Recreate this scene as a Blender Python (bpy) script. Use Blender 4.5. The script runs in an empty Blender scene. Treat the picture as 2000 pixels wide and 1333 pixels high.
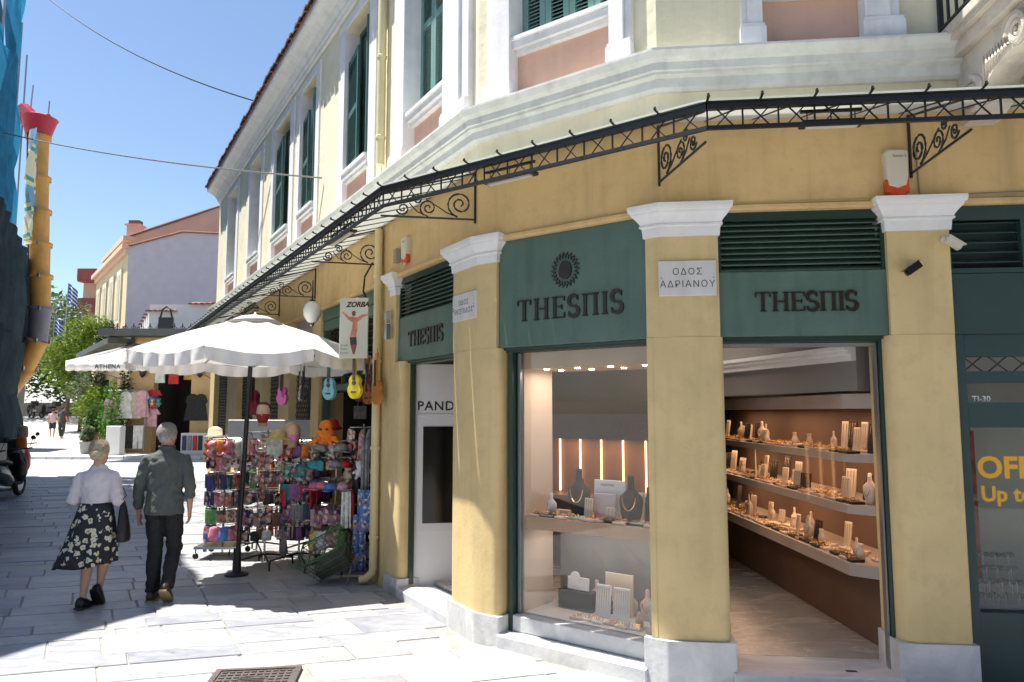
import bpy, math, random
from mathutils import Matrix, Vector, Quaternion
R = math.radians
PI = math.pi
random.seed(7)
S = bpy.context.scene
COL = S.collection

# ---------------------------------------------------------------- camera, sky, sun, exposure
cam = bpy.data.cameras.new('camera')
camo = bpy.data.objects.new('camera', cam)
COL.objects.link(camo)
camo.location = (0, 0, 1.85)
camo.rotation_euler = (R(90 + 5.511), 0, 0)
cam.sensor_width = 36
cam.lens = 36 * 1420 / 2000
cam.clip_end = 2000
cam.clip_start = .05
S.camera = camo
SUN_EL = 68.5
SUN_DIR = Vector((-.99, .142, 0)).normalized() * math.cos(R(SUN_EL)) + Vector((0, 0, math.sin(R(SUN_EL))))
W = bpy.data.worlds.new("World")
S.world = W
W.use_nodes = True
nt = W.node_tree
sky = nt.nodes.new('ShaderNodeTexSky')
sky.sky_type = 'NISHITA'
sky.sun_disc = False
sky.sun_elevation = R(SUN_EL)
sky.sun_rotation = math.atan2(SUN_DIR.x, SUN_DIR.y)
sky.air_density = 1.0
sky.dust_density = .5
sky.ozone_density = 2.2
bg = nt.nodes['Background']
nt.links.new(sky.outputs[0], bg.inputs[0])
bg.inputs[1].default_value = .085
sl = bpy.data.lights.new('sun', 'SUN')
sl.energy = 5.0
sl.angle = R(.55)
sl.color = (1, .955, .88)
so = bpy.data.objects.new('sun', sl)
COL.objects.link(so)
so.rotation_mode = 'QUATERNION'
so.rotation_quaternion = SUN_DIR.to_track_quat('Z', 'Y')
so.location = (0, 0, 30)
S.view_settings.view_transform = 'Standard'
S.view_settings.look = 'None'
S.view_settings.exposure = 1.15
S.view_settings.gamma = 1
S.view_settings.use_curve_mapping = False
S.render.engine = 'CYCLES'
S.cycles.max_bounces = 8
S.cycles.diffuse_bounces = 4
S.cycles.transparent_max_bounces = 12
S.cycles.sample_clamp_indirect = 6
S.cycles.caustics_reflective = False
S.cycles.caustics_refractive = False
S.cycles.use_denoising = True

# ---------------------------------------------------------------- materials
MATS = {}
def mat(name, col, rough=.6, var=.1, scale=3., bump=0., bscale=40., metal=0., rand=0., spec=.5, stain=None, stain_amt=.4,
        stain_scale=1.2, emit=None, emit_s=0., coat=0., streak=0., trans=0., alpha=1.):
    if name in MATS: return MATS[name]
    m = bpy.data.materials.new(name); m.use_nodes = True
    n = m.node_tree.nodes; l = m.node_tree.links
    b = n['Principled BSDF']
    tc = n.new('ShaderNodeTexCoord')
    c = None
    base = n.new('ShaderNodeRGB'); base.outputs[0].default_value = (*col, 1)
    c = base.outputs[0]
    if var > 0:
        no = n.new('ShaderNodeTexNoise'); no.inputs['Scale'].default_value = scale; no.inputs['Detail'].default_value = 6
        l.new(tc.outputs['Object'], no.inputs['Vector'])
        mr = n.new('ShaderNodeMapRange'); mr.inputs[1].default_value = .3; mr.inputs[2].default_value = .7
        mr.inputs[3].default_value = 1 - var; mr.inputs[4].default_value = 1 + var
        l.new(no.outputs[0], mr.inputs[0])
        h = n.new('ShaderNodeHueSaturation'); l.new(c, h.inputs['Color']); l.new(mr.outputs[0], h.inputs['Value']); c = h.outputs[0]
    if streak > 0:
        mp = n.new('ShaderNodeMapping'); mp.inputs['Scale'].default_value = (9, 9, .7)
        l.new(tc.outputs['Object'], mp.inputs[0])
        no = n.new('ShaderNodeTexNoise'); no.inputs['Scale'].default_value = 1.; no.inputs['Detail'].default_value = 5
        l.new(mp.outputs[0], no.inputs['Vector'])
        mr = n.new('ShaderNodeMapRange'); mr.inputs[1].default_value = .5; mr.inputs[2].default_value = .75
        mr.inputs[3].default_value = 1; mr.inputs[4].default_value = 1 - streak
        l.new(no.outputs[0], mr.inputs[0])
        h = n.new('ShaderNodeHueSaturation'); l.new(c, h.inputs['Color']); l.new(mr.outputs[0], h.inputs['Value']); c = h.outputs[0]
    if stain:
        no = n.new('ShaderNodeTexNoise'); no.inputs['Scale'].default_value = stain_scale; no.inputs['Detail'].default_value = 8
        no.inputs['Roughness'].default_value = .65
        l.new(tc.outputs['Object'], no.inputs['Vector'])
        mr = n.new('ShaderNodeMapRange'); mr.inputs[1].default_value = .5; mr.inputs[2].default_value = .72
        mr.inputs[3].default_value = 0; mr.inputs[4].default_value = stain_amt
        l.new(no.outputs[0], mr.inputs[0])
        mx = n.new('ShaderNodeMix'); mx.data_type = 'RGBA'; l.new(mr.outputs[0], mx.inputs[0]); l.new(c, mx.inputs[6])
        mx.inputs[7].default_value = (*stain, 1); c = mx.outputs[2]
    if rand > 0:
        oi = n.new('ShaderNodeObjectInfo')
        mr = n.new('ShaderNodeMapRange'); mr.inputs[3].default_value = 1 - rand; mr.inputs[4].default_value = 1 + rand
        l.new(oi.outputs['Random'], mr.inputs[0])
        h = n.new('ShaderNodeHueSaturation'); l.new(c, h.inputs['Color']); l.new(mr.outputs[0], h.inputs['Value']); c = h.outputs[0]
    l.new(c, b.inputs['Base Color'])
    b.inputs['Roughness'].default_value = rough
    b.inputs['Metallic'].default_value = metal
    b.inputs['Specular IOR Level'].default_value = spec
    if coat: b.inputs['Coat Weight'].default_value = coat
    if trans: b.inputs['Transmission Weight'].default_value = trans
    if alpha < 1: b.inputs['Alpha'].default_value = alpha
    if bump > 0:
        no = n.new('ShaderNodeTexNoise'); no.inputs['Scale'].default_value = bscale; no.inputs['Detail'].default_value = 5
        l.new(tc.outputs['Object'], no.inputs['Vector'])
        bp = n.new('ShaderNodeBump'); bp.inputs['Strength'].default_value = min(1, bump); bp.inputs['Distance'].default_value = .02
        l.new(no.outputs[0], bp.inputs['Height']); l.new(bp.outputs[0], b.inputs['Normal'])
    if emit:
        b.inputs['Emission Color'].default_value = (*emit, 1); b.inputs['Emission Strength'].default_value = emit_s
    MATS[name] = m
    return m

def marble_mat(name, light, dark, rough=.35, rand=True, dirt=0.0):
    if name in MATS: return MATS[name]
    m = bpy.data.materials.new(name); m.use_nodes = True
    n = m.node_tree.nodes; l = m.node_tree.links; b = n['Principled BSDF']
    tc = n.new('ShaderNodeTexCoord'); oi = n.new('ShaderNodeObjectInfo')
    mp = n.new('ShaderNodeMapping'); mp.inputs['Scale'].default_value = (1, 2.6, 1)
    l.new(tc.outputs['Object'], mp.inputs[0])
    ad = n.new('ShaderNodeVectorMath'); ad.operation = 'ADD'; l.new(mp.outputs[0], ad.inputs[0])
    if rand:
        sc = n.new('ShaderNodeVectorMath'); sc.operation = 'SCALE'; l.new(oi.outputs['Color'], sc.inputs[0])
        cm = n.new('ShaderNodeCombineXYZ'); mu = n.new('ShaderNodeMath'); mu.operation = 'MULTIPLY'; mu.inputs[1].default_value = 40
        l.new(oi.outputs['Random'], mu.inputs[0]); l.new(mu.outputs[0], cm.inputs[0]); l.new(cm.outputs[0], ad.inputs[1])
    no = n.new('ShaderNodeTexNoise'); no.inputs['Scale'].default_value = 2.2; no.inputs['Detail'].default_value = 9
    no.inputs['Roughness'].default_value = .62; no.inputs['Distortion'].default_value = 1.4
    l.new(ad.outputs[0], no.inputs['Vector'])
    cr = n.new('ShaderNodeValToRGB'); e = cr.color_ramp.elements
    e[0].position = .32; e[0].color = (*dark, 1); e[1].position = .62; e[1].color = (*light, 1)
    l.new(no.outputs[0], cr.inputs[0]); c = cr.outputs[0]
    if rand:
        cr2 = n.new('ShaderNodeValToRGB'); cr2.color_ramp.interpolation = 'CONSTANT'
        el = cr2.color_ramp.elements
        el[0].position = 0; el[0].color = (1, 1, 1, 1); el[1].position = .45; el[1].color = (.86, .87, .9, 1)
        for p, q in ((.6, (.97, .955, .92, 1)), (.74, (.76, .78, .84, 1)), (.84, (1.0, .99, .97, 1)), (.93, (.82, .8, .78, 1))):
            x = el.new(p); x.color = q
        l.new(oi.outputs['Random'], cr2.inputs[0])
        mx = n.new('ShaderNodeMix'); mx.data_type = 'RGBA'; mx.blend_type = 'MULTIPLY'; mx.inputs[0].default_value = 1
        l.new(c, mx.inputs[6]); l.new(cr2.outputs[0], mx.inputs[7]); c = mx.outputs[2]
    n2 = n.new('ShaderNodeTexNoise'); n2.inputs['Scale'].default_value = 30; n2.inputs['Detail'].default_value = 6
    l.new(tc.outputs['Object'], n2.inputs['Vector'])
    if dirt:
        n3 = n.new('ShaderNodeTexNoise'); n3.inputs['Scale'].default_value = 5; n3.inputs['Detail'].default_value = 9; n3.inputs['Roughness'].default_value = .7
        l.new(tc.outputs['Object'], n3.inputs['Vector'])
        mr = n.new('ShaderNodeMapRange'); mr.inputs[1].default_value = .52; mr.inputs[2].default_value = .75; mr.inputs[4].default_value = dirt
        l.new(n3.outputs[0], mr.inputs[0])
        mx = n.new('ShaderNodeMix'); mx.data_type = 'RGBA'; l.new(mr.outputs[0], mx.inputs[0]); l.new(c, mx.inputs[6])
        mx.inputs[7].default_value = (.2, .19, .17, 1); c = mx.outputs[2]
        # trodden gum and small dark spots
        gp = n.new('ShaderNodeNewGeometry'); v = n.new('ShaderNodeTexVoronoi'); v.inputs['Scale'].default_value = 5.5; l.new(gp.outputs['Position'], v.inputs['Vector'])
        lt_ = n.new('ShaderNodeMath'); lt_.operation = 'LESS_THAN'; lt_.inputs[1].default_value = .085; l.new(v.outputs['Distance'], lt_.inputs[0])
        ml_ = n.new('ShaderNodeMath'); ml_.operation = 'MULTIPLY'; ml_.inputs[1].default_value = .5 if rand else 0.; l.new(lt_.outputs[0], ml_.inputs[0])
        mx = n.new('ShaderNodeMix'); mx.data_type = 'RGBA'; l.new(ml_.outputs[0], mx.inputs[0]); l.new(c, mx.inputs[6]); mx.inputs[7].default_value = (.1, .095, .09, 1); c = mx.outputs[2]
    l.new(c, b.inputs['Base Color'])
    mr = n.new('ShaderNodeMapRange'); mr.inputs[3].default_value = rough - .1; mr.inputs[4].default_value = rough + .2
    l.new(no.outputs[0], mr.inputs[0]); l.new(mr.outputs[0], b.inputs['Roughness'])
    bp = n.new('ShaderNodeBump'); bp.inputs['Strength'].default_value = .35; bp.inputs['Distance'].default_value = .008
    l.new(n2.outputs[0], bp.inputs['Height']); l.new(bp.outputs[0], b.inputs['Normal'])
    MATS[name] = m
    return m

def glass_mat(name, tint=(.9, .95, .93), refl=.18, rough=0.0, graz=.6):
    if name in MATS: return MATS[name]
    m = bpy.data.materials.new(name); m.use_nodes = True
    n = m.node_tree.nodes; l = m.node_tree.links
    n.remove(n['Principled BSDF'])
    out = [x for x in n if x.type == 'OUTPUT_MATERIAL'][0]
    t = n.new('ShaderNodeBsdfTransparent'); t.inputs[0].default_value = (*tint, 1)
    g = n.new('ShaderNodeBsdfGlossy'); g.inputs['Roughness'].default_value = rough
    fr = n.new('ShaderNodeLayerWeight'); fr.inputs[0].default_value = .5
    mr = n.new('ShaderNodeMapRange'); mr.inputs[3].default_value = refl * .5; mr.inputs[4].default_value = min(1, refl + graz)
    pw = n.new('ShaderNodeMath'); pw.operation = 'POWER'; pw.inputs[1].default_value = 3
    l.new(fr.outputs['Facing'], pw.inputs[0]); l.new(pw.outputs[0], mr.inputs[0])
    mx = n.new('ShaderNodeMixShader'); l.new(mr.outputs[0], mx.inputs[0]); l.new(t.outputs[0], mx.inputs[1]); l.new(g.outputs[0], mx.inputs[2])
    l.new(mx.outputs[0], out.inputs[0])
    MATS[name] = m
    return m

def cloth_mat(name, col, transl=.3, bump=.0, bscale=60, rough=.9, var=.06, rand=0, transp=0.):
    if name in MATS: return MATS[name]
    m = mat(name, col, rough=rough, var=var, bump=bump, bscale=bscale, rand=rand, spec=.15)
    n = m.node_tree.nodes; l = m.node_tree.links; b = n['Principled BSDF']
    out = [x for x in n if x.type == 'OUTPUT_MATERIAL'][0]
    t = n.new('ShaderNodeBsdfTranslucent'); t.inputs[0].default_value = (*col, 1)
    mx = n.new('ShaderNodeMixShader'); mx.inputs[0].default_value = transl
    l.new(b.outputs[0], mx.inputs[1]); l.new(t.outputs[0], mx.inputs[2])
    if transp:
        tr = n.new('ShaderNodeBsdfTransparent'); m2 = n.new('ShaderNodeMixShader'); m2.inputs[0].default_value = transp
        l.new(mx.outputs[0], m2.inputs[1]); l.new(tr.outputs[0], m2.inputs[2]); l.new(m2.outputs[0], out.inputs[0])
    else:
        l.new(mx.outputs[0], out.inputs[0])
    return m

YPIL = mat('yellow_pillar_paint', (.62, .47, .23), .75, .07, 2.5, .12, 35, stain=(.36, .28, .15), stain_amt=.26, stain_scale=9, streak=.12)
YFAS = mat('ochre_wall_paint', (.6, .42, .2), .8, .08, 1.6, .35, 14, stain=(.36, .26, .13), stain_amt=.35, stain_scale=6, streak=.18)
CREAM = mat('cream_wall_paint', (.8, .745, .54), .85, .07, 1.5, .4, 10, stain=(.42, .38, .24), stain_amt=.35, stain_scale=1.6, streak=.1)
PINK = mat('salmon_panel_paint', (.72, .46, .34), .85, .06, 3, .2, 20, streak=.08)
WHITE = mat('white_trim_paint', (.8, .8, .8), .7, .05, 4, .08, 25, stain=(.4, .4, .38), stain_amt=.3, stain_scale=3, streak=.12)
CAPW = mat('white_plaster_capital', (.74, .74, .75), .7, .05, 5, .1, 30, stain=(.5, .48, .45), stain_amt=.25, stain_scale=4)
STONEC = mat('weathered_grey_cornice', (.66, .67, .65), .8, .08, 4, .15, 40, stain=(.36, .35, .32), stain_amt=.35, stain_scale=7, streak=.14)
GREEN = mat('green_painted_board', (.08, .14, .11), .5, .1, 2.5, .1, 60, streak=.22, stain=(.16, .2, .17), stain_amt=.35, stain_scale=3)
DGREEN = mat('dark_green_metal', (.018, .045, .034), .35, .08, 6)
BGREEN = mat('bottle_green_paint', (.022, .05, .048), .5, .08, 5)
SHUT = mat('green_shutter_paint', (.045, .12, .105), .55, .12, 5, .1, 40)
SHUTL = mat('pale_teal_shutter_paint', (.16, .3, .27), .6, .1, 5, .1, 40)
BLACK = mat('black_iron', (.012, .013, .014), .4, .1, 8, .1, 60)
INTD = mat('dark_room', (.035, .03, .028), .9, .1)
MARB = marble_mat('white_marble_paving', (.43, .43, .42), (.28, .29, .32), .38, True, .45)
MARBS = marble_mat('marble_step', (.62, .62, .61), (.42, .43, .46), .35, False, .15)
MARBF = marble_mat('interior_marble_floor', (.52, .48, .44), (.36, .33, .3), .2, False)
GLASS = glass_mat('window_glass', (.9, .92, .91), .05)
GLASSD = glass_mat('display_glass', (.97, .97, .97), .085)
FROST = cloth_mat('frosted_canopy_glass', (.78, .8, .76), .38, rough=.3, transp=.03)
WOOD = mat('pale_wood', (.5, .32, .19), .5, .12, 3, .1, 20)
TERRA = mat('terracotta_tile', (.25, .11, .07), .85, .25, 5, .3, 30, rand=.25)
STEEL = mat('grey_steel', (.35, .36, .37), .35, .05, 5, metal=.8)
CHROME = mat('chrome_wire', (.6, .6, .6), .25, .05, 5, metal=1.)
GREYP = mat('grey_plastic', (.4, .4, .4), .5, .05)
WPLAS = mat('white_plastic', (.58, .55, .46), .4, .04)
BRONZE = mat('dark_bronze_letters', (.035, .028, .022), .4, .1, 10, metal=.5)
JOINT = mat('paving_bed', (.3, .285, .26), .95, .2, 8, .4, 30)
CABLE = mat('grey_cable', (.22, .22, .2), .7, .05)
CABLEY = mat('painted_cable', (.5, .4, .2), .7, .05)

# ---------------------------------------------------------------- helpers
WM = {}
def setmat(o, m):
    if m is not None: o.data.materials.append(m)
def empty(name, loc, label, cat, group=None, rz=0, kind=None):
    o = bpy.data.objects.new(name, None); COL.objects.link(o)
    M = Matrix.Translation(Vector(loc)) @ Matrix.Rotation(rz, 4, 'Z')
    o.matrix_world = M; o.matrix_basis = M; WM[o] = M
    o.empty_display_size = .1
    if label: o['label'] = label
    if cat: o['category'] = cat
    if group: o['group'] = group
    if kind: o['kind'] = kind
    return o
def link(name, data, parent=None, M=None, kind=None, label=None, cat=None, group=None):
    o = bpy.data.objects.new(name, data); COL.objects.link(o)
    M = M or Matrix.Identity(4); WM[o] = M
    if parent:
        o.parent = parent; o.matrix_basis = WM[parent].inverted() @ M
    else: o.matrix_basis = M
    if kind: o['kind'] = kind
    if label: o['label'] = label
    if cat: o['category'] = cat
    if group: o['group'] = group
    return o
def copy_tree(o, M, parent=None, label=None):
    """copy a thing with its parts; M moves it to its new world place"""
    c = o.copy(); COL.objects.link(c); old = WM[o]
    WM[c] = M
    if parent: c.parent = parent; c.matrix_basis = WM[parent].inverted() @ M
    else: c.matrix_basis = M
    if label: c['label'] = label
    for ch in [k for k in WM if k.parent == o]:
        copy_tree(ch, M @ old.inverted() @ WM[ch], c)
    return c

class MB:
    def __init__(s): s.v = []; s.f = []; s.sm = False
    def add(s, vs, fs):
        k = len(s.v); s.v += [tuple(v) for v in vs]; s.f += [tuple(i + k for i in f) for f in fs]; return s
    def box(s, x0, x1, y0, y1, z0, z1, M=None):
        vs = [Vector((x, y, z)) for x in (x0, x1) for y in (y0, y1) for z in (z0, z1)]
        if M: vs = [M @ v for v in vs]
        return s.add(vs, [(0, 1, 3, 2), (4, 6, 7, 5), (0, 4, 5, 1), (2, 3, 7, 6), (0, 2, 6, 4), (1, 5, 7, 3)])
    def bbox(s, x0, x1, y0, y1, z0, z1, b=.005, M=None):
        """box whose front (y0) face is bevelled"""
        vs = [(x0, y1, z0), (x1, y1, z0), (x1, y1, z1), (x0, y1, z1), (x0, y0 + b, z0), (x1, y0 + b, z0), (x1, y0 + b, z1), (x0, y0 + b, z1),
              (x0 + b, y0, z0 + b), (x1 - b, y0, z0 + b), (x1 - b, y0, z1 - b), (x0 + b, y0, z1 - b)]
        if M: vs = [M @ Vector(v) for v in vs]
        fs = [(0, 1, 2, 3), (8, 9, 10, 11)]
        for a in range(4):
            c = (a + 1) % 4
            fs += [(a, c, 4 + c, 4 + a), (4 + a, 4 + c, 8 + c, 8 + a)]
        return s.add(vs, fs)
    def prism(s, pts, z0, z1, M=None):
        n = len(pts); vs = [Vector((p[0], p[1], z)) for z in (z0, z1) for p in pts]
        if M: vs = [M @ v for v in vs]
        fs = [tuple(range(n - 1, -1, -1)), tuple(range(n, 2 * n))] + [(i, (i + 1) % n, n + (i + 1) % n, n + i) for i in range(n)]
        return s.add(vs, fs)
    def tube(s, pts, r, n=6, caps=True, closed=False):
        pts = [Vector(p) for p in pts]; m = len(pts)
        rs = r if isinstance(r, (list, tuple)) else [r] * m
        rings = []
        up = None
        for i, p in enumerate(pts):
            if closed: d = pts[(i + 1) % m] - pts[i - 1]
            else: d = pts[min(i + 1, m - 1)] - pts[max(i - 1, 0)]
            if d.length < 1e-9: d = Vector((0, 0, 1))
            d.normalize()
            if up is None:
                up = Vector((0, 0, 1)) if abs(d.z) < .9 else Vector((1, 0, 0))
            a = d.cross(up)
            if a.length < 1e-4: a = d.orthogonal()
            a.normalize(); b = d.cross(a).normalized(); up = -b if False else up
            if abs(d.dot(up)) > .95: up = b
            rings.append([p + (a * math.cos(2 * PI * k / n) + b * math.sin(2 * PI * k / n)) * rs[i] for k in range(n)])
        vs = [v for g in rings for v in g]; fs = []
        for i in range(m if closed else m - 1):
            j = (i + 1) % m
            for k in range(n):
                q = (k + 1) % n
                fs.append((i * n + k, i * n + q, j * n + q, j * n + k))
        if caps and not closed:
            fs.append(tuple(range(n - 1, -1, -1))); fs.append(tuple((m - 1) * n + k for k in range(n)))
        return s.add(vs, fs)
    def lathe(s, prof, n=16, M=None, sx=1, sy=1):
        vs = [Vector((r * math.cos(2 * PI * k / n) * sx, r * math.sin(2 * PI * k / n) * sy, z)) for r, z in prof for k in range(n)]
        if M: vs = [M @ v for v in vs]
        m = len(prof); fs = []
        for i in range(m - 1):
            for k in range(n):
                q = (k + 1) % n
                fs.append((i * n + k, i * n + q, (i + 1) * n + q, (i + 1) * n + k))
        fs.append(tuple(range(n - 1, -1, -1))); fs.append(tuple((m - 1) * n + k for k in range(n)))
        return s.add(vs, fs)
    def loft(s, secs, n=14):
        """secs: (centre, rx, ry, xaxis, yaxis)"""
        vs = []
        for c, rx, ry, ax, ay in secs:
            for k in range(n):
                a = 2 * PI * k / n
                vs.append(Vector(c) + Vector(ax) * rx * math.cos(a) + Vector(ay) * ry * math.sin(a))
        m = len(secs); fs = []
        for i in range(m - 1):
            for k in range(n):
                q = (k + 1) % n
                fs.append((i * n + k, i * n + q, (i + 1) * n + q, (i + 1) * n + k))
        fs.append(tuple(range(n - 1, -1, -1))); fs.append(tuple((m - 1) * n + k for k in range(n)))
        return s.add(vs, fs)
    def mesh(s, name, m=None, smooth=False):
        me = bpy.data.meshes.new(name); me.from_pydata([tuple(v) for v in s.v], [], s.f); me.update()
        if smooth: me.polygons.foreach_set('use_smooth', [True] * len(me.polygons))
        if m: me.materials.append(m)
        return me
    def build(s, name, m, parent=None, M=None, smooth=False, fix=True, auto=None, **kw):
        me = s.mesh(name, m, smooth)
        if fix:
            import bmesh
            bm = bmesh.new(); bm.from_mesh(me); bmesh.ops.recalc_face_normals(bm, faces=bm.faces); bm.to_mesh(me); bm.free()
        if auto: 
            me.polygons.foreach_set('use_smooth', [True] * len(me.polygons)); me.set_sharp_from_angle(angle=R(auto))
        return link(name, me, parent, M, **kw)

def text(name, body, size, m, parent, M, extrude=.002, align='LEFT', shear=0., offset=0., spacing=1., **kw):
    cu = bpy.data.curves.new(name, 'FONT'); cu.body = body; cu.size = size; cu.extrude = extrude; cu.align_x = align; cu.shear = shear
    cu.offset = offset; cu.space_character = spacing; cu.resolution_u = 3
    cu.materials.append(m)
    t_ = bpy.data.objects.new('tmp', cu); COL.objects.link(t_)
    bpy.context.view_layer.update()
    me = bpy.data.meshes.new_from_object(t_.evaluated_get(bpy.context.evaluated_depsgraph_get()))
    bpy.data.objects.remove(t_)
    return link(name, me, parent, M, kind='stuff', **kw)

# ---- facade frames: X = right seen from outside, Y = into the building, Z = up
P1 = Vector((-.29, 6.1, 0)); P2 = Vector((1.06, 5.1, 0))
def fr(P, x):
    x = Vector((x[0], x[1], 0)).normalized(); y = Vector((-x.y, x.x, 0))
    return Matrix(((x.x, y.x, 0, P.x), (x.y, y.y, 0, P.y), (0, 0, 1, P.z), (0, 0, 0, 1)))
FA = fr(P1, (.51, -.8602)); FB = fr(P1, (P2 - P1)); FC = fr(P2, (.9945, -.105))
LB = (P2 - P1).length
def T(x, y, z): return Matrix.Translation((x, y, z))
def w2(F, x, y): v = F @ Vector((x, y, 0)); return Vector((v.x, v.y, 0))
def isect(F, G, d):
    p = w2(F, 0, -d); u = w2(F, 1, -d) - p; q = w2(G, 0, -d); v = w2(G, 1, -d) - q
    den = u.x * v.y - u.y * v.x; t = ((q.x - p.x) * v.y - (q.y - p.y) * v.x) / den
    return p + u * t
AEND = -14.15; CEND = 7.0
def wallpts(d, xa=AEND, xc=CEND):
    return [w2(FA, xa, -d), isect(FA, FB, d), isect(FB, FC, d), w2(FC, xc, -d)]
def sweepwall(prof, xa=AEND, xc=CEND):
    """closed profile [(outward, z)...] swept along the facade polyline"""
    mb = MB(); cols = []
    for d, z in prof:
        cols.append([Vector((p.x, p.y, z)) for p in wallpts(d, xa, xc)])
    n = len(prof); m = len(cols[0])
    vs = [cols[j][i] for i in range(m) for j in range(n)]
    fs = []
    for i in range(m - 1):
        for j in range(n):
            q = (j + 1) % n
            fs.append((i * n + j, i * n + q, (i + 1) * n + q, (i + 1) * n + j))
    fs.append(tuple(range(n))); fs.append(tuple((m - 1) * n + j for j in range(n)))
    return mb.add(vs, fs)
def arc(c, p, q, n=5):
    """round the corner c between neighbours p and q, radius implied by how far p, q stand off"""
    out = []
    for i in range(n + 1):
        t = i / n; out.append((p * (1 - t) + c * t) * (1 - t) + (c * (1 - t) + q * t) * t)
    return out
def roundpoly(pts, rad, n=5):
    out = []; m = len(pts)
    for i in range(m):
        c = Vector(pts[i][:2]); a = Vector(pts[i - 1][:2]); b = Vector(pts[(i + 1) % m][:2]); r = rad[i]
        if r <= 0: out.append(c); continue
        p = c + (a - c).normalized() * r; q = c + (b - c).normalized() * r
        out += arc(c, p, q, n)
    return [(p.x, p.y) for p in out]

# ================================================================ THE CORNER BUILDING
bld = empty('corner_building', (-.29, 6.1, 0), 'yellow corner building with green shop signs, white pillar capitals and green shutters', 'building')
# fascia between the pillars and the string course
sweepwall([(0, 3.3), (0, 3.93), (-.3, 3.93), (-.3, 3.3)]).build('fascia_wall', YFAS, bld)
sweepwall([(-.003, 3.932), (-.003, 4.155), (-.3, 4.155), (-.3, 3.932)]).build('upper_fascia_wall', CREAM, bld)
sweepwall([(.015, 3.262), (.03, 3.275), (.03, 3.297), (0.004, 3.312), (-.2, 3.312), (-.2, 3.262)]).build('fascia_moulding', YFAS, bld)
# string course with its stepped grey mouldings
sweepwall([(-.1, 4.15), (.03, 4.15), (.06, 4.17), (.06, 4.235), (.1, 4.25), (.1, 4.27), (.12, 4.275), (.12, 4.33), (.16, 4.35), (.19, 4.39), (.19, 4.408), (-.1, 4.425)]).build('string_course', STONEC, bld)

# upper wall built round the window openings
def upper_wall(F, x0, x1, opens, z0=4.42, z1=7.35):
    mb = MB(); x = x0
    for a, b in opens:
        mb.box(x, a, 0, .3, z0, z1); mb.box(a, b, 0, .3, 6.95, z1); x = b
    mb.box(x, x1, 0, .3, z0, z1)
    return mb
AW = [(1.9, 1.54, .57, .1), (4.05, 3.8, 2.84, 2.58), (6.3, 6.1, 5.2, 5.0), (8.15, 7.95, 6.75, 6.5), (10.35, 10.15, 9.1, 8.85), (12.95, 12.75, 11.65, 11.4)]
upper_wall(FA, AEND, 0, [(-o, -d) for o, c_, b_, d in sorted(AW, reverse=True)]).build('upper_wall', CREAM, bld, FA)
upper_wall(FB, 0, LB, [(.13, 1.5)]).build('upper_wall', CREAM, bld, FB)
upper_wall(FC, 0, CEND, [(.6, 1.68), (2.9, 4.2)]).build('upper_wall', CREAM, bld, FC)
# dark rooms behind the upper windows
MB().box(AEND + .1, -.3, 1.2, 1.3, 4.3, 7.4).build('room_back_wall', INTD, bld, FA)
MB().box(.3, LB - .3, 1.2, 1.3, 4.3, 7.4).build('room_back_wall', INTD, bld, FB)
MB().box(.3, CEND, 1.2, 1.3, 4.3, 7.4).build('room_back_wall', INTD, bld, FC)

def leaf_mesh(w, h, mname, m, nb=2):
    """one louvred shutter leaf: frame mesh and slat mesh; origin at its lower left hinge corner"""
    f = MB(); st = .055; t = .035
    f.box(0, st, 0, t, 0, h); f.box(w - st, w, 0, t, 0, h)
    rails = [0] + [h * (k + 1) / nb for k in range(nb)]
    for z in rails:
        zz = min(max(z - .04, 0), h - .08); f.box(st, w - st, 0.003, t - .003, zz, zz + .08)
    sl_ = MB()
    for k in range(nb):
        z = rails[k] + .06
        while z < rails[k + 1] - .06:
            sl_.add([(st, .004, z), (w - st, .004, z), (w - st, t - .004, z + .026), (st, t - .004, z + .026), (st, .004, z + .006), (w - st, .004, z + .006), (w - st, t - .004, z + .032), (st, t - .004, z + .032)],
                    [(0, 1, 2, 3), (4, 5, 6, 7), (0, 1, 5, 4), (3, 2, 6, 7), (0, 3, 7, 4), (1, 2, 6, 5)])
            z += .033
    return f.mesh('shutter_frame', m), sl_.mesh('shutter_slats', m)

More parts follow.
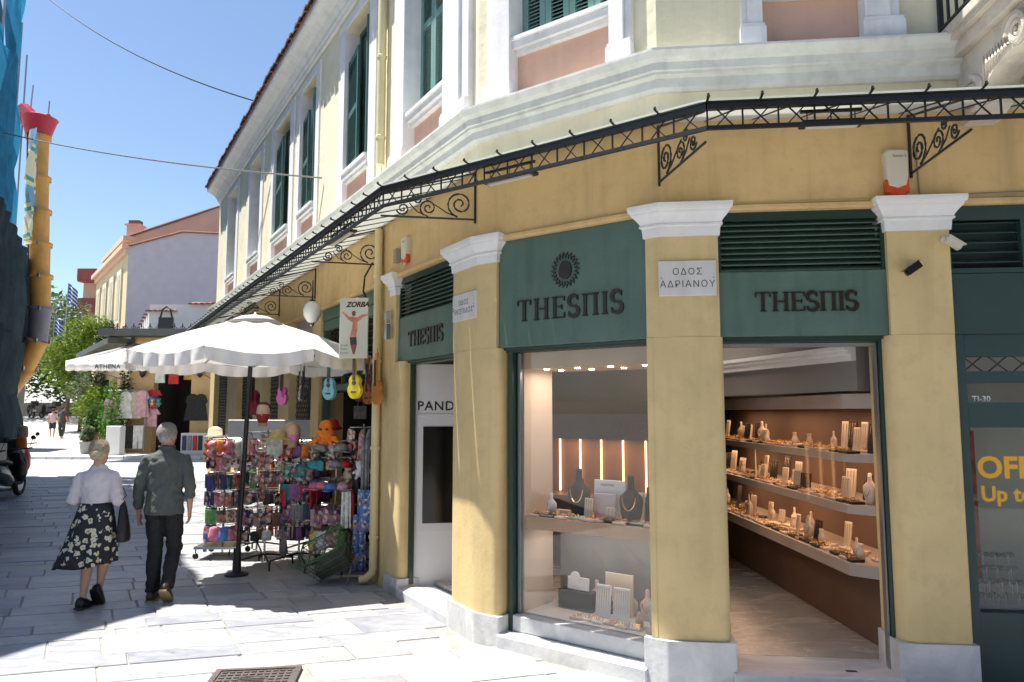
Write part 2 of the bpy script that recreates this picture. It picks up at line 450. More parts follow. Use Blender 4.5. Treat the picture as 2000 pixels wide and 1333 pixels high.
def window_bay(F, xo0, xi0, xi1, xo1, leaves, mshut, back=.2, plain=False):
    wi = MB()
    for a, b, inner in ((xo0, xi0, 1), (xi1, xo1, -1)):
        if plain: wi.box(a, b, -.02, .28, 4.44, 6.96); continue
        wi.box(a, b, -.055, .28, 4.44, 6.96)
        w_ = b - a
        c, d = (a + .3 * w_, b) if inner == 1 else (a, b - .3 * w_)
        wi.box(c, d, -.085, -.052, 4.6, 6.96)
        wi.box(a - .02, b + .02, -.105, -.05, 4.426, 4.575)
        wi.box(a - .012, b + .012, -.098, -.05, 4.578, 4.6)
    wi.box(xo0, xo1, -.02 if plain else -.052, .28, 6.97, 7.08)
    if not plain: wi.box(xo0 - .03, xo1 + .03, -.1, .0, 7.082, 7.12)
    fo = wi.build('window', WHITE, bld, F)
    MB().box(xi0, xi1, -.03, .3, 4.43, 4.475).build('apron_base', WHITE, fo, F)
    MB().box(xi0 + .002, xi1 - .002, .05, .3, 4.478, 4.83).build('apron_panel', PINK, fo, F)
    s = MB(); s.box(xi0 + .001, xi1 - .001, .0, .3, 4.832, 4.87); s.box(xi0 + .001, xi1 - .001, -.04, .3, 4.873, 4.93); s.box(xi0 + .001, xi1 - .001, -.065, .3, 4.933, 4.965)
    s.build('sill', WHITE, fo, F)
    for (x, y, w, a, top) in leaves:
        h = top - 4.975
        fm, sm = leaf_mesh(w, h, 'leaf', mshut)
        M = F @ T(x, y, 4.975) @ Matrix.Rotation(a, 4, 'Z')
        fo2 = link('shutter', fm, bld, M); link('slats', sm, fo2, M, kind='stuff')
    if not leaves or leaves[0][4] < 6.8:
        g = MB().box(xi0 + .06, xi1 - .06, back, back + .01, 4.99, 6.9).build('pane', GLASS, fo, F)
    g = MB(); xm = (xi0 + xi1) / 2
    g.box(xi0, xi0 + .06, back - .02, back + .05, 4.97, 6.95); g.box(xi1 - .06, xi1, back - .02, back + .05, 4.97, 6.95)
    g.box(xm - .04, xm + .04, back - .02, back + .05, 4.97, 6.95); g.box(xi0 + .06, xi1 - .06, back - .02, back + .05, 6.89, 6.95)
    g.box(xi0 + .06, xi1 - .06, back - .018, back + .048, 4.97, 5.03)
    g.build('casement', mshut, fo, F)
# first-floor windows: on the long side, on the chamfer, on the frontal side
for i, (o, c_, b_, d) in enumerate(AW):
    w = c_ - b_
    if i == 0: lv = [(-c_ + .005 + k * w / 3, .11, w / 3 - .004, 0, 6.9) for k in range(3)]
    elif i < 4:
        lv = [(-c_ + .01, .03, .6 * w, R(-6), 6.5), (-b_ - .02, .2, .24, R(-93), 6.72)]
        if i == 3: lv = [(-c_ + .01, .03, .7 * w, R(-6), 6.6)]
    else: lv = []
    window_bay(FA, -o, -c_, -b_, -d, lv, SHUT if i else SHUTL, plain=i > 0)
window_bay(FB, .13, .39, 1.33, 1.5, [(.395 + k * .235, .11, .23, 0, 6.9) for k in range(4)], SHUTL)
window_bay(FC, .6, .74, 1.44, 1.68, [(.745 + k * .232, .17, .228, 0, 6.9) for k in range(3)], SHUT)

# eaves: concave white cornice, gutter line of terracotta tiles, roof
sweepwall([(-.3, 7.16), (.04, 7.16), (.05, 7.2), (.07, 7.22), (.08, 7.26), (.14, 7.33), (.24, 7.39), (.3, 7.41), (.32, 7.43), (.32, 7.5), (-.3, 7.52)]).build('eaves_cornice', WHITE, bld)
sweepwall([(.34, 7.5), (.34, 7.53), (-4.2, 8.9), (-4.2, 8.6), (-.25, 7.53)]).build('roof', mat('roof_red', (.3, .13, .08), .9, .2), bld)
tl = MB(); 
n = 5
for k in range(n + 1):
    a = PI * k / n; tl.add([(.085 * math.cos(a), 0, .05 * math.sin(a)), (.07 * math.cos(a), 2.0, .05 * math.sin(a) + .62)], [])
tl.f = [(2 * k, 2 * k + 2, 2 * k + 3, 2 * k + 1) for k in range(n)] + [tuple(2 * k for k in range(n + 1))]
tmesh = tl.mesh('roof_tile', mat('old_brown_tile', (.1, .05, .04), .9, .25, 5, .3, 30, rand=.3))
for k in range(80):
    link('roof_tile', tmesh, bld, FA @ T(AEND + .1 + k * .18, -.38 + random.uniform(-.015, .015), 7.515 + random.uniform(-.006, .012)))
# end wall on the cross street and back mass
def poly_wall(pts, z0, z1, th=.25):
    mb = MB()
    for a, b in zip(pts, pts[1:]):
        a = Vector(a); b = Vector(b); d = (b - a).normalized(); nn = Vector((-d.y, d.x)) * th
        mb.prism([a, b, b + nn, a + nn], z0, z1)
    return mb
ea = w2(FA, AEND, 0); eb = w2(FA, AEND, 7)
poly_wall([(ea.x + .02, ea.y), (eb.x, eb.y)], 3.3, 7.16, -.3).build('end_wall', CREAM, bld)
MB().box(AEND + .01, CEND * 0 + 2, 7, 7.3, 0, 8.6).build('back_wall', CREAM, bld, FA)

# ---------------- pillars
def layer(La, Lb, d, depth=.34):
    """polygon on one or two facade frames; La=(F,x0) left end, Lb=(F,x1) right end, pushed out by d"""
    (F, x0), (G, x1) = La, Lb
    pts = [w2(F, x0 - d, depth), w2(F, x0 - d, -d)]
    if F is not G: pts.append(isect(F, G, d))
    pts += [w2(G, x1 + d, -d), w2(G, x1 + d, depth)]
    return pts
def pillar(La, Lb, wl=0., wr=0., rl=.07, rr=.07, corner_r=.12, pz=.338):
    up_ = layer(La, Lb, 0.0); root = MB().prism(up_, 2.37, 3.1)
    lo = layer((La[0], La[1] - wl), (Lb[0], Lb[1] + wr), 0.004)
    rad = [0] * len(lo); rad[1] = rl; rad[-2] = rr
    if len(lo) == 5: rad[2] = corner_r
    root.prism(roundpoly(lo, rad, 6), pz + .002, 2.369)
    p = root.build('pillar', YPIL, bld, auto=35)
    cp_ = MB()
    prof = [(.012, 3.09), (.018, 3.16), (.032, 3.165), (.032, 3.178), (.026, 3.184), (.034, 3.2), (.052, 3.225), (.074, 3.25), (.078, 3.266), (.088, 3.27), (.094, 3.29), (.094, 3.316)]
    rings = [[Vector((p.x, p.y, z)) for p in layer(La, Lb, d, .3)] for d, z in prof]; nn_ = len(rings[0])
    cp_.add([v for q_ in rings for v in q_], [tuple(range(nn_)), tuple((len(prof) - 1) * nn_ + k for k in range(nn_))] + [(i * nn_ + k, i * nn_ + (k + 1) % nn_, (i + 1) * nn_ + (k + 1) % nn_, (i + 1) * nn_ + k) for i in range(len(prof) - 1) for k in range(nn_)])
    cp_.build('capital', CAPW, p)
    pl_ = layer((La[0], La[1] - wl), (Lb[0], Lb[1] + wr), .03)
    MB().prism(roundpoly(pl_, [0, .012] + ([.012] if len(pl_) == 5 else []) + [.012, 0], 2), -.05, pz).build('plinth', MARBS, p)
    return p
pillar((FA, -.47), (FB, .2), .02, .02, pz=.225)
pillar((FB, 1.56), (FC, .4), .02, .02, pz=.305)
pillar((FC, 1.54), (FC, 1.95), .025, 0.0, rl=.11, rr=.02)
pillar((FC, 4.2), (FC, 4.6))
pillar((FA, -2.0), (FA, -1.86), 0, .17, rl=.02, pz=.16)
for a, b in ((-5.11, -4.7), (-7.1, -6.4), (-9.16, -8.25), (-12.1, -10.92), (-14.6, -13.95)):
    mb = MB(); mb.box(a, b, 0, .35, .3, 3.3); q = mb.build('pillar', YPIL, bld, FA)
    MB().box(a - .02, b + .02, -.02, .34, -.05, .298).build('plinth', MARBS, q, FA)
MB().box(-2.47, -2.0, .002, .35, -.05, 3.3).build('wall_pier', YPIL, bld, FA)

# ---------------- green heads over the shop openings
def slat_mesh(w):
    return MB().add([(0, 0, 0), (w, 0, 0), (w, .045, .03), (0, .045, .03), (0, 0, .007), (w, 0, .007), (w, .045, .037), (0, .045, .037)],
                    [(0, 1, 2, 3), (4, 5, 6, 7), (0, 1, 5, 4), (3, 2, 6, 7), (0, 3, 7, 4), (1, 2, 6, 5)])
def shop_head(F, x0, x1, louvre=True, mboard=GREEN, m2=GREEN, zl=2.83, nsl=9):
    if louvre:
        b = MB().bbox(x0, x1, .03, .08, 2.372, zl, .004).build('signboard', mboard, bld, F)
        fr_ = MB(); fr_.box(x0, x1, .04, .09, 3.2, 3.262); fr_.box(x0, x0 + .025, .04, .09, zl + .002, 3.199); fr_.box(x1 - .025, x1, .04, .09, zl + .002, 3.199)
        fr_.box(x0, x1, .16, .2, zl, 3.26)
        lo = fr_.build('louvre_vent', m2 if nsl < 8 else DGREEN, bld, F)
        me = slat_mesh(x1 - x0 - .052); me = me.mesh('louvre_slat', m2)
        st = (3.2 - zl) / nsl
        for k in range(nsl): link('louvre_slat', me, lo, F @ T(x0 + .026, .05, zl + .006 + k * st))
    else:
        b = MB().bbox(x0, x1, .03, .08, 2.372, 3.262, .004).build('signboard', mboard, bld, F)
    # roller-shutter slot under the board
    h = MB(); h.box(x0 - .02, x1 + .02, .1, .2, 2.335, 2.37); h.box(x0 + .0, x1, .07, .1, 2.35, 2.371)
    h.build('shutter_slot', DGREEN, bld, F)
    return b
sA = shop_head(FA, -1.86, -.47)
sB = shop_head(FB, .2, 1.56, False)
sC = shop_head(FC, .4, 1.54)
sD = shop_head(FC, 1.952, 4.2, True, BGREEN, BGREEN, 2.79, 6)
MB().box(1.952, 2.43, .03, .04, 3.16, 3.262).box(2.43, 2.52, .03, .09, 2.792, 3.262).box(1.952, 2.43, .03, .05, 2.792, 2.825).build('vent_frame', BGREEN, bld, FC)

# ---------------- serif letters made as raised bronze pieces
def poly_s(w, h, t):
    """S as a swept stroke with thin ends"""
    pts = []; cx = w / 2; r1 = h * .235; 
    for k in range(15):
        a = R(20 + 250 * k / 14); pts.append((cx + w * .40 * math.cos(a), h * .735 + (h * .245) * math.sin(a), t * (.45 + .75 * math.sin(PI * min(1, (k + 1) / 16)) )))
    q = []
    for k in range(15):
        a = R(90 - 250 * k / 14 ); q.append((cx + w * .43 * math.cos(a), h * .26 + (h * .235) * math.sin(a), t * (.45 + .75 * math.sin(PI * min(1, (15 - k) / 16)))))
    return pts + q
def letter(mb, ch, x, h, t, F, y0=.018, yb=.03, z=0):
    bx = lambda a, b, c, d: mb.box(x + a, x + b, y0, yb, z + c, z + d)
    sf = h * .045; k = t * .75
    def stem(a, lo=True, hi=True):
        bx(a, a + t, 0, h)
        if lo: bx(a - k * .6, a + t + k * .6, 0, sf)
        if hi: bx(a - k * .6, a + t + k * .6, h - sf, h)
    thin = h * .055
    if ch == 'T':
        w = h * .78; stem(w / 2 - t / 2, True, False); bx(0, w, h - thin, h); bx(0, thin, h * .76, h - thin); bx(w - thin, w, h * .76, h - thin)
    elif ch == 'H':
        w = h * .86; stem(k * .6); stem(w - t - k * .6); bx(k * .6 + t, w - t - k * .6, h * .48, h * .48 + thin)
    elif ch == 'E':
        w = h * .7; stem(k * .6); bx(k * .6 + t, w, 0, thin); bx(k * .6 + t, w, h - thin, h); bx(k * .6 + t, w * .8, h * .5, h * .5 + thin)
        bx(w - thin, w, thin, h * .24); bx(w - thin, w, h * .78, h - thin); bx(w * .8 - thin, w * .8, h * .4, h * .62)
    elif ch == 'Π':
        w = h * .84; stem(k * .6, True, False); stem(w - t - k * .6, True, False); bx(0, w, h - thin * 1.3, h)
    elif ch == 'I':
        w = t + k * 1.2; stem(k * .6)
    elif ch == 'S':
        w = h * .6; P = poly_s(w, h, t); vs = []; n_ = len(P)
        for i, (px, pz, tt) in enumerate(P):
            a = P[max(i - 1, 0)]; b = P[min(i + 1, n_ - 1)]
            d = Vector((b[0] - a[0], b[1] - a[1])); 
            if d.length < 1e-6: d = Vector((1, 0))
            d.normalize(); nn = Vector((-d.y, d.x)) * tt / 2
            for sgn in (1, -1):
                for yy in (y0, yb): vs.append((x + px + nn.x * sgn, yy, z + pz + nn.y * sgn))
        fs = []
        for i in range(n_ - 1):
            o = 4 * i; fs += [(o, o + 4, o + 6, o + 2), (o + 1, o + 3, o + 7, o + 5), (o, o + 1, o + 5, o + 4), (o + 2, o + 6, o + 7, o + 3)]
        fs += [(0, 2, 3, 1), (4 * n_ - 4, 4 * n_ - 3, 4 * n_ - 1, 4 * n_ - 2)]
        mb.add(vs, fs)
        bx(w * .84, w * .84 + sf, h * .74, h * .98); bx(w * .06, w * .06 + sf, h * .02, h * .26)
    return w
def thespis(F, x0, x1, z, h, board):
    ws = [h * .78, h * .86, h * .7, h * .6, h * .84, h * .28, h * .6]
    gap = ((x1 - x0) - sum(ws)) / 6
    x = x0
    for ch, w_ in zip('THESΠIS', ws):
        mb = MB(); letter(mb, ch, 0, h, h * .16, F)
        mb.build('letter', BRONZE, board, F @ T(x, 0, z)); x += w_ + gap
thespis(FB, .4, 1.36, 2.575, .17, sB)
thespis(FC, .65, 1.34, 2.545, .135, sC)
thespis(FA, -1.57, -.74, 2.51, .155, sA)
# wreath of leaves round a dark oval medallion
wr = MB()
for k in range(22):
    a = 2 * PI * k / 22
    for r_, tw in ((.098, .5), (.118, -.5)):
        c = Vector((r_ * math.cos(a + (tw > 0) * .12), 0, r_ * 1.08 * math.sin(a + (tw > 0) * .12)))
        d = Vector((math.cos(a + tw), 0, math.sin(a + tw))); e = Vector((-d.z, 0, d.x))
        pts = [c - d * .018, c + e * .0065, c + d * .018, c - e * .0065]
        wr.add([(p.x, y, p.z) for y in (.02, .03) for p in pts], [(0, 1, 2, 3), (4, 5, 6, 7), (0, 1, 5, 4), (1, 2, 6, 5), (2, 3, 7, 6), (3, 0, 4, 7)])
wr.build('wreath', BRONZE, sB, FB @ T(.86, 0, 2.95))
md = MB(); pts = [(.05, -.045), (.06, 0), (.045, .05), (.02, .07), (-.02, .07), (-.045, .045), (-.058, 0), (-.052, -.05), (-.02, -.07), (.015, -.075)]
md.add([(x, y, z) for y in (.016, .03) for x, z in pts], [tuple(range(10)), tuple(range(10, 20))] + [(i, (i + 1) % 10, 10 + (i + 1) % 10, 10 + i) for i in range(10)])
md.build('medallion', BRONZE, sB, FB @ T(.86, 0, 2.95))

# ---------------- thresholds / steps (white marble)
def step(F, x0, x1, z=.1, out=.05):
    MB().bbox(x0, x1, -out, .34, -.06, z, .01).build('threshold_step', MARBS, bld, F)
step(FA, -1.98, -.492, .08, .03); step(FB, .242, 1.538, .1, .05); step(FC, .422, 1.51, .12, .05)
# display window plinth of marble on the chamfer
MB().bbox(.29, 1.56, .1, .3, .102, .225, .006).build('window_plinth', MARBS, bld, FB)
# ---------------- door and window frames (dark green metal) and glass
def jambs(F, x0, x1, y0=.1, z0=.1, zt=2.335, m=DGREEN, w=.04, d=.14):
    MB().box(x0, x0 + w, y0, y0 + d, z0, zt).build('door_frame', m, bld, F)
    MB().box(x1 - w, x1, y0, y0 + d, z0, zt).build('door_frame', m, bld, F)
jambs(FA, -1.69, -.47, d=.05); jambs(FB, .25, 1.6); jambs(FC, .39, 1.535)
g = MB().box(.33, 1.555, .17, .178, .228, 2.33).build('display_pane', GLASSD, bld, FB)
MB().box(.3, .33, .16, .2, .228, 2.33).build('pane_edge', STEEL, bld, FB)
MB().box(1.5555, 1.562, .16, .2, .228, 2.33).build('pane_edge', STEEL, bld, FB)
MB().box(1.478, 1.49, .14, .2, .125, 2.33).box(.436, 1.476, .14, .2, 2.305, 2.33).build('door_edge', STEEL, bld, FC)
MB().box(1.17, 1.24, .06, .085, .121, .124).build('door_track', DGREEN, bld, FC)

# ---------------- the dark-green shopfront to the right with its yellow lettering
f = MB()
f.box(1.955, 2.03, .05, .13, .0, 2.37); f.box(4.12, 4.2, .05, .13, 0, 2.37)
f.box(2.031, 4.119, .05, .13, 2.22, 2.37); f.box(2.031, 4.119, .05, .13, 2.04, 2.12); f.box(2.031, 4.119, .05, .13, 1.74, 1.91)
f.box(2.031, 4.119, .05, .13, .42, .53); f.box(2.031, 4.119, .07, .12, .0, .419)
f.box(3.1, 3.16, .045, .135, .42, 2.37)
sf = f.build('shopfront_frame', BGREEN, bld, FC)
lt = MB()
for k in range(-1, 12):
    x = 2.03 + k * .16
    for a, b in ((x, x + .12), (x + .12, x)):
        if min(a, b) > 2.02: lt.tube([(a, .08, 2.12), (b, .08, 2.22)], .005, 4)
lt.build('lattice', BGREEN, sf, FC, kind='stuff')
MB().box(2.031, 4.119, .1, .106, .53, 1.74).build('shop_pane', GLASS, bld, FC)
MB().box(2.031, 4.119, .1, .106, 1.91, 2.04).build('fanlight_pane', GLASS, sf, FC)
YEL = mat('yellow_vinyl', (.75, .38, .02), .5, .0)
text('lettering', 'OFF', .2, YEL, sf, FC @ T(2.085, .095, 1.405) @ Matrix.Rotation(R(90), 4, 'X'), .001, offset=.006)
text('lettering', 'Up to', .14, YEL, sf, FC @ T(2.1, .095, 1.25) @ Matrix.Rotation(R(90), 4, 'X'), .001, offset=.004)
text('lettering', 'TI-30', .055, mat('white_vinyl', (.8, .8, .8), .5, 0), sf, FC @ T(2.08, .095, 1.915) @ Matrix.Rotation(R(90), 4, 'X'), .001, offset=.001)

# ---------------- interiors
WALLI = mat('beige_interior_wall', (.42, .38, .34), .7, .04)
GREYI = mat('grey_interior_wall', (.2, .19, .19), .7, .05)
BROWN = mat('brown_panel', (.15, .085, .055), .5, .1)
rm = MB(); rm.box(.34, LB - .02, .36, 6.0, -.02, .118)
# one floor and ceiling for the jewellery shop
pA = w2(FA, -1.9, .36); pB = isect(FA, FB, -.36); pB2 = isect(FB, FC, -.36); pC = w2(FC, 1.92, .36); pD = w2(FC, 1.92, 6.2); pE = w2(FA, -1.9, 3.2)
poly = [(p.x, p.y) for p in (pA, pB, pB2, pC, pD, pE)]
MB().prism(poly, -.05, .116).build('shop_floor', MARBF, bld)
MB().prism(poly, 2.95, 3.2).build('shop_ceiling', GREYI, bld)
for a, b in ((pC, pD), (pD, pE), (pE, pA)):
    d = (b - a).normalized(); nn = Vector((-d.y, d.x, 0)) * -.1
    MB().prism([(a.x, a.y), (b.x, b.y), (b.x + nn.x, b.y + nn.y), (a.x + nn.x, a.y + nn.y)], .116, 3.2).build('shop_wall', GREYI, bld)
# space beyond the right shopfront: white shop
MB().box(1.96, 4.6, .36, 4.0, -.05, .1).build('shop_floor', MARBF, bld, FC)
MB().box(1.96, 4.6, .3, 4.0, 2.9, 3.2).build('shop_ceiling', WALLI, bld, FC)
MB().box(2.02, 4.6, 3.9, 4.0, .1, 2.9).build('shop_wall', WALLI, bld, FC)
MB().box(1.96, 2.0, .3, 4.0, .1, 2.9).build('shop_wall', WALLI, bld, FC)
LAMPW = mat('warm_lamp', (1, .8, .5), .5, 0, emit=(1, .72, .42), emit_s=14)
LAMPS = mat('warm_strip', (1, .8, .5), .5, 0, emit=(1, .5, .22), emit_s=2.2)

def pt_light(name, e, loc, col=(1, .66, .4), size=.08, parent=None):
    l = bpy.data.lights.new(name, 'POINT'); l.energy = e; l.color = col; l.shadow_soft_size = size
    return link(name, l, parent, T(*loc))
def area_light(name, e, M, sx, sy, col, parent=None):
    l = bpy.data.lights.new(name, 'AREA'); l.shape = 'RECTANGLE'; l.size = sx; l.size_y = sy; l.energy = e; l.color = col
    return link(name, l, parent, M)

# the "PANDORA" cabinet wall seen through the left opening
q0 = Vector((-1.06, 7.62, 0)); FP = fr(q0, (.985, .17))
pan = link('display_cabinet', MB().bbox(0, 1.0, 0, .3, .06, 2.345, .004).mesh('display_cabinet', mat('white_lacquer', (.62, .62, .62), .35, .03, 2)), None, FP,
           label='white cabinet wall with black screen standing inside the left shop opening', cat='cabinet')
MB().box(.07, .98, -.012, 0, .62, 1.82).build('panel_frame', mat('white_lacquer2', (.58, .58, .58), .4, .03), pan, FP)
MB().box(.135, .9, -.02, -.011, .7, 1.69).build('screen', mat('black_screen', (.004, .004, .005), .12, 0), pan, FP)
text('lettering', 'PANDÒRA', .135, mat('black_vinyl', (.01, .01, .01), .5, 0), pan, FP @ T(.07, -.003, 1.86) @ Matrix.Rotation(R(90), 4, 'X'), .001, offset=.0015, spacing=1.12)
MB().box(-.06, -.004, .02, .3, .06, 2.33).build('side_panel', mat('white_lacquer'  , (.62, .62, .62)), pan, FP)

P3b = FC @ Vector((.6, 2.0, 2.9))
# display window on the chamfer
dw = empty('window_display_case', tuple(FB @ Vector((.9, .3, .1))), 'pale wood display case with downlights behind the chamfer shop window', 'display case')
c_ = MB(); c_.box(.31, 1.575, .2, .8, 2.2, 2.36); c_.build('soffit', WOOD, dw, FB)
MB().box(.3, .34, .2, .62, .12, 2.2).build('side_panel', mat('warm_white_panel', (.62, .52, .44), .6, .04), dw, FB)
MB().bbox(.34, 1.56, .2, .72, .9, 1.0, .004).build('shelf', WOOD, dw, FB)
MB().box(.34, 1.56, .2, .8, .12, .235).build('base', mat('white_lacquer', (.6, .6, .6)), dw, FB)
MB().box(.34, 1.56, .74, .78, .236, .9).build('back_panel', mat('grey_fabric_panel', (.2, .2, .2), .8, .1), dw, FB)
for i in range(8):
    x = .5 + (i % 4) * .3; y = .3 + (i // 4) * .22
    MB().lathe([(.022, 0), (.022, .006), (.02, .006)], 12, T(x, y, 2.193)).build('downlight', LAMPW, dw, FB)
area_light('downlight_glow', 4.5, FB @ T(.95, .45, 2.18), 1.0, .35, (1, .84, .7), dw)
area_light('shop_fill_glow', 9, Matrix.Translation(P3b), 1.4, 1.4, (1, .85, .7), dw)  # area light added to brighten the shop; no ceiling lamp is modelled
area_light('downlight_glow', 1.6, FB @ T(.95, .45, .895), 1.0, .3, (1, .85, .7), dw)
# back cabinet with glowing vertical strips
bc = empty('wall_cabinet', tuple(FB @ Vector((0, 2.4, .12))), 'dark brown wall cabinet with vertical light strips deep inside the shop', 'cabinet')
MB().box(-.9, .95, 2.4, 2.5, .12, 2.9).build('back_panel', BROWN, bc, FB)
MB().box(-.9, .95, 2.05, 2.4, .9, .94).build('shelf', BROWN, bc, FB)
MB().box(-.9, .95, 2.05, 2.4, 1.55, 1.95).build('header', mat('brown_header', (.07, .045, .035), .5, .1), bc, FB)
for k in range(7): MB().box(-.72 + k * .27, -.711 + k * .27, 2.37, 2.395, .95, 1.54).build('light_strip', LAMPS, bc, FB)
for k in range(3): area_light('strip_glow', 1.2, FB @ T(-.5 + k * .5, 2.2, 1.54), .3, .1, (1, .5, .2), bc)

# jewellery shelving along the right-hand wall, seen through the door
FS = fr(Vector((2.5, 5.33, 0)), (-.03, 1))          # X runs into the shop, Y towards street side -> flipped below
sh = empty('jewellery_shelving', (2.6, 5.6, .12), 'long wall of warm lit jewellery shelves along the right side of the shop', 'shelving')
SHW = mat('taupe_shelf', (.4, .33, .28), .5, .08)
def P3(t, o, z): return Vector((2.5 - .03 * t + o, 5.42 + t, z))
def shelf_slab(z0, z1, m, name, o0=0., lip=.0):
    pts = [P3(0, .22 + o0, 0), P3(-.12, .22, 0), P3(-.12, .62, 0), P3(4.2, .62, 0), P3(4.2, o0, 0), P3(.12, o0, 0)]
    pts = [P3(.1, o0, 0), P3(-.1, .2 + o0, 0), P3(-.1, .5, 0), P3(4.2, .5, 0), P3(4.2, o0, 0)]
    return MB().prism([(p.x, p.y) for p in pts], z0, z1).build(name, m, sh)
shelf_slab(.64, .73, SHW, 'shelf'); shelf_slab(1.09, 1.155, SHW, 'shelf'); shelf_slab(1.47, 1.53, SHW, 'shelf'); shelf_slab(1.87, 1.98, SHW, 'canopy')
shelf_slab(.12, .63, BROWN, 'base_cabinet', .22)
shelf_slab(1.985, 2.9, GREYI, 'upper_wall', .1)
pts = [P3(-.1, .5, 0), P3(4.2, .5, 0), P3(4.2, .56, 0), P3(-.1, .56, 0)]
MB().prism([(p.x, p.y) for p in pts], .12, 2.9).build('back_panel', mat('warm_back_panel', (.15, .09, .06), .6, .1), sh)
cn = MB()
a0 = P3(-.1, .02, 0); a1 = P3(4.2, -.9, 0)
for o_, z_, h_ in ((0, 2.3, .03), (.02, 2.27, .03), (.045, 2.22, .05)):
    d = (a1 - a0).normalized(); nn = Vector((-d.y, d.x, 0)) * (.09 - o_)
    cn.prism([(a0.x, a0.y), (a1.x, a1.y), (a1.x + nn.x, a1.y + nn.y), (a0.x + nn.x, a0.y + nn.y)], z_, z_ + h_)
cn.build('cornice', CAPW, sh)
d = (a1 - a0).normalized(); nn = Vector((d.y, -d.x, 0)) * .3
MB().prism([(a0.x, a0.y), (a1.x, a1.y), (a1.x + nn.x, a1.y + nn.y), (a0.x + nn.x, a0.y + nn.y)], 2.0, 2.9).build('bulkhead', GREYI, sh)
for z in (1.86, 1.465, 1.085):
    for k in range(3):
        t = .55 + k * 1.25
        M = Matrix.Translation(P3(t, .22, z - .006))
        area_light('shelf_light', 2.0 if k else 1.1, M, .2, 1.0, (1, .62, .38), sh)
    if z < 1.8: MB().box(0, .012, 0, 3.8, 0, .008).build('light_strip', LAMPS, sh, Matrix.Translation(P3(.15, .42, z - .009)))
for k, t in enumerate((2.1, 3.1)):
    MB().box(0, .012, 0, .015, 0, .31).build('upright', mat('lit_acrylic', (.8, .6, .4), .4, 0), sh, Matrix.Translation(P3(t, .05, 1.157)))
gp_ = MB(); a = P3(.1, .0, 0); b = P3(4.0, .0, 0)
gp_.prism([(a.x - .004, a.y), (b.x - .004, b.y), (b.x + .001, b.y), (a.x + .001, a.y)], .735, 1.865)
gp_.build('glass_front', glass_mat('case_glass', (.97, .97, .97), .03, 0, .05), sh)

# jewellery: busts, stands, boxes, small pieces
IVORY = mat('ivory_velvet', (.66, .55, .44), .8, .06); CHARC = mat('charcoal_velvet', (.03, .028, .027), .8, .1); BLUSH = mat('blush_velvet', (.6, .42, .36), .8, .05)
GOLD = mat('gold_jewellery', (.8, .5, .18), .25, .05, metal=1.); CARD = mat('white_card', (.7, .7, .7), .7, .02); MINT = mat('mint_velvet', (.4, .58, .5), .8, .05)
def bust(M, s, m, label, grp='jewellery stands in the shop display'):
    b = MB(); b.lathe([(.034, 0), (.036, .01), (.045, .04), (.05, .08), (.047, .1), (.02, .125), (.014, .14), (.014, .17), (.01, .18)], 14, Matrix.Diagonal((s, s, s, 1)), 1, .5)
    o = b.build('necklace_bust', m, None, M, smooth=True, label=label, cat='necklace stand', group=grp)
    t = MB(); t.tube([(s * .028 * math.cos(a), -s * .027 * (1 - .2 * abs(math.cos(a))), s * (.1 + .05 * math.sin(a))) for a in [PI + PI * k / 8 for k in range(9)]], s * .0025, 4)
    t.build('necklace', GOLD, o, M)
    return o
def ringtray(M, w, n, m, label, grp='jewellery stands in the shop display', g=GOLD):
    o = MB().bbox(-w / 2, w / 2, -.05, .05, 0, .018, .004).build('jewellery_tray', m, None, M, label=label, cat='jewellery tray', group=grp)
    for k in range(n):
        t = MB(); a0 = random.random() * 3; rr = random.uniform(.006, .012)
        t.tube([(rr * math.cos(2 * PI * j / 8), rr * .3 * math.cos(2 * PI * j / 8 + 1.5) , rr + rr * math.sin(2 * PI * j / 8)) for j in range(8)], .0022, 4, closed=True)
        t.build('ring', g, o, M @ T(random.uniform(-w / 2 + .01, w / 2 - .01), random.uniform(-.04, .04), .017) @ Matrix.Rotation(a0, 4, 'Z'))
    return o
def slab(M, w, h, m, label, cat='jewellery board', lean=.15, d=.012, grp='jewellery stands in the shop display', chains=0):
    MM = M @ Matrix.Rotation(-lean, 4, 'X')
    o = MB().bbox(-w / 2, w / 2, 0, d, 0, h, .003).build('jewellery_board', m, None, MM, label=label, cat=cat, group=grp)
    for k in range(chains):
        x = -w / 2 + w * (k + .7) / (chains + .4)
        t = MB().tube([(x - .003, -.002, h * .93), (x, -.004, h * .2), (x + .003, -.002, h * .93)], .0014, 3)
        t.build('chain', GOLD, o, MM)
    return o
zs = 1.0
bust(FB @ T(.50, .36, zs), 1.0, CARD, 'small white necklace bust at the left end of the window shelf')
ringtray(FB @ T(.5, .27, zs), .2, 5, mat('grey_velvet', (.25, .25, .25), .8, .05), 'grey ring tray in the front left of the window shelf')
o = MB().box(-.06, .06, -.04, .04, 0, .03).box(-.04, .04, -.025, .025, .031, .055).build('jewellery_block', BLUSH, None, FB @ T(.66, .32, zs), label='stepped blush block beside the white bust on the window shelf', cat='display block')
slab(FB @ T(.98, .46, zs), .28, .3, CARD, 'large white card standing at the back of the window shelf', 'sign card', .05)
text('lettering', 'PANDORA', .026, mat('black_vinyl', (0, 0, 0)), [x for x in COL.objects if x.name.startswith('jewellery_board')][-1], FB @ T(.915, .447, zs + .255) @ Matrix.Rotation(R(86), 4, 'X'), .0005)
slab(FB @ T(.97, .4, zs), .2, .2, mat('mauve_card', (.55, .45, .46), .7, .02), 'mauve card leaning on the large white card', 'sign card', .08)
slab(FB @ T(.86, .33, zs), .075, .165, IVORY, 'tall ivory bracelet stand in the middle of the window shelf', chains=3)
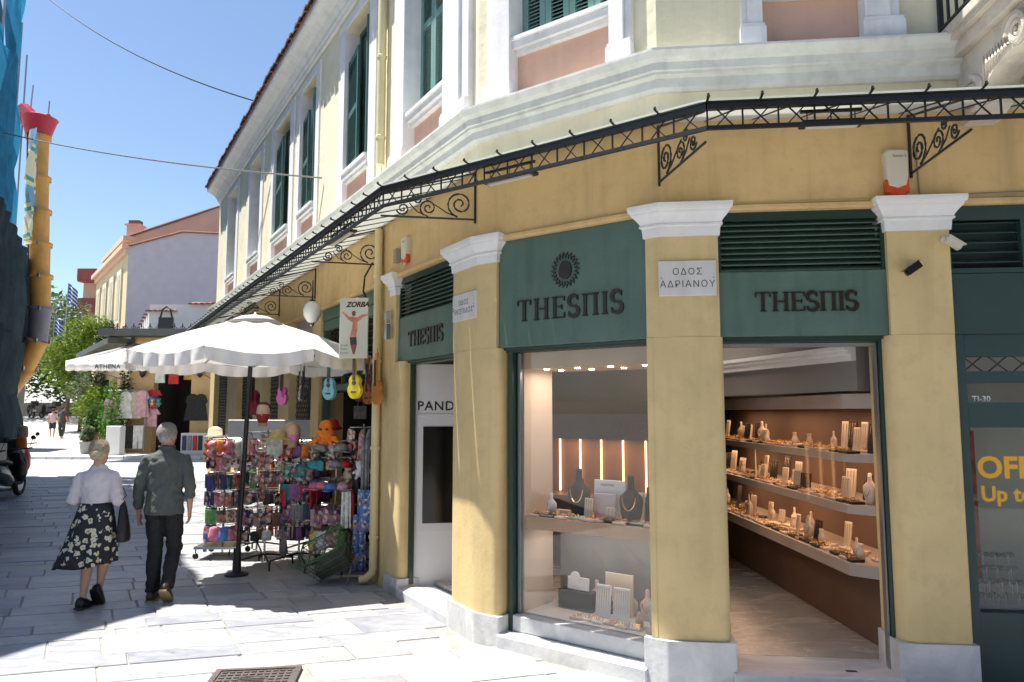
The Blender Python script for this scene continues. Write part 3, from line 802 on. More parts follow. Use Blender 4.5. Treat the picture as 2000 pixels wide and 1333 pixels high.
slab(FB @ T(1.07, .31, zs), .08, .11, IVORY, 'short ivory earring stand right of the mauve card', chains=2)
o = MB().box(-.06, .06, 0, .004, 0, .045).build('price_card', CARD, None, FB @ T(.84, .225, zs - .03) @ Matrix.Rotation(-.3, 4, 'X'), label='white price card hanging over the window shelf edge', cat='price card')
for i, (x, y, s, lab) in enumerate(((.68, .5, 2.1, 'large black bust behind the white bust in the window'), (.63, .62, 1.6, 'black bust at the back left of the window shelf'),
                                (1.24, .34, 2.0, 'wide black necklace bust right of the cards in the window'), (1.45, .4, 1.5, 'black bust at the right end of the window shelf'), (1.38, .6, 1.9, 'black bust at the back right of the window shelf'))):
    bust(FB @ T(x, y, zs), s, CHARC, lab)
ringtray(FB @ T(.95, .27, zs), .22, 7, BLUSH, 'blush ring tray in the front middle of the window shelf')
ringtray(FB @ T(1.3, .28, zs), .3, 8, CHARC, 'black ring tray in the front right of the window shelf')
for k in range(9):
    ringtray(FB @ T(.42 + k * .13, .255 + .03 * (k % 2), zs + .0005 * k), .11, 6, [BLUSH, CHARC, IVORY, MINT][k % 4], ['blush', 'black', 'ivory', 'mint'][k % 4] + ' small ring tray along the front edge of the window shelf')
for k in range(5):
    slab(FB @ T(1.12 + k * .09, .5 + .05 * (k % 2), zs), .06, .16 + .05 * (k % 3), [CHARC, IVORY, CHARC, BLUSH, CHARC][k], ['black', 'ivory', 'black', 'blush', 'black'][k] + ' upright board at the back right of the window shelf', chains=2)
# lower showcase
zl = .236
slab(FB @ T(.93, .42, zl), .13, .25, CARD, 'left ivory board of earrings in the lower window', chains=6, lean=.12)
slab(FB @ T(1.08, .44, zl), .14, .24, CARD, 'right ivory board of earrings in the lower window', chains=7, lean=.12)
slab(FB @ T(1.0, .56, zl), .25, .32, IVORY, 'big ivory back board in the lower window', 'jewellery board', .05)
for k in range(6): ringtray(FB @ T(.78 + k * .1, .3 + .02 * (k % 2), zl), .1, 6, [BLUSH, IVORY, CARD][k % 3], ['blush tray of rings in the lower window', 'ivory tray of rings in the lower window', 'white tray of rings in the lower window'][k % 3])
for k in range(7): bust(FB @ T(.45 + k * .16, .62 - .05 * (k % 2), zl), .8 + .25 * (k % 3), [CHARC, IVORY, BLUSH][k % 3], ['black', 'ivory', 'blush'][k % 3] + ' small bust at the back of the lower window')
slab(FB @ T(.66, .5, zl + .16), .2, .1, CARD, 'white strip board above the dark block in the lower window', 'jewellery board', .05)
MB().bbox(-.16, .16, 0, .1, 0, .15, .004).build('display_block', CHARC, None, FB @ T(.64, .48, zl), label='black block at the left of the lower window', cat='display block')
MB().lathe([(.045, -.004), (.045, .004)], 20, Matrix.Rotation(R(90), 4, 'X')).build('round_emblem', CARD, None, FB @ T(.66, .46, zl + .27), label='round white disc above the black block in the lower window', cat='disc')
o = MB().bbox(-.05, .05, -.05, .05, 0, .2, .004).build('display_block', MINT, None, FB @ T(1.42, .4, zl), label='mint green block at the right of the lower window', cat='display block')
bust(FB @ T(1.3, .33, zl), .7, BLUSH, 'tiny blush bust beside the mint block in the lower window')
for k in range(4): slab(FB @ T(1.22 + k * .09, .27, zl), .045, .05, GOLD if k % 2 else IVORY, 'gold plate at the right of the lower window' if k % 2 else 'ivory plate at the right of the lower window')
# on the long shelves
random.seed(3)
k_ = 0
for zi, (z, lv_) in enumerate(((1.531, 'top shelf'), (1.156, 'middle shelf'), (.731, 'bottom shelf'))):
    t = .12
    while t < 3.7:
        r_ = random.random(); Mx = Matrix.Translation(P3(t, random.uniform(.12, .3), z)) @ Matrix.Rotation(R(-90 + random.uniform(5, 35)), 4, 'Z')
        near = ['at the near end', 'just inside the doorway', 'a little further in', 'halfway along', 'well past halfway', 'towards the far end', 'at the far end', 'at the very far end'][min(7, int(t / .48))]
        g = 'jewellery pieces on the lit wall shelves'
        if r_ < .16: bust(Mx, random.uniform(.8, 1.3), CHARC if zi == 1 and t > 1.2 else IVORY, ('black' if zi == 1 and t > 1.2 else 'ivory') + ' necklace bust on the lit ' + lv_ + ' ' + near, g)
        elif r_ < .3: slab(Mx, random.uniform(.07, .12), random.uniform(.14, .28), CHARC, 'black jewellery board on the lit ' + lv_ + ' ' + near, grp=g, chains=3)
        elif r_ < .55: slab(Mx, random.uniform(.06, .1), random.uniform(.12, .24), IVORY, 'ivory jewellery board on the lit ' + lv_ + ' ' + near, grp=g, chains=3)
        elif r_ < .9: ringtray(Mx, random.uniform(.12, .2), 6, IVORY if t < 2 else CHARC, ('ivory' if t < 2 else 'black') + ' ring tray on the lit ' + lv_ + ' ' + near, g)
        else: MB().lathe([(.03, 0), (.03, .05), (.018, .09), (.02, .12)], 12).build('display_cone', IVORY, None, Mx, label='ivory cone on the lit ' + lv_ + ' ' + near, cat='display cone', group=g)
        if random.random() < .75: ringtray(Matrix.Translation(P3(t + .05, random.uniform(.07, .1), z)) @ Matrix.Rotation(R(-90), 4, 'Z'), random.uniform(.1, .16), 8, random.choice((IVORY, CHARC, BLUSH)), ('gold ring tray at the front of the lit ' + lv_ + ' ' + near), g)
        t += random.uniform(.07, .13)
for z, w in ((1.156, .17), (.731, .2)):
    slab(Matrix.Translation(P3(-.02, .36, z)) @ Matrix.Rotation(R(10), 4, 'Z'), .08, w, CARD, 'white price card at the near end of the ' + ('middle' if z > 1 else 'bottom') + ' shelf', 'sign card', .05)
# inside the right shop: slim white sunglasses display
od = empty('sunglasses_display', tuple(FC @ Vector((2.2, .5, .1))), 'white rack of sunglasses behind the yellow OFF lettering', 'display rack')
MB().box(2.06, 2.13, .3, .34, .9, 1.74).build('rack_panel', CARD, od, FC); 
MB().box(2.06, 4.1, .2, .6, .45, .54).build('rack_base', mat('grey_counter', (.3, .3, .3), .5, .1), od, FC)
MB().box(2.24, 2.4, .75, .8, .6, 1.7).build('poster', mat('red_poster', (.35, .06, .03), .5, .8, 9), od, FC)
MB().box(2.45, 4.1, .9, .95, .54, 1.74).build('rack_back', mat('light_grey_panel', (.5, .48, .45), .6, .04), od, FC)
sg = MB()
for x in (-.022, .022): sg.lathe([(.017, -.002), (.019, 0), (.017, .002)], 10, T(x, 0, 0) @ Matrix.Rotation(R(90), 4, 'X'))
sg.box(-.01, .01, -.003, .003, .004, .009); sg.tube([(.04, 0, .006), (.042, .1, .0)], .002, 4).tube([(-.04, 0, .006), (-.042, .1, 0)], .002, 4)
sgm = sg.mesh('sunglasses', mat('black_lens', (.005, .005, .006), .1, 0))
for i in range(16):
    x = 2.12 + (i % 4) * .085 + random.uniform(-.01, .01); z = .6 + (i // 4) * .085
    link('sunglasses', sgm, None, FC @ T(x, .24 + (i // 4) * .03, z), label='black sunglasses in the display behind the OFF lettering', cat='sunglasses', group='sunglasses in the right shop window')
    MB().tube([(x, .24 + (i // 4) * .03, .54), (x, .24 + (i // 4) * .03, z)], .002, 4).build('stem', CARD, od, FC)
for i in range(7): link('sunglasses', sgm, None, FC @ T(2.095, .29, .98 + i * .105), label='black sunglasses on the narrow white rack at the left window edge', cat='sunglasses', group='sunglasses on the white rack')
area_light('shop_ceiling_light', 2, FC @ T(3.0, 1.2, 2.88), 1.6, .8, (1, .95, .88), od)

# ================================================================ CANOPY of iron and frosted glass
can = empty('glass_canopy', tuple(w2(FB, .8, 0)) , 'long black iron canopy with frosted glass panes and lattice edge above the shop signs', 'canopy')
KA, KB, KC = .75, .58, .8
def off_line(F, d): p = w2(F, 0, -d); return p, (w2(F, 1, -d) - p)
def ix(a, b):
    (p, u), (q, v) = a, b; den = u.x * v.y - u.y * v.x
    return p + u * (((q.x - p.x) * v.y - (q.y - p.y) * v.x) / den)
lA, lB, lC = off_line(FA, KA), off_line(FB, KB), off_line(FC, KC)
K1 = ix(lA, lB); K2 = ix(lB, lC)
K0 = w2(FA, -13.4, -KA); K3 = w2(FC, 4.0, -KC)
W0, W1, W2_, W3 = w2(FA, -13.4, 0), w2(FA, 0, 0), isect(FB, FC, 0), w2(FC, 4.0, 0)
ZB, ZT, ZW = 3.565, 3.695, 3.93
def V(p, z): return Vector((p.x, p.y, z))
for a, b, wa, wb in ((K0, K1, W0, W1), (K1, K2, W1, W2_), (K2, K3, W2_, W3)):
    d = b - a; L = d.length; u = d / L; nout = Vector((u.y, -u.x, 0))
    mb = MB()
    F = fr(a, u)
    mb.box(0, L, -.02, .02, ZT - .015, ZT + .02, F); mb.box(0, L, -.028, .012, ZT + .021, ZT + .03, F)
    mb.build('top_rail', BLACK, can)
    MB().box(0, L, -.012, .012, ZB - .012, ZB + .012, F).build('bottom_rail', BLACK, can)
    n = max(2, round(L / .212)); st = L / n
    lat = MB(); lat.box(-.005, .005, -.005, .005, ZB, ZT)
    cr = MB()
    x0, x1 = st * .26, st * .74
    cr.add([(x0 - .005, -.003, ZB + .01), (x0 + .005, -.003, ZB + .01), (x1 + .005, -.003, ZT - .01), (x1 - .005, -.003, ZT - .01), (x0 - .005, .003, ZB + .01), (x0 + .005, .003, ZB + .01), (x1 + .005, .003, ZT - .01), (x1 - .005, .003, ZT - .01)],
           [(0, 1, 2, 3), (4, 5, 6, 7), (0, 1, 5, 4), (2, 3, 7, 6), (1, 2, 6, 5), (3, 0, 4, 7)])
    cr.add([(x1 - .005, -.004, ZB + .01), (x1 + .005, -.004, ZB + .01), (x0 + .005, -.004, ZT - .01), (x0 - .005, -.004, ZT - .01), (x1 - .005, .004, ZB + .01), (x1 + .005, .004, ZB + .01), (x0 + .005, .004, ZT - .01), (x0 - .005, .004, ZT - .01)],
           [(0, 1, 2, 3), (4, 5, 6, 7), (0, 1, 5, 4), (2, 3, 7, 6), (1, 2, 6, 5), (3, 0, 4, 7)])
    bm_ = lat.mesh('baluster', BLACK); cm_ = cr.mesh('cross_brace', BLACK)
    for k in range(n):
        link('baluster', bm_, can, F @ T(k * st, 0, 0)); link('cross_brace', cm_, can, F @ T(k * st, 0, 0))
    # panes and glazing bars
    n = max(2, round(L / .32))
    for k in range(n):
        t0, t1 = k / n, (k + 1) / n
        p0 = a.lerp(b, t0); p1 = a.lerp(b, t1); q0_ = wa.lerp(wb, t0); q1_ = wa.lerp(wb, t1)
        e0 = p0 + nout * .03; e1 = p1 + nout * .03
        pn = MB(); zt = ZT + .036
        g_ = u * .006
        pn.add([V(e0 + g_, zt), V(e1 - g_, zt), V(q1_ - g_, ZW), V(q0_ + g_, ZW), V(e0 + g_, zt + .008), V(e1 - g_, zt + .008), V(q1_ - g_, ZW + .008), V(q0_ + g_, ZW + .008)],
               [(0, 1, 2, 3), (4, 5, 6, 7), (0, 1, 5, 4), (1, 2, 6, 5), (2, 3, 7, 6), (3, 0, 4, 7)])
        pn.build('glass_pane', FROST, can, fix=False)
        rb = MB(); o_ = p0 + nout * .1
        rb.tube([V(q0_, ZW + .002), V(p0, zt + .0), V(p0 + nout * .05, zt + .004), V(p0 + nout * .07, zt + .012), V(p0 + nout * .062, zt + .022)], [.008, .008, .008, .011, .009], 5)
        rb.build('glazing_bar', BLACK, can)
# scrolled brackets
def spiral(c, r0, turns, a0, s=1, n=26):
    return [(c[0] + s * (r0 * (1 - .86 * k / n)) * math.cos(a0 + turns * 2 * PI * k / n), 0, c[1] + (r0 * (1 - .86 * k / n)) * math.sin(a0 + turns * 2 * PI * k / n)) for k in range(n + 1)]
def bracket(base, direc, L):
    """base on the wall, direc outward; local x runs outward"""
    F = fr(base, direc); F = F @ T(0, 0, 3.49)
    br = MB(); br.tube([(0, 0, -.03), (0, 0, .42)], .011, 6)
    bo = br.build('bracket', BLACK, can, F)
    MB().tube([(0, 0, 0), (L, 0, 0)], .009, 6).build('bracket_bar', BLACK, bo, F)
    MB().tube([(0, 0, .41), (L * .98, 0, .2)], .009, 6).build('bracket_rafter', BLACK, bo, F)
    sc = MB()
    sc.tube(spiral((.13, .13), .115, 1.9, R(-80)), .009, 5)
    sc.tube(spiral((L * .5, .085), .075, 1.7, R(-60)), .0078, 5)
    sc.tube(spiral((L * .77, .07), .055, 1.6, R(200), -1), .0078, 5)
    sc.tube(spiral((L * .62, .155), .045, 1.5, R(20)), .0078, 5)
    sc.tube([(.15, 0, .015), (.24, 0, .05), (.32, 0, .1), (L * .5 + .02, 0, .16)], .0058, 5)
    sc.tube([(L * .5, 0, .01), (L * .62, 0, .05), (L * .7, 0, .12)], .0055, 5)
    sc.build('scroll', BLACK, bo, F)
def brk(F, x, K, d=None):
    b = w2(F, x, -.01)
    if d is None: d = (w2(F, x, -1) - w2(F, x, 0))
    bracket(b, d, K)
brk(FA, -.04, .8, K1 - W1); brk(FA, -2.3, .76, Vector((-.95, -.25, 0))); brk(FA, -5.0, .76, Vector((-.95, -.25, 0))); brk(FA, -7.2, .76, Vector((-.95, -.25, 0)))
brk(FA, -10.4, .76, Vector((-.95, -.25, 0)))
bracket(W2_, K2 - W2_, (K2 - W2_).length * .96); brk(FC, 1.72, .8)
# lamp housings slung under the canopy edge
def strip_lamp(a, b, z, label):
    u = (b - a).normalized(); F = fr(a, u); L = (b - a).length
    r = MB().box(0, L, -.05, .05, 0, .022).build('strip_lamp', BLACK, None, F @ T(0, 0, z), label=label, cat='lamp', group='lamps slung under the canopy')
    MB().box(.03, L - .03, -.02, .02, -.012, 0).build('lamp_tube', WPLAS, r, F @ T(0, 0, z))
    t = MB()
    for x in (.04, L * .5, L - .04): t.tube([(x, 0, .02), (x, 0, .09)], .004, 4)
    t.box(0, L, -.012, .012, .085, .1); t.build('lamp_hanger', BLACK, r, F @ T(0, 0, z))
strip_lamp(w2(FC, .78, -.74), w2(FC, 1.14, -.74), 3.575, 'black strip lamp under the canopy above the doorway')
strip_lamp(w2(FB, .5, -.52), w2(FB, .95, -.52), 3.56, 'black strip lamp under the canopy above the wreath sign')
strip_lamp(w2(FA, -2.0, -.68), w2(FA, -1.3, -.68), 3.575, 'black strip lamp under the canopy close to the downpipe')
for x in (-7.6, -9.6):
    strip_lamp(w2(FA, x, -.5), w2(FA, x + .9, -.5), 3.5, 'black strip lamp under the far part of the canopy' if x < -8 else 'black strip lamp under the canopy above the second latticed bay')

# ================================================================ SMALL THINGS ON THE FACADE
def plaque(F, x, z, w, h, lines, label, size):
    p = MB().bbox(0, w, -.022, .0, 0, h, .004).build('street_name_plaque', mat('plaque_marble', (.62, .6, .58), .5, .06, 3, streak=.1), None, F @ T(x, 0, z), label=label, cat='street sign')
    for i, (s_, zz) in enumerate(lines):
        text('lettering', s_, size, mat('grey_lettering', (.09, .085, .08), .7, 0), p, F @ T(x + w / 2, -.0225, z + zz) @ Matrix.Rotation(R(90), 4, 'X'), .0006, 'CENTER', spacing=1.2)
    for a in (.02, w - .02): MB().lathe([(.005, -.003), (.005, .003)], 8, Matrix.Rotation(R(90), 4, 'X')).build('screw', STEEL, p, F @ T(x + a, -.024, z + h / 2))
plaque(FC, -.02, 2.66, .4, .25, (('ΟΔΟΣ', .148), ('ΑΔΡΙΑΝΟΥ', .06)), 'white street sign ΟΔΟΣ ΑΔΡΙΑΝΟΥ on the pillar left of the doorway', .066)
plaque(FA, -.44, 2.64, .43, .235, (('ΟΔΟΣ', .135), ('"ΘΕΣΠΙΔΟΣ"', .06)), 'small white street sign ΟΔΟΣ ΘΕΣΠΙΔΟΣ on the left pillar', .06)
def siren(F, x, z, s, label):
    M = F @ T(x, 0, z)
    pts = [(-.075 * s, .1 * s), (-.06 * s, .02 * s), (0, 0), (.06 * s, .02 * s), (.075 * s, .1 * s), (.08 * s, .26 * s), (.06 * s, .28 * s), (-.06 * s, .28 * s), (-.08 * s, .26 * s)]
    n = len(pts); sc = lambda y, k: [(a * k, y, (b - .14 * s) * k + .14 * s) for a, b in pts]
    mb = MB(); mb.add(sc(0, 1) + sc(-.05 * s, 1) + sc(-.065 * s, .9), [tuple(range(n)), tuple(range(2 * n, 3 * n))] + [(i, (i + 1) % n, n + (i + 1) % n, n + i) for i in range(n)] + [(n + i, n + (i + 1) % n, 2 * n + (i + 1) % n, 2 * n + i) for i in range(n)])
    o = mb.build('alarm_siren', WPLAS, None, M @ T(0, 0, .055 * s), label=label, cat='alarm box')
    b = MB(); b.box(-.075 * s, .075 * s, -.055 * s, -.002, 0.03 * s, .12 * s); b.lathe([(.02 * s, -.005), (.07 * s, .015), (.07 * s, .035)], 14, T(0, -.03 * s, .0), 1, .4)
    b.build('beacon', mat('red_orange_lens', (.6, .07, .02), .15, .1, coat=.5), o, M)
    text('lettering', 'Sumex 2', .026 * s, mat('grey_lettering', (.1, .1, .1)), o, M @ T(-.03 * s, -.066 * s, .275 * s) @ Matrix.Rotation(R(90), 4, 'X'), .0004)
siren(FC, 1.61, 3.32, 1.0, 'white alarm box with red lens above the pillar right of the doorway')
siren(FA, -1.55, 3.36, .85, 'white alarm box with red lens left of the left pillar under the canopy')
def camera_(M, m, label, dark=False):
    o = MB().lathe([(.022, 0), (.03, .01), (.03, .02), (.012, .04)], 12, Matrix.Rotation(R(90), 4, 'X')).build('security_camera', m, None, M, smooth=True, label=label, cat='security camera')
    MB().tube([(0, -.03, 0), (0.0, -.06, -.01)], .01, 6).build('camera_arm', m, o, M)
    Mb = M @ T(0, -.07, -.02) @ Matrix.Rotation(R(35), 4, 'Y')
    b = MB(); b.box(-.02, .085, -.025, .025, -.022, .022); b.box(-.025, .1, -.03, .03, .023, .028)
    b.build('camera_body', m if not dark else mat('black_plastic', (.01, .01, .012), .2, 0), o, Mb)
    MB().lathe([(.018, 0), (.018, .006)], 10, Mb @ T(.085, 0, 0) @ Matrix.Rotation(R(90), 4, 'Y')).build('lens', mat('black_lens', (.005, .005, .006)), o, Matrix.Identity(4))
camera_(FC @ T(1.915, 0, 3.02), WPLAS, 'white security camera on the right pillar just below its capital')
camera_(FC @ T(1.7, 0, 2.85) @ Matrix.Scale(-1, 4, (1, 0, 0)), GREYP, 'dark round security camera on the left edge of the right pillar', True)
# junction boxes near the downpipe
MB().bbox(-.035, .035, -.06, 0, 0, .15, .004).build('junction_box', mat('beige_grey_box', (.3, .26, .18), .6, .08), None, FA @ T(-1.78, 0, 3.42), label='small brown junction box beside the left alarm box', cat='junction box')
MB().bbox(-.035, .035, -.05, 0, 0, .09, .004).box(-.02, .02, -.04, 0, -.03, -.001).build('junction_box', GREYP, None, FA @ T(-1.98, -.03, 2.83), label='upper grey switch box on the pier beside the downpipe', cat='junction box')
MB().bbox(-.03, .03, -.05, 0, 0, .16, .004).build('junction_box', STEEL, None, FA @ T(-1.96, -.03, 2.62), label='lower steel box on the pier beside the downpipe', cat='junction box')
# downpipes
def downpipe(F, x, z0, z1, y, label, m, foot=True, r=.045):
    e = empty('downpipe', tuple(F @ Vector((x, -y, z0))), label, 'downpipe')
    pts = [(x, -y, z1), (x, -y, z0 + .18)]
    if foot: pts += [(x, -y - .01, z0 + .12), (x - .03, -y - .07, z0 + .06), (x - .06, -y - .13, z0 + .05)]
    MB().tube(pts, r, 12).build('pipe', m, e, F, auto=60)
    z = z0 + .5
    while z < z1:
        MB().lathe([(r + .003, -.02), (r + .01, -.012), (r + .01, .012), (r + .003, .02)], 12, T(x, -y, z)).build('pipe_collar', m, e, F); z += .95
PIPEM = mat('cream_pipe', (.66, .55, .3), .6, .06, 3, streak=.1)
downpipe(FA, -2.26, 0, 3.88, .06, 'cream downpipe running down the pier left of the green opening', PIPEM)
downpipe(FA, -2.24, 4.44, 7.15, .07, 'pale yellow downpipe on the upper floor beside the salmon panels', mat('pale_pipe', (.66, .6, .36), .6, .06, 3), False, .05)
# cables
def cable(pts, r, m, label, name='cable', sag=0., cat='cable', n=14, grp=None):
    P = []
    for a, b in zip(pts, pts[1:]):
        a = Vector(a); b = Vector(b)
        for k in range(n): t = k / n; p = a.lerp(b, t); p.z -= sag * 4 * t * (1 - t); P.append(p)
    P.append(Vector(pts[-1]))
    return MB().tube(P, r, 5).build(name, m, None, label=label, cat=cat, group=grp)
cable([FC @ Vector((1.76, -.008, 3.66)), FC @ Vector((1.77, -.008, 3.33)), FC @ Vector((3.9, -.008, 3.36))], .005, CABLE, 'thin grey cable running right from the alarm box', sag=.0)
cable([FB @ Vector((.3, -.012, 3.315)), FB @ Vector((LB, -.012, 3.315)), FC @ Vector((1.6, -.012, 3.318))], .004, CABLEY, 'thin painted cable along the moulding above the shop signs')
cable([FA @ Vector((-2.28, -.12, 3.5)), FA @ Vector((-2.42, -.16, 3.36)), FA @ Vector((-2.46, -.16, 3.2)), FA @ Vector((-2.4, -.12, 3.05))], .011, BLACK, 'thick black cable looping beside the downpipe')
cable([FA @ Vector((-2.34, -.02, 4.45)), FA @ Vector((-4.2, -.02, 5.5))][:1] + [FA @ Vector((-2.34, -.02, 4.45)), FA @ Vector((-2.32, -.02, 5.2))], .006, CABLEY, 'cream cable rising on the upper wall beside the downpipe')
# globe lamp on the pillar beyond the souvenir opening
gl = empty('globe_lamp', tuple(FA @ Vector((-4.2, -.3, 3.1))), 'white globe lamp hanging from the canopy above the umbrella', 'lamp')
Mg = FA @ T(-4.05, -.3, 3.14)
MB().lathe([(.01, -.15), (.06, -.13), (.11, -.05), (.12, .02), (.1, .09), (.05, .13), (.02, .15)], 16, Mg).build('lamp_globe', mat('opal_glass', (.75, .77, .78), .2, .02), gl, smooth=True)
MB().lathe([(.035, .13), (.04, .16), (.01, .17), (.008, .42)], 10, Mg).build('lamp_stem', BLACK, gl)
MB().lathe([(.012, -.19), (.03, -.17), (.03, -.14)], 10, Mg).build('lamp_finial', mat('brass', (.6, .4, .15), .3, 0, metal=1), gl)

# ---------------- balcony with iron railing and carved console at the top right
bal = empty('stone_balcony', tuple(FC @ Vector((2.6, -.4, 4.3))), 'weathered stone balcony with black iron railing and scrolled console at top right', 'balcony')
BST = mat('weathered_balcony_stone', (.55, .49, .42), .85, .12, 5, .4, 30, stain=(.16, .14, .12), stain_amt=.5, stain_scale=3.5)
for (a, z0, z1) in ((1.93, 4.4, 4.46), (1.95, 4.36, 4.399), (2.0, 4.27, 4.359)):
    MB().bbox(a, 4.4, -1.0 + (a - 1.93), .0, z0, z1, .008).build('slab_layer', BST, bal, FC)
def console(x):
    pr = MB(); out = []
    prof = [(0, 4.268), (-.82, 4.268), (-.88, 4.2), (-.9, 4.14), (-.86, 4.06), (-.76, 4.03), (-.62, 4.05), (-.46, 4.02), (-.34, 3.94), (-.28, 3.86), (-.16, 3.8), (-.05, 3.8), (0, 3.84)]
    n = len(prof)
    pr.add([(xx, y, z) for xx in (x, x + .2) for y, z in prof], [tuple(range(n)), tuple(range(n, 2 * n))] + [(i, (i + 1) % n, n + (i + 1) % n, n + i) for i in range(n)])
    c = pr.build('console', BST, bal, FC)
    for (cy, cz, r0) in ((-.74, 4.13, .1), (-.2, 3.95, .13)):
        sp = [(x - .005, cy + r0 * (1 - .85 * k / 40) * math.cos(4.4 * PI * k / 40), cz + r0 * (1 - .85 * k / 40) * math.sin(4.4 * PI * k / 40)) for k in range(41)]
        MB().tube(sp, [.03 - .018 * k / 40 for k in range(41)], 7).build('volute', BST, c, FC)
    lf = MB()
    for k in range(9):
        y = -.34 - k * .035; lf.tube([(x - .004, y, 4.0 + .012 * k), (x - .012, y - .03, 4.08), (x - .004, y - .01, 4.15)], [.006, .012, .004], 5)
    lf.build('carved_leaves', BST, c, FC)
console(2.06); console(3.7)
MB().box(1.955, 1.985, -.95, -.92, 4.46, 5.4).box(1.955, 1.985, -.03, -.0, 4.46, 5.4).box(1.955, 1.98, -.919, -.031, 4.5, 4.52).box(1.955, 1.98, -.919, -.031, 5.38, 5.41).box(1.986, 4.4, -.95, -.92, 4.5, 4.52).build('railing_rail', BLACK, bal, FC)
bm = MB().box(-.008, .008, -.008, .008, 4.51, 5.39).mesh('railing_bar', BLACK)
for k in range(8): link('railing_bar', bm, bal, FC @ T(1.968, -.13 - k * .11, 0))
for k in range(18): link('railing_bar', bm, bal, FC @ T(2.06 + k * .12, -.935, 0))

# ---------------- souvenir opening and latticed bays along the street side
hd = MB(); hd.box(-4.7, -2.47, .03, .09, 3.1, 3.262); hd.box(-4.7, -2.47, .035, .085, 2.96, 3.09); 
ho = hd.build('opening_head', DGREEN if 0 else GREEN, bld, FA)
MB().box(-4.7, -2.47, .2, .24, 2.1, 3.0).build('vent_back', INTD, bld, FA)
sm_ = slat_mesh(.72).mesh('louvre_slat', DGREEN)
for c in range(3):
    for k in range(9): link('louvre_slat', sm_, ho, FA @ T(-4.68 + c * .745, .1, 2.2 + k * .085))
    MB().box(-4.7 + c * .745, -4.68 + c * .745, .08, .14, 2.1, 3.0).build('vent_mullion', GREEN, ho, FA)
MB().box(-4.7, -2.47, .06, .12, 2.12, 2.2).box(-2.53, -2.47, .04, .14, 0, 3.1).box(-4.7, -4.64, .04, .14, 0, 3.1).build('opening_frame', GREEN, bld, FA)
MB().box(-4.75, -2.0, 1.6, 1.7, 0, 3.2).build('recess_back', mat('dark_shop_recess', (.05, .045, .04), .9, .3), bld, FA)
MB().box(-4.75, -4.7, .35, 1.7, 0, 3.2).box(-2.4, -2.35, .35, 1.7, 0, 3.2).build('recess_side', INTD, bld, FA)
for (a, b) in ((-6.4, -5.11), (-8.25, -7.1), (-10.92, -9.16), (-13.95, -12.1)):
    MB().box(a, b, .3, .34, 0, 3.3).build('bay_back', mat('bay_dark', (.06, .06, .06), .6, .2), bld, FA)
    MB().box(a, b, .1, .2, 2.9, 3.29).build('bay_head', GREYP, bld, FA)
    lt = MB(); x = a
    while x < b - .05:
        z = .1
        while z < 2.85:
            lt.tube([(x, .12, z), (x + .1, .12, z + .14)], .006, 4, False); lt.tube([(x + .1, .125, z), (x, .125, z + .14)], .006, 4, False); z += .14
        x += .1
    lt.build('security_lattice', mat('dark_grey_iron', (.05, .055, .05), .5, .1), bld, FA, kind='stuff')

# ================================================================ GROUND
def gz(y):
    """height of the ground: level street, then a gentle rise beyond the crossing"""
    if y < 31: return 0.
    return .028 * (y - 31) + .0017 * (y - 31) ** 2 if y < 60 else 2.24 + .03 * (y - 60)
mb = MB(); ys = [-200, -60, -10, 0, 10, 20, 28, 30, 31] + [31 + 2.5 * k for k in range(1, 20)] + [100, 160, 300, 600]
xs = [-500, -200, -80, -40, -30, -20, -10, 0, 10, 40, 200, 500]
mb.v = [(x, y, gz(y) - .07) for y in ys for x in xs]; nx = len(xs)
mb.f = [(j * nx + i, j * nx + i + 1, (j + 1) * nx + i + 1, (j + 1) * nx + i) for j in range(len(ys) - 1) for i in range(nx - 1)]
PLAZA = mat('pale_plaza_paving', (.5, .49, .46), .8, .1, .6, .2, 8, stain=(.3, .29, .27), stain_amt=.4, stain_scale=.8)
mb.build('ground', JOINT, None, kind='structure')
# plaza / uphill paving beyond the crossing
mb = MB(); yy = [31 + 1.5 * k for k in range(22)]
mb.v = [(x, y, gz(y) - .03) for y in yy for x in (-60, -12)]
mb.f = [(2 * j, 2 * j + 1, 2 * j + 3, 2 * j + 2) for j in range(len(yy) - 1)]
mb.build('plaza', PLAZA, None, kind='structure')
# cross street and the pavement with its kerb
MB().box(-60, -2, 20.5, 28.4, -.043, -.012).build('cross_street', mat('worn_stone_road', (.42, .41, .39), .85, .12, 1, .3, 12, stain=(.25, .24, .23), stain_amt=.4, stain_scale=1), None, kind='structure')
pv = link('pavement', MB().box(-40, -8, 28.62, 31.2, -.04, .11).mesh('pavement', PLAZA), None, kind='structure')
km = MB().bbox(0, .97, 0, .2, -.04, .12, .015).mesh('kerb_stone', MARBS)
for k in range(30): link('kerb_stone', km, pv, T(-38 + k * 1.0, 28.41, 0))

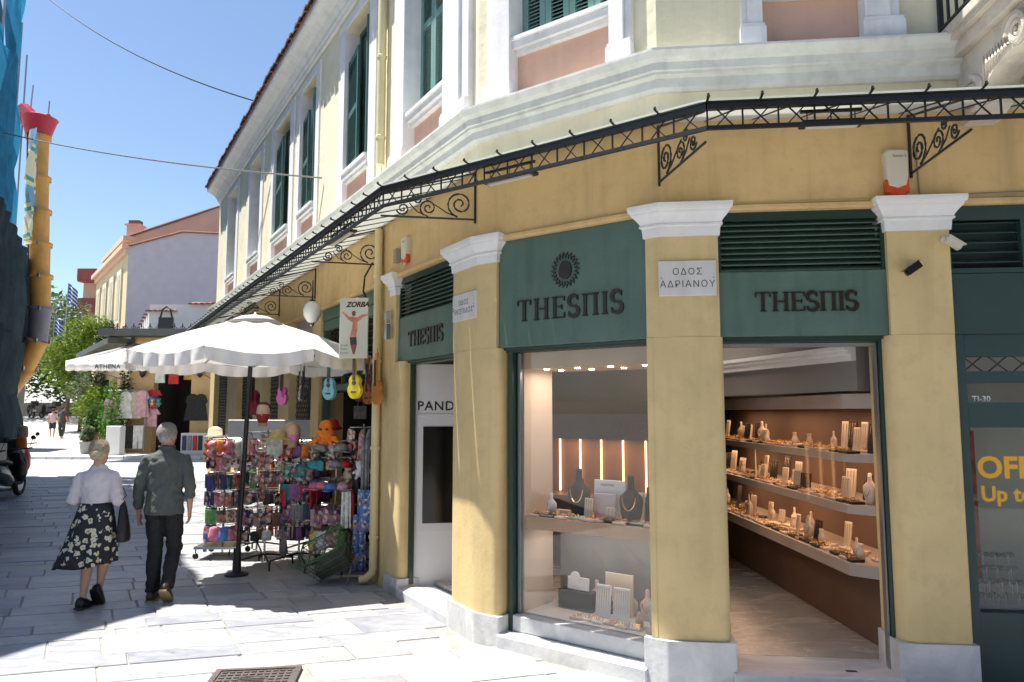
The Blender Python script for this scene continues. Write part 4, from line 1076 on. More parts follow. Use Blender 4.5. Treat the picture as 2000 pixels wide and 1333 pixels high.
# street of marble slabs
AX = Vector((.96, .28, 0)).normalized(); UA = Vector((-.51, .8602, 0))
def slab_mesh(c4, zt, name='paving_stone'):
    cen = sum(c4, Vector()) / 4; vs = []; 
    lo = [(p.x, p.y, -.04) for p in c4]; mid = [(p.x, p.y, zt - .006) for p in c4]
    top = [((p + (cen - p).normalized() * .008).x, (p + (cen - p).normalized() * .008).y, zt + random.uniform(-.0015, .0015)) for p in c4]
    vs = lo + mid + top; fs = [(8, 9, 10, 11)]
    for a in range(4):
        c = (a + 1) % 4; fs += [(a, c, 4 + c, 4 + a), (4 + a, 4 + c, 8 + c, 8 + a)]
    return vs, fs
street = link('street', MB().box(-22, 8, -6, 20.48, -.06, -.0125).mesh('street', JOINT), None, kind='structure')
random.seed(21)
slabs = []
t = -9.0
MAN = (-1.78, 5.16)
while t < 20.5:
    dt = random.choice((.24, .3, .36, .42, .5)); s = -6.4 + random.random() * .4
    edge = -1.75 + random.uniform(-.03, .03)
    while s < 5.5:
        ds = random.choice((.35, .5, .65, .8, .95, 1.1)) * random.uniform(.85, 1.1)
        if s < edge < s + ds + .25: ds = edge - s
        if ds > .08:
            g = .006; j = lambda: random.uniform(-.004, .004)
            c4 = [P1 + AX * (s + a + j()) + UA * (t + b + j()) for a, b in ((g, g), (ds - g, g), (ds - g, dt - g), (g, dt - g))]
            slabs.append(c4)
        s += ds
    t += dt
def infront(p):
    x, y = p.x, p.y
    # outside the building footprint (with a little overlap)
    la = FA.inverted() @ p; lb = FB.inverted() @ p; lc = FC.inverted() @ p
    return (la.y < .1 or lb.y < .1 or lc.y < .1) and y > -5 and not (la.y > -.2 and la.x < -1 and la.y > .1)
def inview(p):
    w = p.y * math.cos(R(5.511)) + (p.z - 1.85) * math.sin(R(5.511))
    if w < .3: return False
    u = -p.y * math.sin(R(5.511)) + (p.z - 1.85) * math.cos(R(5.511))
    x = 1000 + 1420 * p.x / w; y = 666 - 1420 * u / w
    return -60 < x < 2060 and y < 1420
near, rest = [], []
for c4 in slabs:
    cen = sum(c4, Vector()) / 4
    if not infront(cen) or cen.y > 20.3: continue
    if abs(cen.x - MAN[0]) < .32 and abs(cen.y - MAN[1]) < .3: continue
    (near if inview(cen) else rest).append((cen.length, c4))
near.sort(key=lambda q: q[0])
rest += near[290:]; near = near[:290]
MARBO = marble_mat('old_grey_paving', (.33, .34, .37), (.2, .21, .25), .38, True, .3)  # older grey stones, toned down further to deepen the shade on this side
for d_, c4 in near:
    vs, fs = slab_mesh(c4, random.uniform(-.006, .002)); cen = sum(c4, Vector()) / 4
    ob = MB(); ob.v = [(a - cen.x, b - cen.y, c) for a, b, c in vs]; ob.f = fs
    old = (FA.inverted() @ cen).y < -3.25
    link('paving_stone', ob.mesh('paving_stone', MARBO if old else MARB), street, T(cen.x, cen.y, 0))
ob = MB()
MARB2 = marble_mat('white_marble_paving_far', (.4, .4, .4), (.27, .28, .32), .38, False, .4)
for d_, c4 in rest:
    vs, fs = slab_mesh(c4, random.uniform(-.006, .002)); ob.add(vs, fs)
ob.build('paving_stones', MARB2, street, fix=False, kind='stuff')
# manhole cover with cast pattern
IRON = mat('worn_cast_iron', (.085, .068, .062), .65, .3, 12, .4, 50)
FM = fr(Vector((MAN[0], MAN[1], .012)), (.93, .12)) @ Matrix.Diagonal((.78, .82, 1, 1))
mh = link('manhole_cover', MB().box(-.33, .33, -.3, .3, -.03, -.006).mesh('manhole_cover', IRON), None, FM, label='square cast iron manhole cover in the marble paving at the bottom edge', cat='manhole cover')
MB().box(-.38, .38, .3, .345, -.03, .002).box(-.38, .38, -.345, -.3, -.03, .002).box(-.38, -.33, -.3, .3, -.03, .002).box(.33, .38, -.3, .3, -.03, .002).build('manhole_frame', IRON, mh, FM)
st_ = MB()
for i in range(10):
    for j in range(9):
        x = -.285 + i * .0633; y = -.26 + j * .065
        if x * x + y * y > .15 ** 2: st_.box(x - .02, x + .02, y - .014, y + .014, -.006, .001)
st_.tube([(.14 * math.cos(2 * PI * k / 24), .14 * math.sin(2 * PI * k / 24), -.004) for k in range(24)], .008, 4, closed=True)
for k in range(6): st_.box(-.1, .1, -.1 + k * .036, -.088 + k * .036, -.006, 0)
st_.build('cast_studs', IRON, mh, FM, kind='stuff')
dr = MB().lathe([(.17, -.03), (.17, .0), (.15, .003)], 20, None, 1, .42).build('drain_cover', mat('grey_stone_cover', (.3, .29, .27), .8, .2, 10), None, T(-1.12, 5.98, .0), label='small oval grey drain cover in the paving near the building', cat='drain cover')

# ================================================================ CONTEXT BUILDINGS
# scaffolded building on the left, wrapped in netting
sb = empty('scaffolded_building', (-9, 12, 0), 'tall building on the left wrapped in blue and dark construction netting', 'building')
K = Vector((-6.9, 7.9, 0)); FL = fr(K, (-.51, .8602))   # X runs up the street, Y to the left (into the building)
fp = [K, K + Vector((-.75, -1.75, 0)), K + Vector((-2.2, -5.0, 0)), K + Vector((-12, -5, 0)), FL @ Vector((13.0, 9, 0)), FL @ Vector((13.0, .15, 0)), FL @ Vector((0, .15, 0))]
MB().prism([(p.x, p.y) for p in fp], 0, 9.6).build('building_mass', mat('grey_render', (.3, .29, .27), .9, .1), sb)
MB().box(9.4, 12.1, .3, 8, 9.6, 12.2).build('roof_storey', mat('grey_render', (.3, .29, .27)), sb, FL)
NETB = cloth_mat('blue_net', (.03, .22, .4), .4, .4, 8, .8, .3); NETD = cloth_mat('dark_net', (.02, .035, .042), .1, .5, 6, .9, .3)
def netting(x0, x1, z0, z1, m, name, bulge, seed, base=0.):
    random.seed(seed); nx_, nz_ = 50, 30; vs = []
    ph = [random.random() * 6 for _ in range(6)]
    for j in range(nz_ + 1):
        for i in range(nx_ + 1):
            u, v = i / nx_, j / nz_; x = x0 + (x1 - x0) * u; z = z0 + (z1 - z0) * v
            tie = abs(math.sin(v * PI * (z1 - z0) / 2.1)) ** .7 * abs(math.sin(u * PI * (x1 - x0) / 2.4)) ** .5
            y = -.05 - base * u - bulge * tie - .05 * math.sin(x * 5 + ph[0] + z * .7) - .04 * math.sin(x * 11 + ph[1] - z * 2)
            vs.append((x, y, z))
    fs = [(j * (nx_ + 1) + i, j * (nx_ + 1) + i + 1, (j + 1) * (nx_ + 1) + i + 1, (j + 1) * (nx_ + 1) + i) for j in range(nz_) for i in range(nx_)]
    n0 = len(vs)
    # the net turns the corner at the far end
    mbn = MB(); mbn.v = vs; mbn.f = fs
    return mbn.build(name, m, sb, FL, smooth=True, fix=False)
netting(0, 13.0, 6.2, 9.9, NETB, 'blue_net', .07, 1)
netting(9.3, 12.2, 9.95, 12.9, NETB, 'blue_net', .07, 2)
netting(0, 15.5, 3.6, 6.25, NETD, 'dark_net', .12, 3, .35)
netting(0, 15.2, .2, 3.7, NETD, 'dark_net', .22, 4, .25)
po = MB().tube([(0, 0, 0), (0, 0, 12.6)], .025, 6).mesh('scaffold_pole', STEEL)
for k in range(8): link('scaffold_pole', po, sb, FL @ T(.3 + k * 2.15, -.02, 0))
ho_ = MB().tube([(0, 0, 0), (15.3, 0, 0)], .022, 6).mesh('scaffold_rail', STEEL)
for z in (2.1, 4.2, 6.3, 8.4, 10.2): link('scaffold_rail', ho_, sb, FL @ T(0, .03, z))
# painted sheet hanging on the net
bn = MB(); nx_, nz_ = 10, 16
bn.v = [(13.2 + 1.3 * i / nx_ + .15 * math.sin(j * .4), -.42 - .1 * math.sin(i * 1.1 + j * .5), 6.6 + 3.1 * j / nz_) for j in range(nz_ + 1) for i in range(nx_ + 1)]
bn.f = [(j * (nx_ + 1) + i, j * (nx_ + 1) + i + 1, (j + 1) * (nx_ + 1) + i + 1, (j + 1) * (nx_ + 1) + i) for j in range(nz_) for i in range(nx_)]
bmn = bpy.data.materials.new('printed_sheet'); bmn.use_nodes = True
n_ = bmn.node_tree.nodes; l_ = bmn.node_tree.links
tc = n_.new('ShaderNodeTexCoord'); wv = n_.new('ShaderNodeTexWave'); wv.inputs['Scale'].default_value = .22; wv.inputs['Distortion'].default_value = 6; wv.inputs['Detail'].default_value = 1; wv.inputs['Detail Scale'].default_value = .6
wv.bands_direction = 'Z'
cr = n_.new('ShaderNodeValToRGB'); cr.color_ramp.interpolation = 'CONSTANT'; el = cr.color_ramp.elements
el[0].color = (.62, .6, .42, 1); el[1].position = .35; el[1].color = (.05, .3, .25, 1); x = el.new(.55); x.color = (.7, .62, .3, 1); x = el.new(.75); x.color = (.15, .32, .45, 1)
l_.new(tc.outputs['Object'], wv.inputs['Vector']); l_.new(wv.outputs['Fac'], cr.inputs[0]); l_.new(cr.outputs[0], n_['Principled BSDF'].inputs['Base Color']); n_['Principled BSDF'].inputs['Roughness'].default_value = .8
bn.build('printed_sheet', bmn, sb, FL, smooth=True, fix=False)

# debris chute
ch = empty('debris_chute', (-14.0, 21, 2.0), 'yellow segmented builders debris chute with red hopper beside the netting', 'debris chute')
ORG = mat('orange_yellow_plastic', (.62, .32, .07), .5, .12, 3, streak=.15, rand=.06); REDP = mat('red_plastic', (.42, .02, .05), .45, .1); PURP = mat('mauve_grey_plastic', (.2, .19, .24), .5, .1)
cpts = [Vector(p) for p in ((-14.13, 21, 10.0), (-14.06, 21, 8.75), (-13.98, 21, 7.75), (-13.9, 21, 6.75), (-13.82, 21, 5.8), (-13.74, 21, 4.85), (-13.74, 20.95, 3.9), (-14.02, 20.9, 3.1), (-14.45, 20.8, 2.35))]
for k in range(len(cpts) - 1):
    a, b = cpts[k], cpts[k + 1] + (cpts[k + 1] - cpts[k]).normalized() * .06
    m_ = PURP if k == 5 else ORG
    sg_ = MB(); d = (b - a); 
    sg_.tube([a, a + d * .05, a + d * .06, a + d * .1, b], [.345, .345, .31, .285, .25], 18)
    so_ = sg_.build('chute_segment', m_, ch, auto=40)
    e_ = MB()
    for q in range(3):
        an = 2 * PI * q / 3 + 1; c = a + Vector((.33 * math.cos(an), .33 * math.sin(an), -.03)); e_.box(c.x - .03, c.x + .03, c.y - .03, c.y + .03, c.z - .06, c.z + .05)
    e_.build('chain_lugs', STEEL, so_, kind='stuff')
hp = MB().tube([cpts[0] + Vector((0, 0, .55)), cpts[0] + Vector((0, 0, .52)), cpts[0] + Vector((0, 0, .02))], [.5, .47, .33], 18).build('hopper', REDP, ch, auto=40)
MB().tube([cpts[0] + Vector((-.55, 0, .75)), cpts[0] + Vector((-.2, 0, .5)), cpts[0] + Vector((.3, 0, .5))], [.32, .28, .2], 8).build('hopper_flap', REDP, hp)
MB().tube([cpts[0] + Vector((-.3, 0, .4)), cpts[0] + Vector((-.25, 0, 1.6))], .02, 5).tube([cpts[0] + Vector((.25, 0, .4)), cpts[0] + Vector((.27, 0, 1.1))], .02, 5).build('hopper_posts', STEEL, ch, kind='stuff')
MB().tube([p + Vector((-.1, -.34, 0)) for p in cpts], .018, 5).build('chute_rope', BLACK, ch)

# souvenir shop across the side street
shp = empty('souvenir_shop', (-14.5, 31.2, 0), 'low ochre souvenir shop across the street with white awning and tiled terrace', 'building')
OCH = mat('ochre_shop_wall', (.6, .4, .2), .8, .08, 2, .2, 10)
FS2 = fr(Vector((-16.35, 31.1, 0)), (1, 0))
MB().box(0, 1.05, 0, .4, .1, 5.2).box(2.65, 6.5, 0, .4, .1, 5.2).box(1.05, 2.65, 0, .4, 4.15, 5.2).build('front_wall', OCH, shp, FS2)
MB().box(.9, 2.8, 2.5, 2.6, 0, 4.5).box(.9, 1.0, .4, 2.5, 0, 4.5).box(2.7, 2.8, .4, 2.5, 0, 4.5).build('shop_interior', INTD, shp, FS2)
FSL = fr(Vector((-16.35, 31.1, 0)), (.6, -.8))
mb = MB()
for a, b in ((-.9, 0), (-3.2, -2.4), (-5.6, -4.8), (-8.2, -7.2), (-12, -10.5)): mb.box(a, b, 0, .4, 0, 5.2)
mb.box(-12, 0, .01, .4, 3.4, 5.2)
mb.build('side_wall', YPIL, shp, FSL)
MB().box(-12, -.1, .3, .35, 0, 3.4).build('side_bay', mat('bay_brown', (.1, .06, .04), .8, .2), shp, FSL)
MB().box(-.9, 6.5, -1.0, .1, 5.0, 5.28).build('canopy_front', mat('dark_grey_metal', (.07, .075, .07), .6, .2), shp, FS2)
cs = MB(); 
for k in range(22):
    x = -.8 + k * .34; cs.tube([(x, -.95, 5.28), (x, -.95, 5.5)], .02, 4).tube([(x - .1, -.95, 5.3), (x, -.95, 5.42), (x + .1, -.95, 5.3)], .015, 4)
cs.build('canopy_cresting', BLACK, shp, FS2, kind='stuff')
or_ = MB(); or_.box(1.6, 2.2, -1.0, -.9, 5.28, 5.75); or_.tube([(1.65, -.95, 5.75), (1.75, -.95, 6.1), (1.9, -.95, 6.2), (2.05, -.95, 6.1), (2.15, -.95, 5.75)], .04, 5)
or_.build('canopy_ornament', BLACK, shp, FS2)
cv = MB(); a0 = FSL @ Vector((-.0, 0, 0))
MB().box(-11, .2, -.9, .1, 4.7, 4.95).build('canopy_side', mat('dark_grey_metal', (.07, .075, .07)), shp, FSL)
MB().box(-.7, 5.0, 2.8, 3.1, 5.2, 6.85).build('terrace_wall', mat('white_render', (.72, .72, .7), .8, .05), shp, FS2)
mb = MB(); mb.add([(-.7, 2.8, 5.2), (-4.2, 7.5, 4.9), (-4.2, 7.8, 4.9), (-.7, 3.1, 5.2), (-.7, 2.8, 6.5), (-4.2, 7.5, 4.95), (-4.2, 7.8, 4.95), (-.7, 3.1, 6.5)], [(0, 1, 2, 3), (4, 5, 6, 7), (0, 1, 5, 4), (3, 2, 6, 7), (0, 3, 7, 4)])
mb.build('terrace_side_wall', mat('white_render', (.72, .72, .7)), shp, FS2)
tm2 = MB(); 
for k in range(5):
    a = PI * k / 4; tm2.add([(.13 * math.cos(a), 0, .09 * math.sin(a)), (.11 * math.cos(a), .7, .09 * math.sin(a) + .14)], [])
tm2.f = [(2 * k, 2 * k + 2, 2 * k + 3, 2 * k + 1) for k in range(4)] + [(0, 2, 4, 6, 8)]
tm2m = tm2.mesh('roof_tile', TERRA)
for k in range(21): 
    if not 4 < k < 7: link('roof_tile', tm2m, shp, FS2 @ T(-.6 + k * .27, 2.62, 6.83 + random.uniform(-.01, .02) - (.35 if k < 5 else 0)))
for k in range(14):
    t_ = k / 13; link('roof_tile', tm2m, shp, FS2 @ T(-.75 - 3.3 * t_, 2.7 + 4.6 * t_, 6.5 - 1.5 * t_))
for x, lab in ((.6, 'dark wall lantern on the ochre pier left of the shop doorway'), (3.05, 'dark wall lantern on the ochre pier right of the shop doorway')):
    M = FS2 @ T(x, -.12, 3.55)
    l0 = MB().lathe([(.03, -.28), (.12, -.18), (.17, .12), (.2, .14), (.06, .3), (.02, .36)], 6, M).build('wall_lantern', BLACK, None, label=lab, cat='lantern', group='lanterns on the far shop')
    MB().box(-.03, .03, -.02, .12, .1, .3, M).build('lantern_bracket', BLACK, l0)
# its awning
aw = empty('shop_awning', (-15, 29, 3.6), 'white awning with ATHENA on its valance over the far souvenir shop', 'awning')
CANV = cloth_mat('white_canvas', (.84, .82, .79), .2, .25, 5, .85, .03)
def quadstrip(rows, name, m, parent, M=None, sub=1):
    mb = MB(); n = len(rows[0])
    mb.v = [p for r in rows for p in r]; mb.f = [(j * n + i, j * n + i + 1, (j + 1) * n + i + 1, (j + 1) * n + i) for j in range(len(rows) - 1) for i in range(n - 1)]
    o = mb.build(name, m, parent, M, smooth=True, fix=False)
    s_ = o.modifiers.new('thickness', 'SOLIDIFY'); s_.thickness = .006
    return o
rows = []
for j in range(7):
    v = j / 6; rows.append([(-.25 + (4.6) * i / 20 + (.55 * v if i == 0 else 0), -4.1 + 3.9 * v, 3.72 + 1.0 * v - .12 * math.sin(PI * v) + .03 * math.sin(i * 2.2) * (1 - v)) for i in range(21)])
quadstrip(rows, 'awning_sheet', CANV, aw, FS2)
rows = [[(-.25 + 4.6 * i / 60, -4.1 - .02 * math.sin(i), 3.72 - .35 * j - (.05 * abs(math.sin(i * .8)) if j else 0)) for i in range(61)] for j in range(2)]
quadstrip(rows, 'valance', CANV, aw, FS2)
quadstrip([[(-.25, -4.1, 3.72), (.3, -.2, 4.72)], [(-.25, -4.1, 3.4), (.05, -2.2, 3.75)]], 'awning_side', CANV, aw, FS2)
text('lettering', 'ATHENA', .22, mat('grey_print', (.15, .16, .18), .8, 0), aw, FS2 @ T(.85, -4.13, 3.43) @ Matrix.Rotation(R(90), 4, 'X'), .001, offset=.008, spacing=1.15)
MB().tube([(-.2, -4.05, 3.7), (4.3, -4.05, 3.7)], .03, 6).tube([(.3, -.1, 3.0), (-.1, -4.0, 3.68)], .025, 5).tube([(3.9, -.1, 3.0), (4.1, -4.0, 3.68)], .025, 5).build('awning_arm', STEEL, aw, FS2)

# houses beyond: yellow house with lavender flank, salmon gable
hs = empty('lavender_flank_house', (-18, 42, 0), 'yellow neoclassical house with a lavender rendered side wall and tiled roof edge', 'building')
LAV = mat('lavender_render', (.5, .46, .5), .9, .05, 2, .5, 9, stain=(.52, .5, .6), stain_amt=.5, stain_scale=1)
YH = mat('pale_yellow_house', (.62, .5, .3), .85, .08, 1)
FH = fr(Vector((-21.45, 40, 0)), (1, 0)); FHL = fr(Vector((-21.45, 40, 0)), (.6, -.8))
def gable(mb, pts, y0, y1):
    n = len(pts); mb.add([(x, y, z) for y in (y0, y1) for x, z in pts], [tuple(range(n)), tuple(range(2 * n - 1, n - 1, -1))] + [(i, (i + 1) % n, n + (i + 1) % n, n + i) for i in range(n)])
    return mb
gable(MB(), [(0, 0), (8, 0), (8, 11.2), (5.1, 11.7), (3.0, 11.8), (0, 11.0)], 0, .4).build('side_wall', LAV, hs, FH)
rc = MB().tube([(0, -.05, 11.05), (3.0, -.05, 11.86), (5.1, -.05, 11.76), (8, -.05, 11.25)], .07, 5).build('roof_edge', TERRA, hs, FH)
MB().box(-12.2, 0, 0, .4, 0, 11.0).build('front_wall', YH, hs, FHL)
MB().box(-12.3, .1, -.35, .3, 10.9, 11.15).box(-12.2, 0, -.15, .2, 10.6, 10.89).box(-12.2, 0, -.12, .1, 6.3, 6.55).build('cornice', mat('peach_trim', (.65, .45, .33), .8, .05), hs, FHL)
for k in range(4):
    x = -2.2 - k * 2.8
    wf = MB().box(x - .75, x + .75, -.1, .05, 6.9, 10.0).build('window', mat('cream_trim', (.66, .6, .45), .8, .05), hs, FHL)
    MB().box(x - .45, x + .45, -.12, -.02, 7.1, 9.7).build('shutter', mat('pale_shutter', (.45, .42, .3), .7, .1), wf, FHL)
    MB().box(x - .5, x + .5, -.05, .02, 1.5, 5.6).build('door', mat('brown_door', (.12, .08, .05), .7, .1), hs, FHL)
gh = empty('salmon_gable_house', (-20, 46, 0), 'salmon gabled house with tiled verge and small chimney behind the lavender wall', 'building')
SAL = mat('salmon_render', (.58, .33, .25), .9, .06, 1)
FG = fr(Vector((-24.8, 46.5, 0)), (1, 0))
gable(MB(), [(0, 0), (9, 0), (9, 14.4), (6.15, 15.25), (0, 13.2)], 0, .4).build('gable_wall', SAL, gh, FG)
MB().tube([(-.1, -.05, 13.2), (6.15, -.05, 15.33), (9, -.05, 14.5)], .09, 5).build('roof_verge', mat('brown_verge', (.14, .07, .06), .8, .1), gh, FG)
MB().box(6.0, 6.3, -.03, .1, 13.5, 14.2).build('vent_window', INTD, gh, FG)
MB().box(-.55, .25, .4, 1.1, 12.6, 14.0).box(-.65, .35, .3, 1.2, 14.001, 14.12).build('chimney', SAL, gh, FG)
MB().box(-.5, .2, .5, 1.0, 14.12, 14.4).build('chimney_pot', TERRA, gh, FG)
FG2 = fr(Vector((-24.8, 46.5, 0)), (.6, -.8))
MB().box(-9, 0, 0.02, .4, 0, 13.1).box(-9, .2, -.5, .3, 12.85, 13.15).build('side_wall', mat('peach_wall', (.62, .42, .28), .85, .06), gh, FG2)
rh = empty('red_balcony_house', (-34, 56, 0), 'narrow far house with red balconies at the end of the row', 'building')
MB().box(-33.4, -31.9, 56, 62, 0, 12.2).build('wall', mat('peach_wall', (.62, .42, .28)), rh)
for z in (7, 9.5, 11.8): MB().box(-33.5, -32.0, 55.3, 56, z, z + .15).box(-33.5, -32.0, 55.25, 55.3, z + .15, z + 1.0).build('balcony', mat('red_balcony', (.3, .07, .06), .7, .1), rh)
# low block added out of sight left of the plaza to shade it
pb = empty('plaza_shade_block', (-29, 33, 0), 'plain grey block added beyond the netting to shade the plaza', 'building')
MB().box(-36, -23.4, 31.4, 35, 0, 7).build('wall', mat('grey_render', (.3, .29, .27)), pb)
# low stone wall at the far end
swl = MB().box(-46, -22, 53.5, 54, gz(53.5) - .5, gz(53.5) + .95).build('low_stone_wall', mat('rubble_stone', (.32, .28, .22), .9, .35, 2.5, .6, 4), None, label='low rubble stone wall behind the parked scooters at the street end', cat='wall')
# plain houses behind the camera: they only show as reflections
oh = empty('facing_house', (0, -6, 0), 'cream house facing the corner shop, seen as a reflection in its window', 'building')
mb = MB(); x = -9
for a, b in ((-7.2, -5.8), (-4.0, -2.4), (-.6, .8), (2.6, 4.0), (6, 7.4)):
    mb.box(x, a, -6.6, -6, 0, 3.4); x = b
mb.box(x, 10, -6.6, -6, 0, 3.4).box(-9, 10, -6.6, -6, 3.4, 8.5).box(-9, 10, -6, -5.8, 3.6, 3.9).box(-9, 10, -6, -5.6, 8.3, 8.6)
mb.build('wall', mat('grey_cream_wall', (.3, .26, .2), .85, .1), oh)
MB().box(-9, 10, -8, -7.9, 0, 3.4).build('shop_depth', INTD, oh)
for a in (-7.2, -4.0, -.6, 2.6, 6):
    MB().box(a - .1, a + 1.6, -6.0, -5.2, 2.9, 2.96).build('awning', CANV, oh)
    w_ = MB().box(a, a + 1.2, -6.0, -5.93, 4.6, 6.8).build('window', WHITE, oh); MB().box(a + .1, a + 1.1, -5.95, -5.9, 4.7, 6.7).build('shutter', SHUT, w_)

# ================================================================ VEGETATION
def leafmat(name, col, var=.35):
    m = cloth_mat(name, col, .35, rough=.6, var=var, rand=0)
    return m
def leaves(clumps, n, size, seed, flat=.5):
    random.seed(seed); mb = MB(); wts = [c[1] ** 2 for c in clumps]
    for i in range(n):
        c, r, rz = random.choices(clumps, wts)[0]
        d = Vector((random.gauss(0, 1), random.gauss(0, 1), random.gauss(0, 1))).normalized() * (random.random() ** .45)
        p = Vector(c) + Vector((d.x * r, d.y * r, d.z * rz))
        a = Vector((random.gauss(0, 1), random.gauss(0, 1), random.gauss(0, .5))).normalized(); b = a.cross(Vector((random.gauss(0, 1), random.gauss(0, 1), random.gauss(0, 1)))).normalized()
        s = size * random.uniform(.6, 1.4); a *= s; b *= s * flat
        mb.add([p - a, p + b * .8, p + a, p - b * .8], [(0, 1, 2, 3)])
    return mb
def tree(x, y, clumps, n, size, m, label, th=None, name='tree', cat='tree', seed=1, tr=.15, group=None):
    z = gz(y); e = empty(name, (x, y, z), label, cat, group)
    top = max(c[0][2] for c in clumps)
    t_ = MB().tube([(x, y, z - .1), (x + .1, y, z + (top - z) * .4), (x + .05, y, z + (top - z) * .8)], [tr, tr * .75, tr * .3], 7)
    for c in clumps[:5]: t_.tube([(x + .05, y, z + (top - z) * .45), Vector(c[0])], [tr * .5, tr * .15], 5)
    t_.build('trunk', mat('bark', (.12, .09, .06), .9, .2, 6, .5, 20), e)
    leaves(clumps, n, size, seed).build('crown', m, e, fix=False)
    return e
LG = leafmat('yellow_green_leaves', (.16, .24, .03)); MG = leafmat('mid_green_leaves', (.07, .14, .03)); DG = leafmat('dark_green_leaves', (.025, .055, .02)); OG = leafmat('olive_leaves', (.14, .18, .09))
def cl(x, y, lst): return [((x + a, y + b, c), r, rz) for a, b, c, r, rz in lst]
tree(-30.5, 50, cl(-30.5, 50, [(0, 0, 8.3, 1.8, 1.3), (-1.2, 0, 7.2, 1.6, 1.2), (1.3, 0, 7.4, 1.5, 1.2), (0, 0, 6, 2.2, 1.4), (-.6, 0, 9.2, 1, .8)]), 2600, .16, OG, 'tall pale green tree behind the flags at the far end', seed=2)
tree(-35, 52, cl(-35, 52, [(0, 0, 7.5, 2.6, 2), (2, 0, 6.4, 2, 1.6), (-2, 0, 6, 2, 1.6)]), 2600, .17, MG, 'green tree behind the debris chute', seed=3)
tree(-26.0, 44, cl(-26.0, 44, [(0, 0, 6.6, 1.2, 1.1), (1.0, 0, 6.9, 1.0, .8), (-1.1, 0, 5.5, 1.3, 1.0), (.4, 0, 5.3, 1.3, 1.1), (-1.5, 0, 4.4, 1.1, 1.1), (-.6, 0, 3.6, .9, 1.0)]), 4200, .12, LG, 'bright yellow green tree in the sun left of the awning', seed=4, tr=.12)
tree(-24.0, 43, cl(-24.0, 43, [(0, 0, 5.2, 1.0, 1.5), (.5, 0, 4.0, 1.2, 1.5), (-.6, 0, 3.5, 1.2, 1.5), (.4, 0, 6.6, .7, .7)]), 4200, .11, DG, 'dark green shrubby tree beside the far house', seed=5, tr=.12)
tree(-20.8, 37, cl(-20.8, 37, [(0, 0, 3.5, 1.2, .8), (-.9, 0, 2.9, .9, .7), (.7, 0, 2.9, .9, .8), (0, .2, 2.3, 1.1, .7)]), 3600, .09, OG, 'greyish olive bush in front of the yellow wall', seed=6, tr=.08, name='bush', cat='bush')
tree(-20.2, 35.5, cl(-20.2, 35.5, [(.2, 0, 2.6, .8, .6), (-.4, 0, 2.0, .8, .6), (.5, 0, 1.7, .7, .6)]), 2600, .08, LG, 'lime green bush under the olive bush', seed=7, tr=.06, name='bush', cat='bush')
# dark hedge and arch behind the scooters, tree belt
leaves(cl(-36, 57, [(k * 2.3 - 12, random.uniform(-1, 1), 3.2 + random.uniform(0, 2.0), 2.0, 2.2) for k in range(12)]), 7000, .22, 9).build('tree_belt', DG, None, fix=False, kind='stuff', label='mass of dark trees closing the far end of the street', cat='trees')
leaves(cl(-55, 75, [(k * 4 - 24, random.uniform(-3, 3), 8 + random.uniform(0, 4.0), 4, 4) for k in range(14)]), 6000, .4, 10).build('tree_belt', MG, None, fix=False, kind='stuff', label='wooded slope rising far behind the street', cat='trees')
def potted(x, y, h, r, m, potm, label, seed, pr=.22, ph=.45):
    z = gz(y) + (.11 if y < 31.2 else 0)
    e = empty('potted_plant', (x, y, z), label, 'potted plant', 'plants in pots beside the far shop')
    MB().lathe([(pr * .75, 0), (pr, ph * .85), (pr * 1.1, ph * .87), (pr * 1.1, ph), (pr * .9, ph), (pr * .85, ph * .8)], 16, T(x, y, z)).build('pot', potm, e, auto=40)
    MB().tube([(x, y, z + ph * .7), (x + .03, y, z + h * .6)], .02, 5).build('stem', mat('bark', (.1, .08, .05)), e)
    leaves([((x, y, z + ph + (h - ph) * .3), r, (h - ph) * .3), ((x + .05, y, z + ph + (h - ph) * .7), r * .75, (h - ph) * .32)], 900, .07, seed).build('foliage', m, e, fix=False)
POTT = mat('terracotta_pot', (.42, .17, .08), .8, .12); POTG = mat('grey_pot', (.3, .3, .29), .8, .1)
potted(-17.6, 30.6, 2.0, .42, MG, POTT, 'green plant in a terracotta pot by the far shop', 11, .3, .8)
potted(-17.4, 30.0, 1.15, .3, OG, POTG, 'small plant in a grey pot in front of the terracotta one', 12, .26, .5)
potted(-16.6, 30.2, 3.0, .55, leafmat('vivid_green_leaves', (.07, .2, .025)), POTT, 'vivid green climbing plant beside the white box', 13, .2, .4)
potted(-16.5, 31.0, 3.7, .4, DG, POTG, 'tall dark narrow plant behind the vivid green one', 14, .2, .4)
potted(-19.0, 33.5, 2.4, .5, MG, POTG, 'leafy potted plant further up the pavement', 15, .26, .5)
MB().bbox(-.28, .28, -.2, .2, .0, 1.15, .02).build('white_box', mat('white_cabinet', (.72, .72, .7), .6, .03), None, T(-15.85, 29.3, .11), label='plain white box standing beside the green climbing plant', cat='box')
# flags
def flag(x, y, z0, z1, w, h, label, tilt=.0):
    e = empty('flag', (x, y, z0), label, 'flag', 'Greek flags far behind')
    MB().tube([(x, y, z0), (x + tilt, y, z1)], .03, 5).build('flag_pole', STEEL, e)
    BL = mat('flag_blue', (.02, .08, .4), .8, .05); WH = mat('flag_white', (.75, .75, .75), .8, .02)
    for k in range(9):
        rows = [[(x + tilt + w * i / 8, y + .08 * math.sin(i * 1.1), z1 - h * (k + jj) / 9 - w * .9 * (i / 8) ** 1.3) for i in range(9)] for jj in (0, 1)]
        quadstrip(rows, 'flag_stripe', BL if k % 2 == 0 else WH, e)
flag(-28.5, 46, 6, 10.0, .6, 1.1, 'blue and white striped flag drooping above the trees', .1)
flag(-28.2, 44.5, 4, 7.6, .6, 1.0, 'lower blue and white striped flag among the leaves')

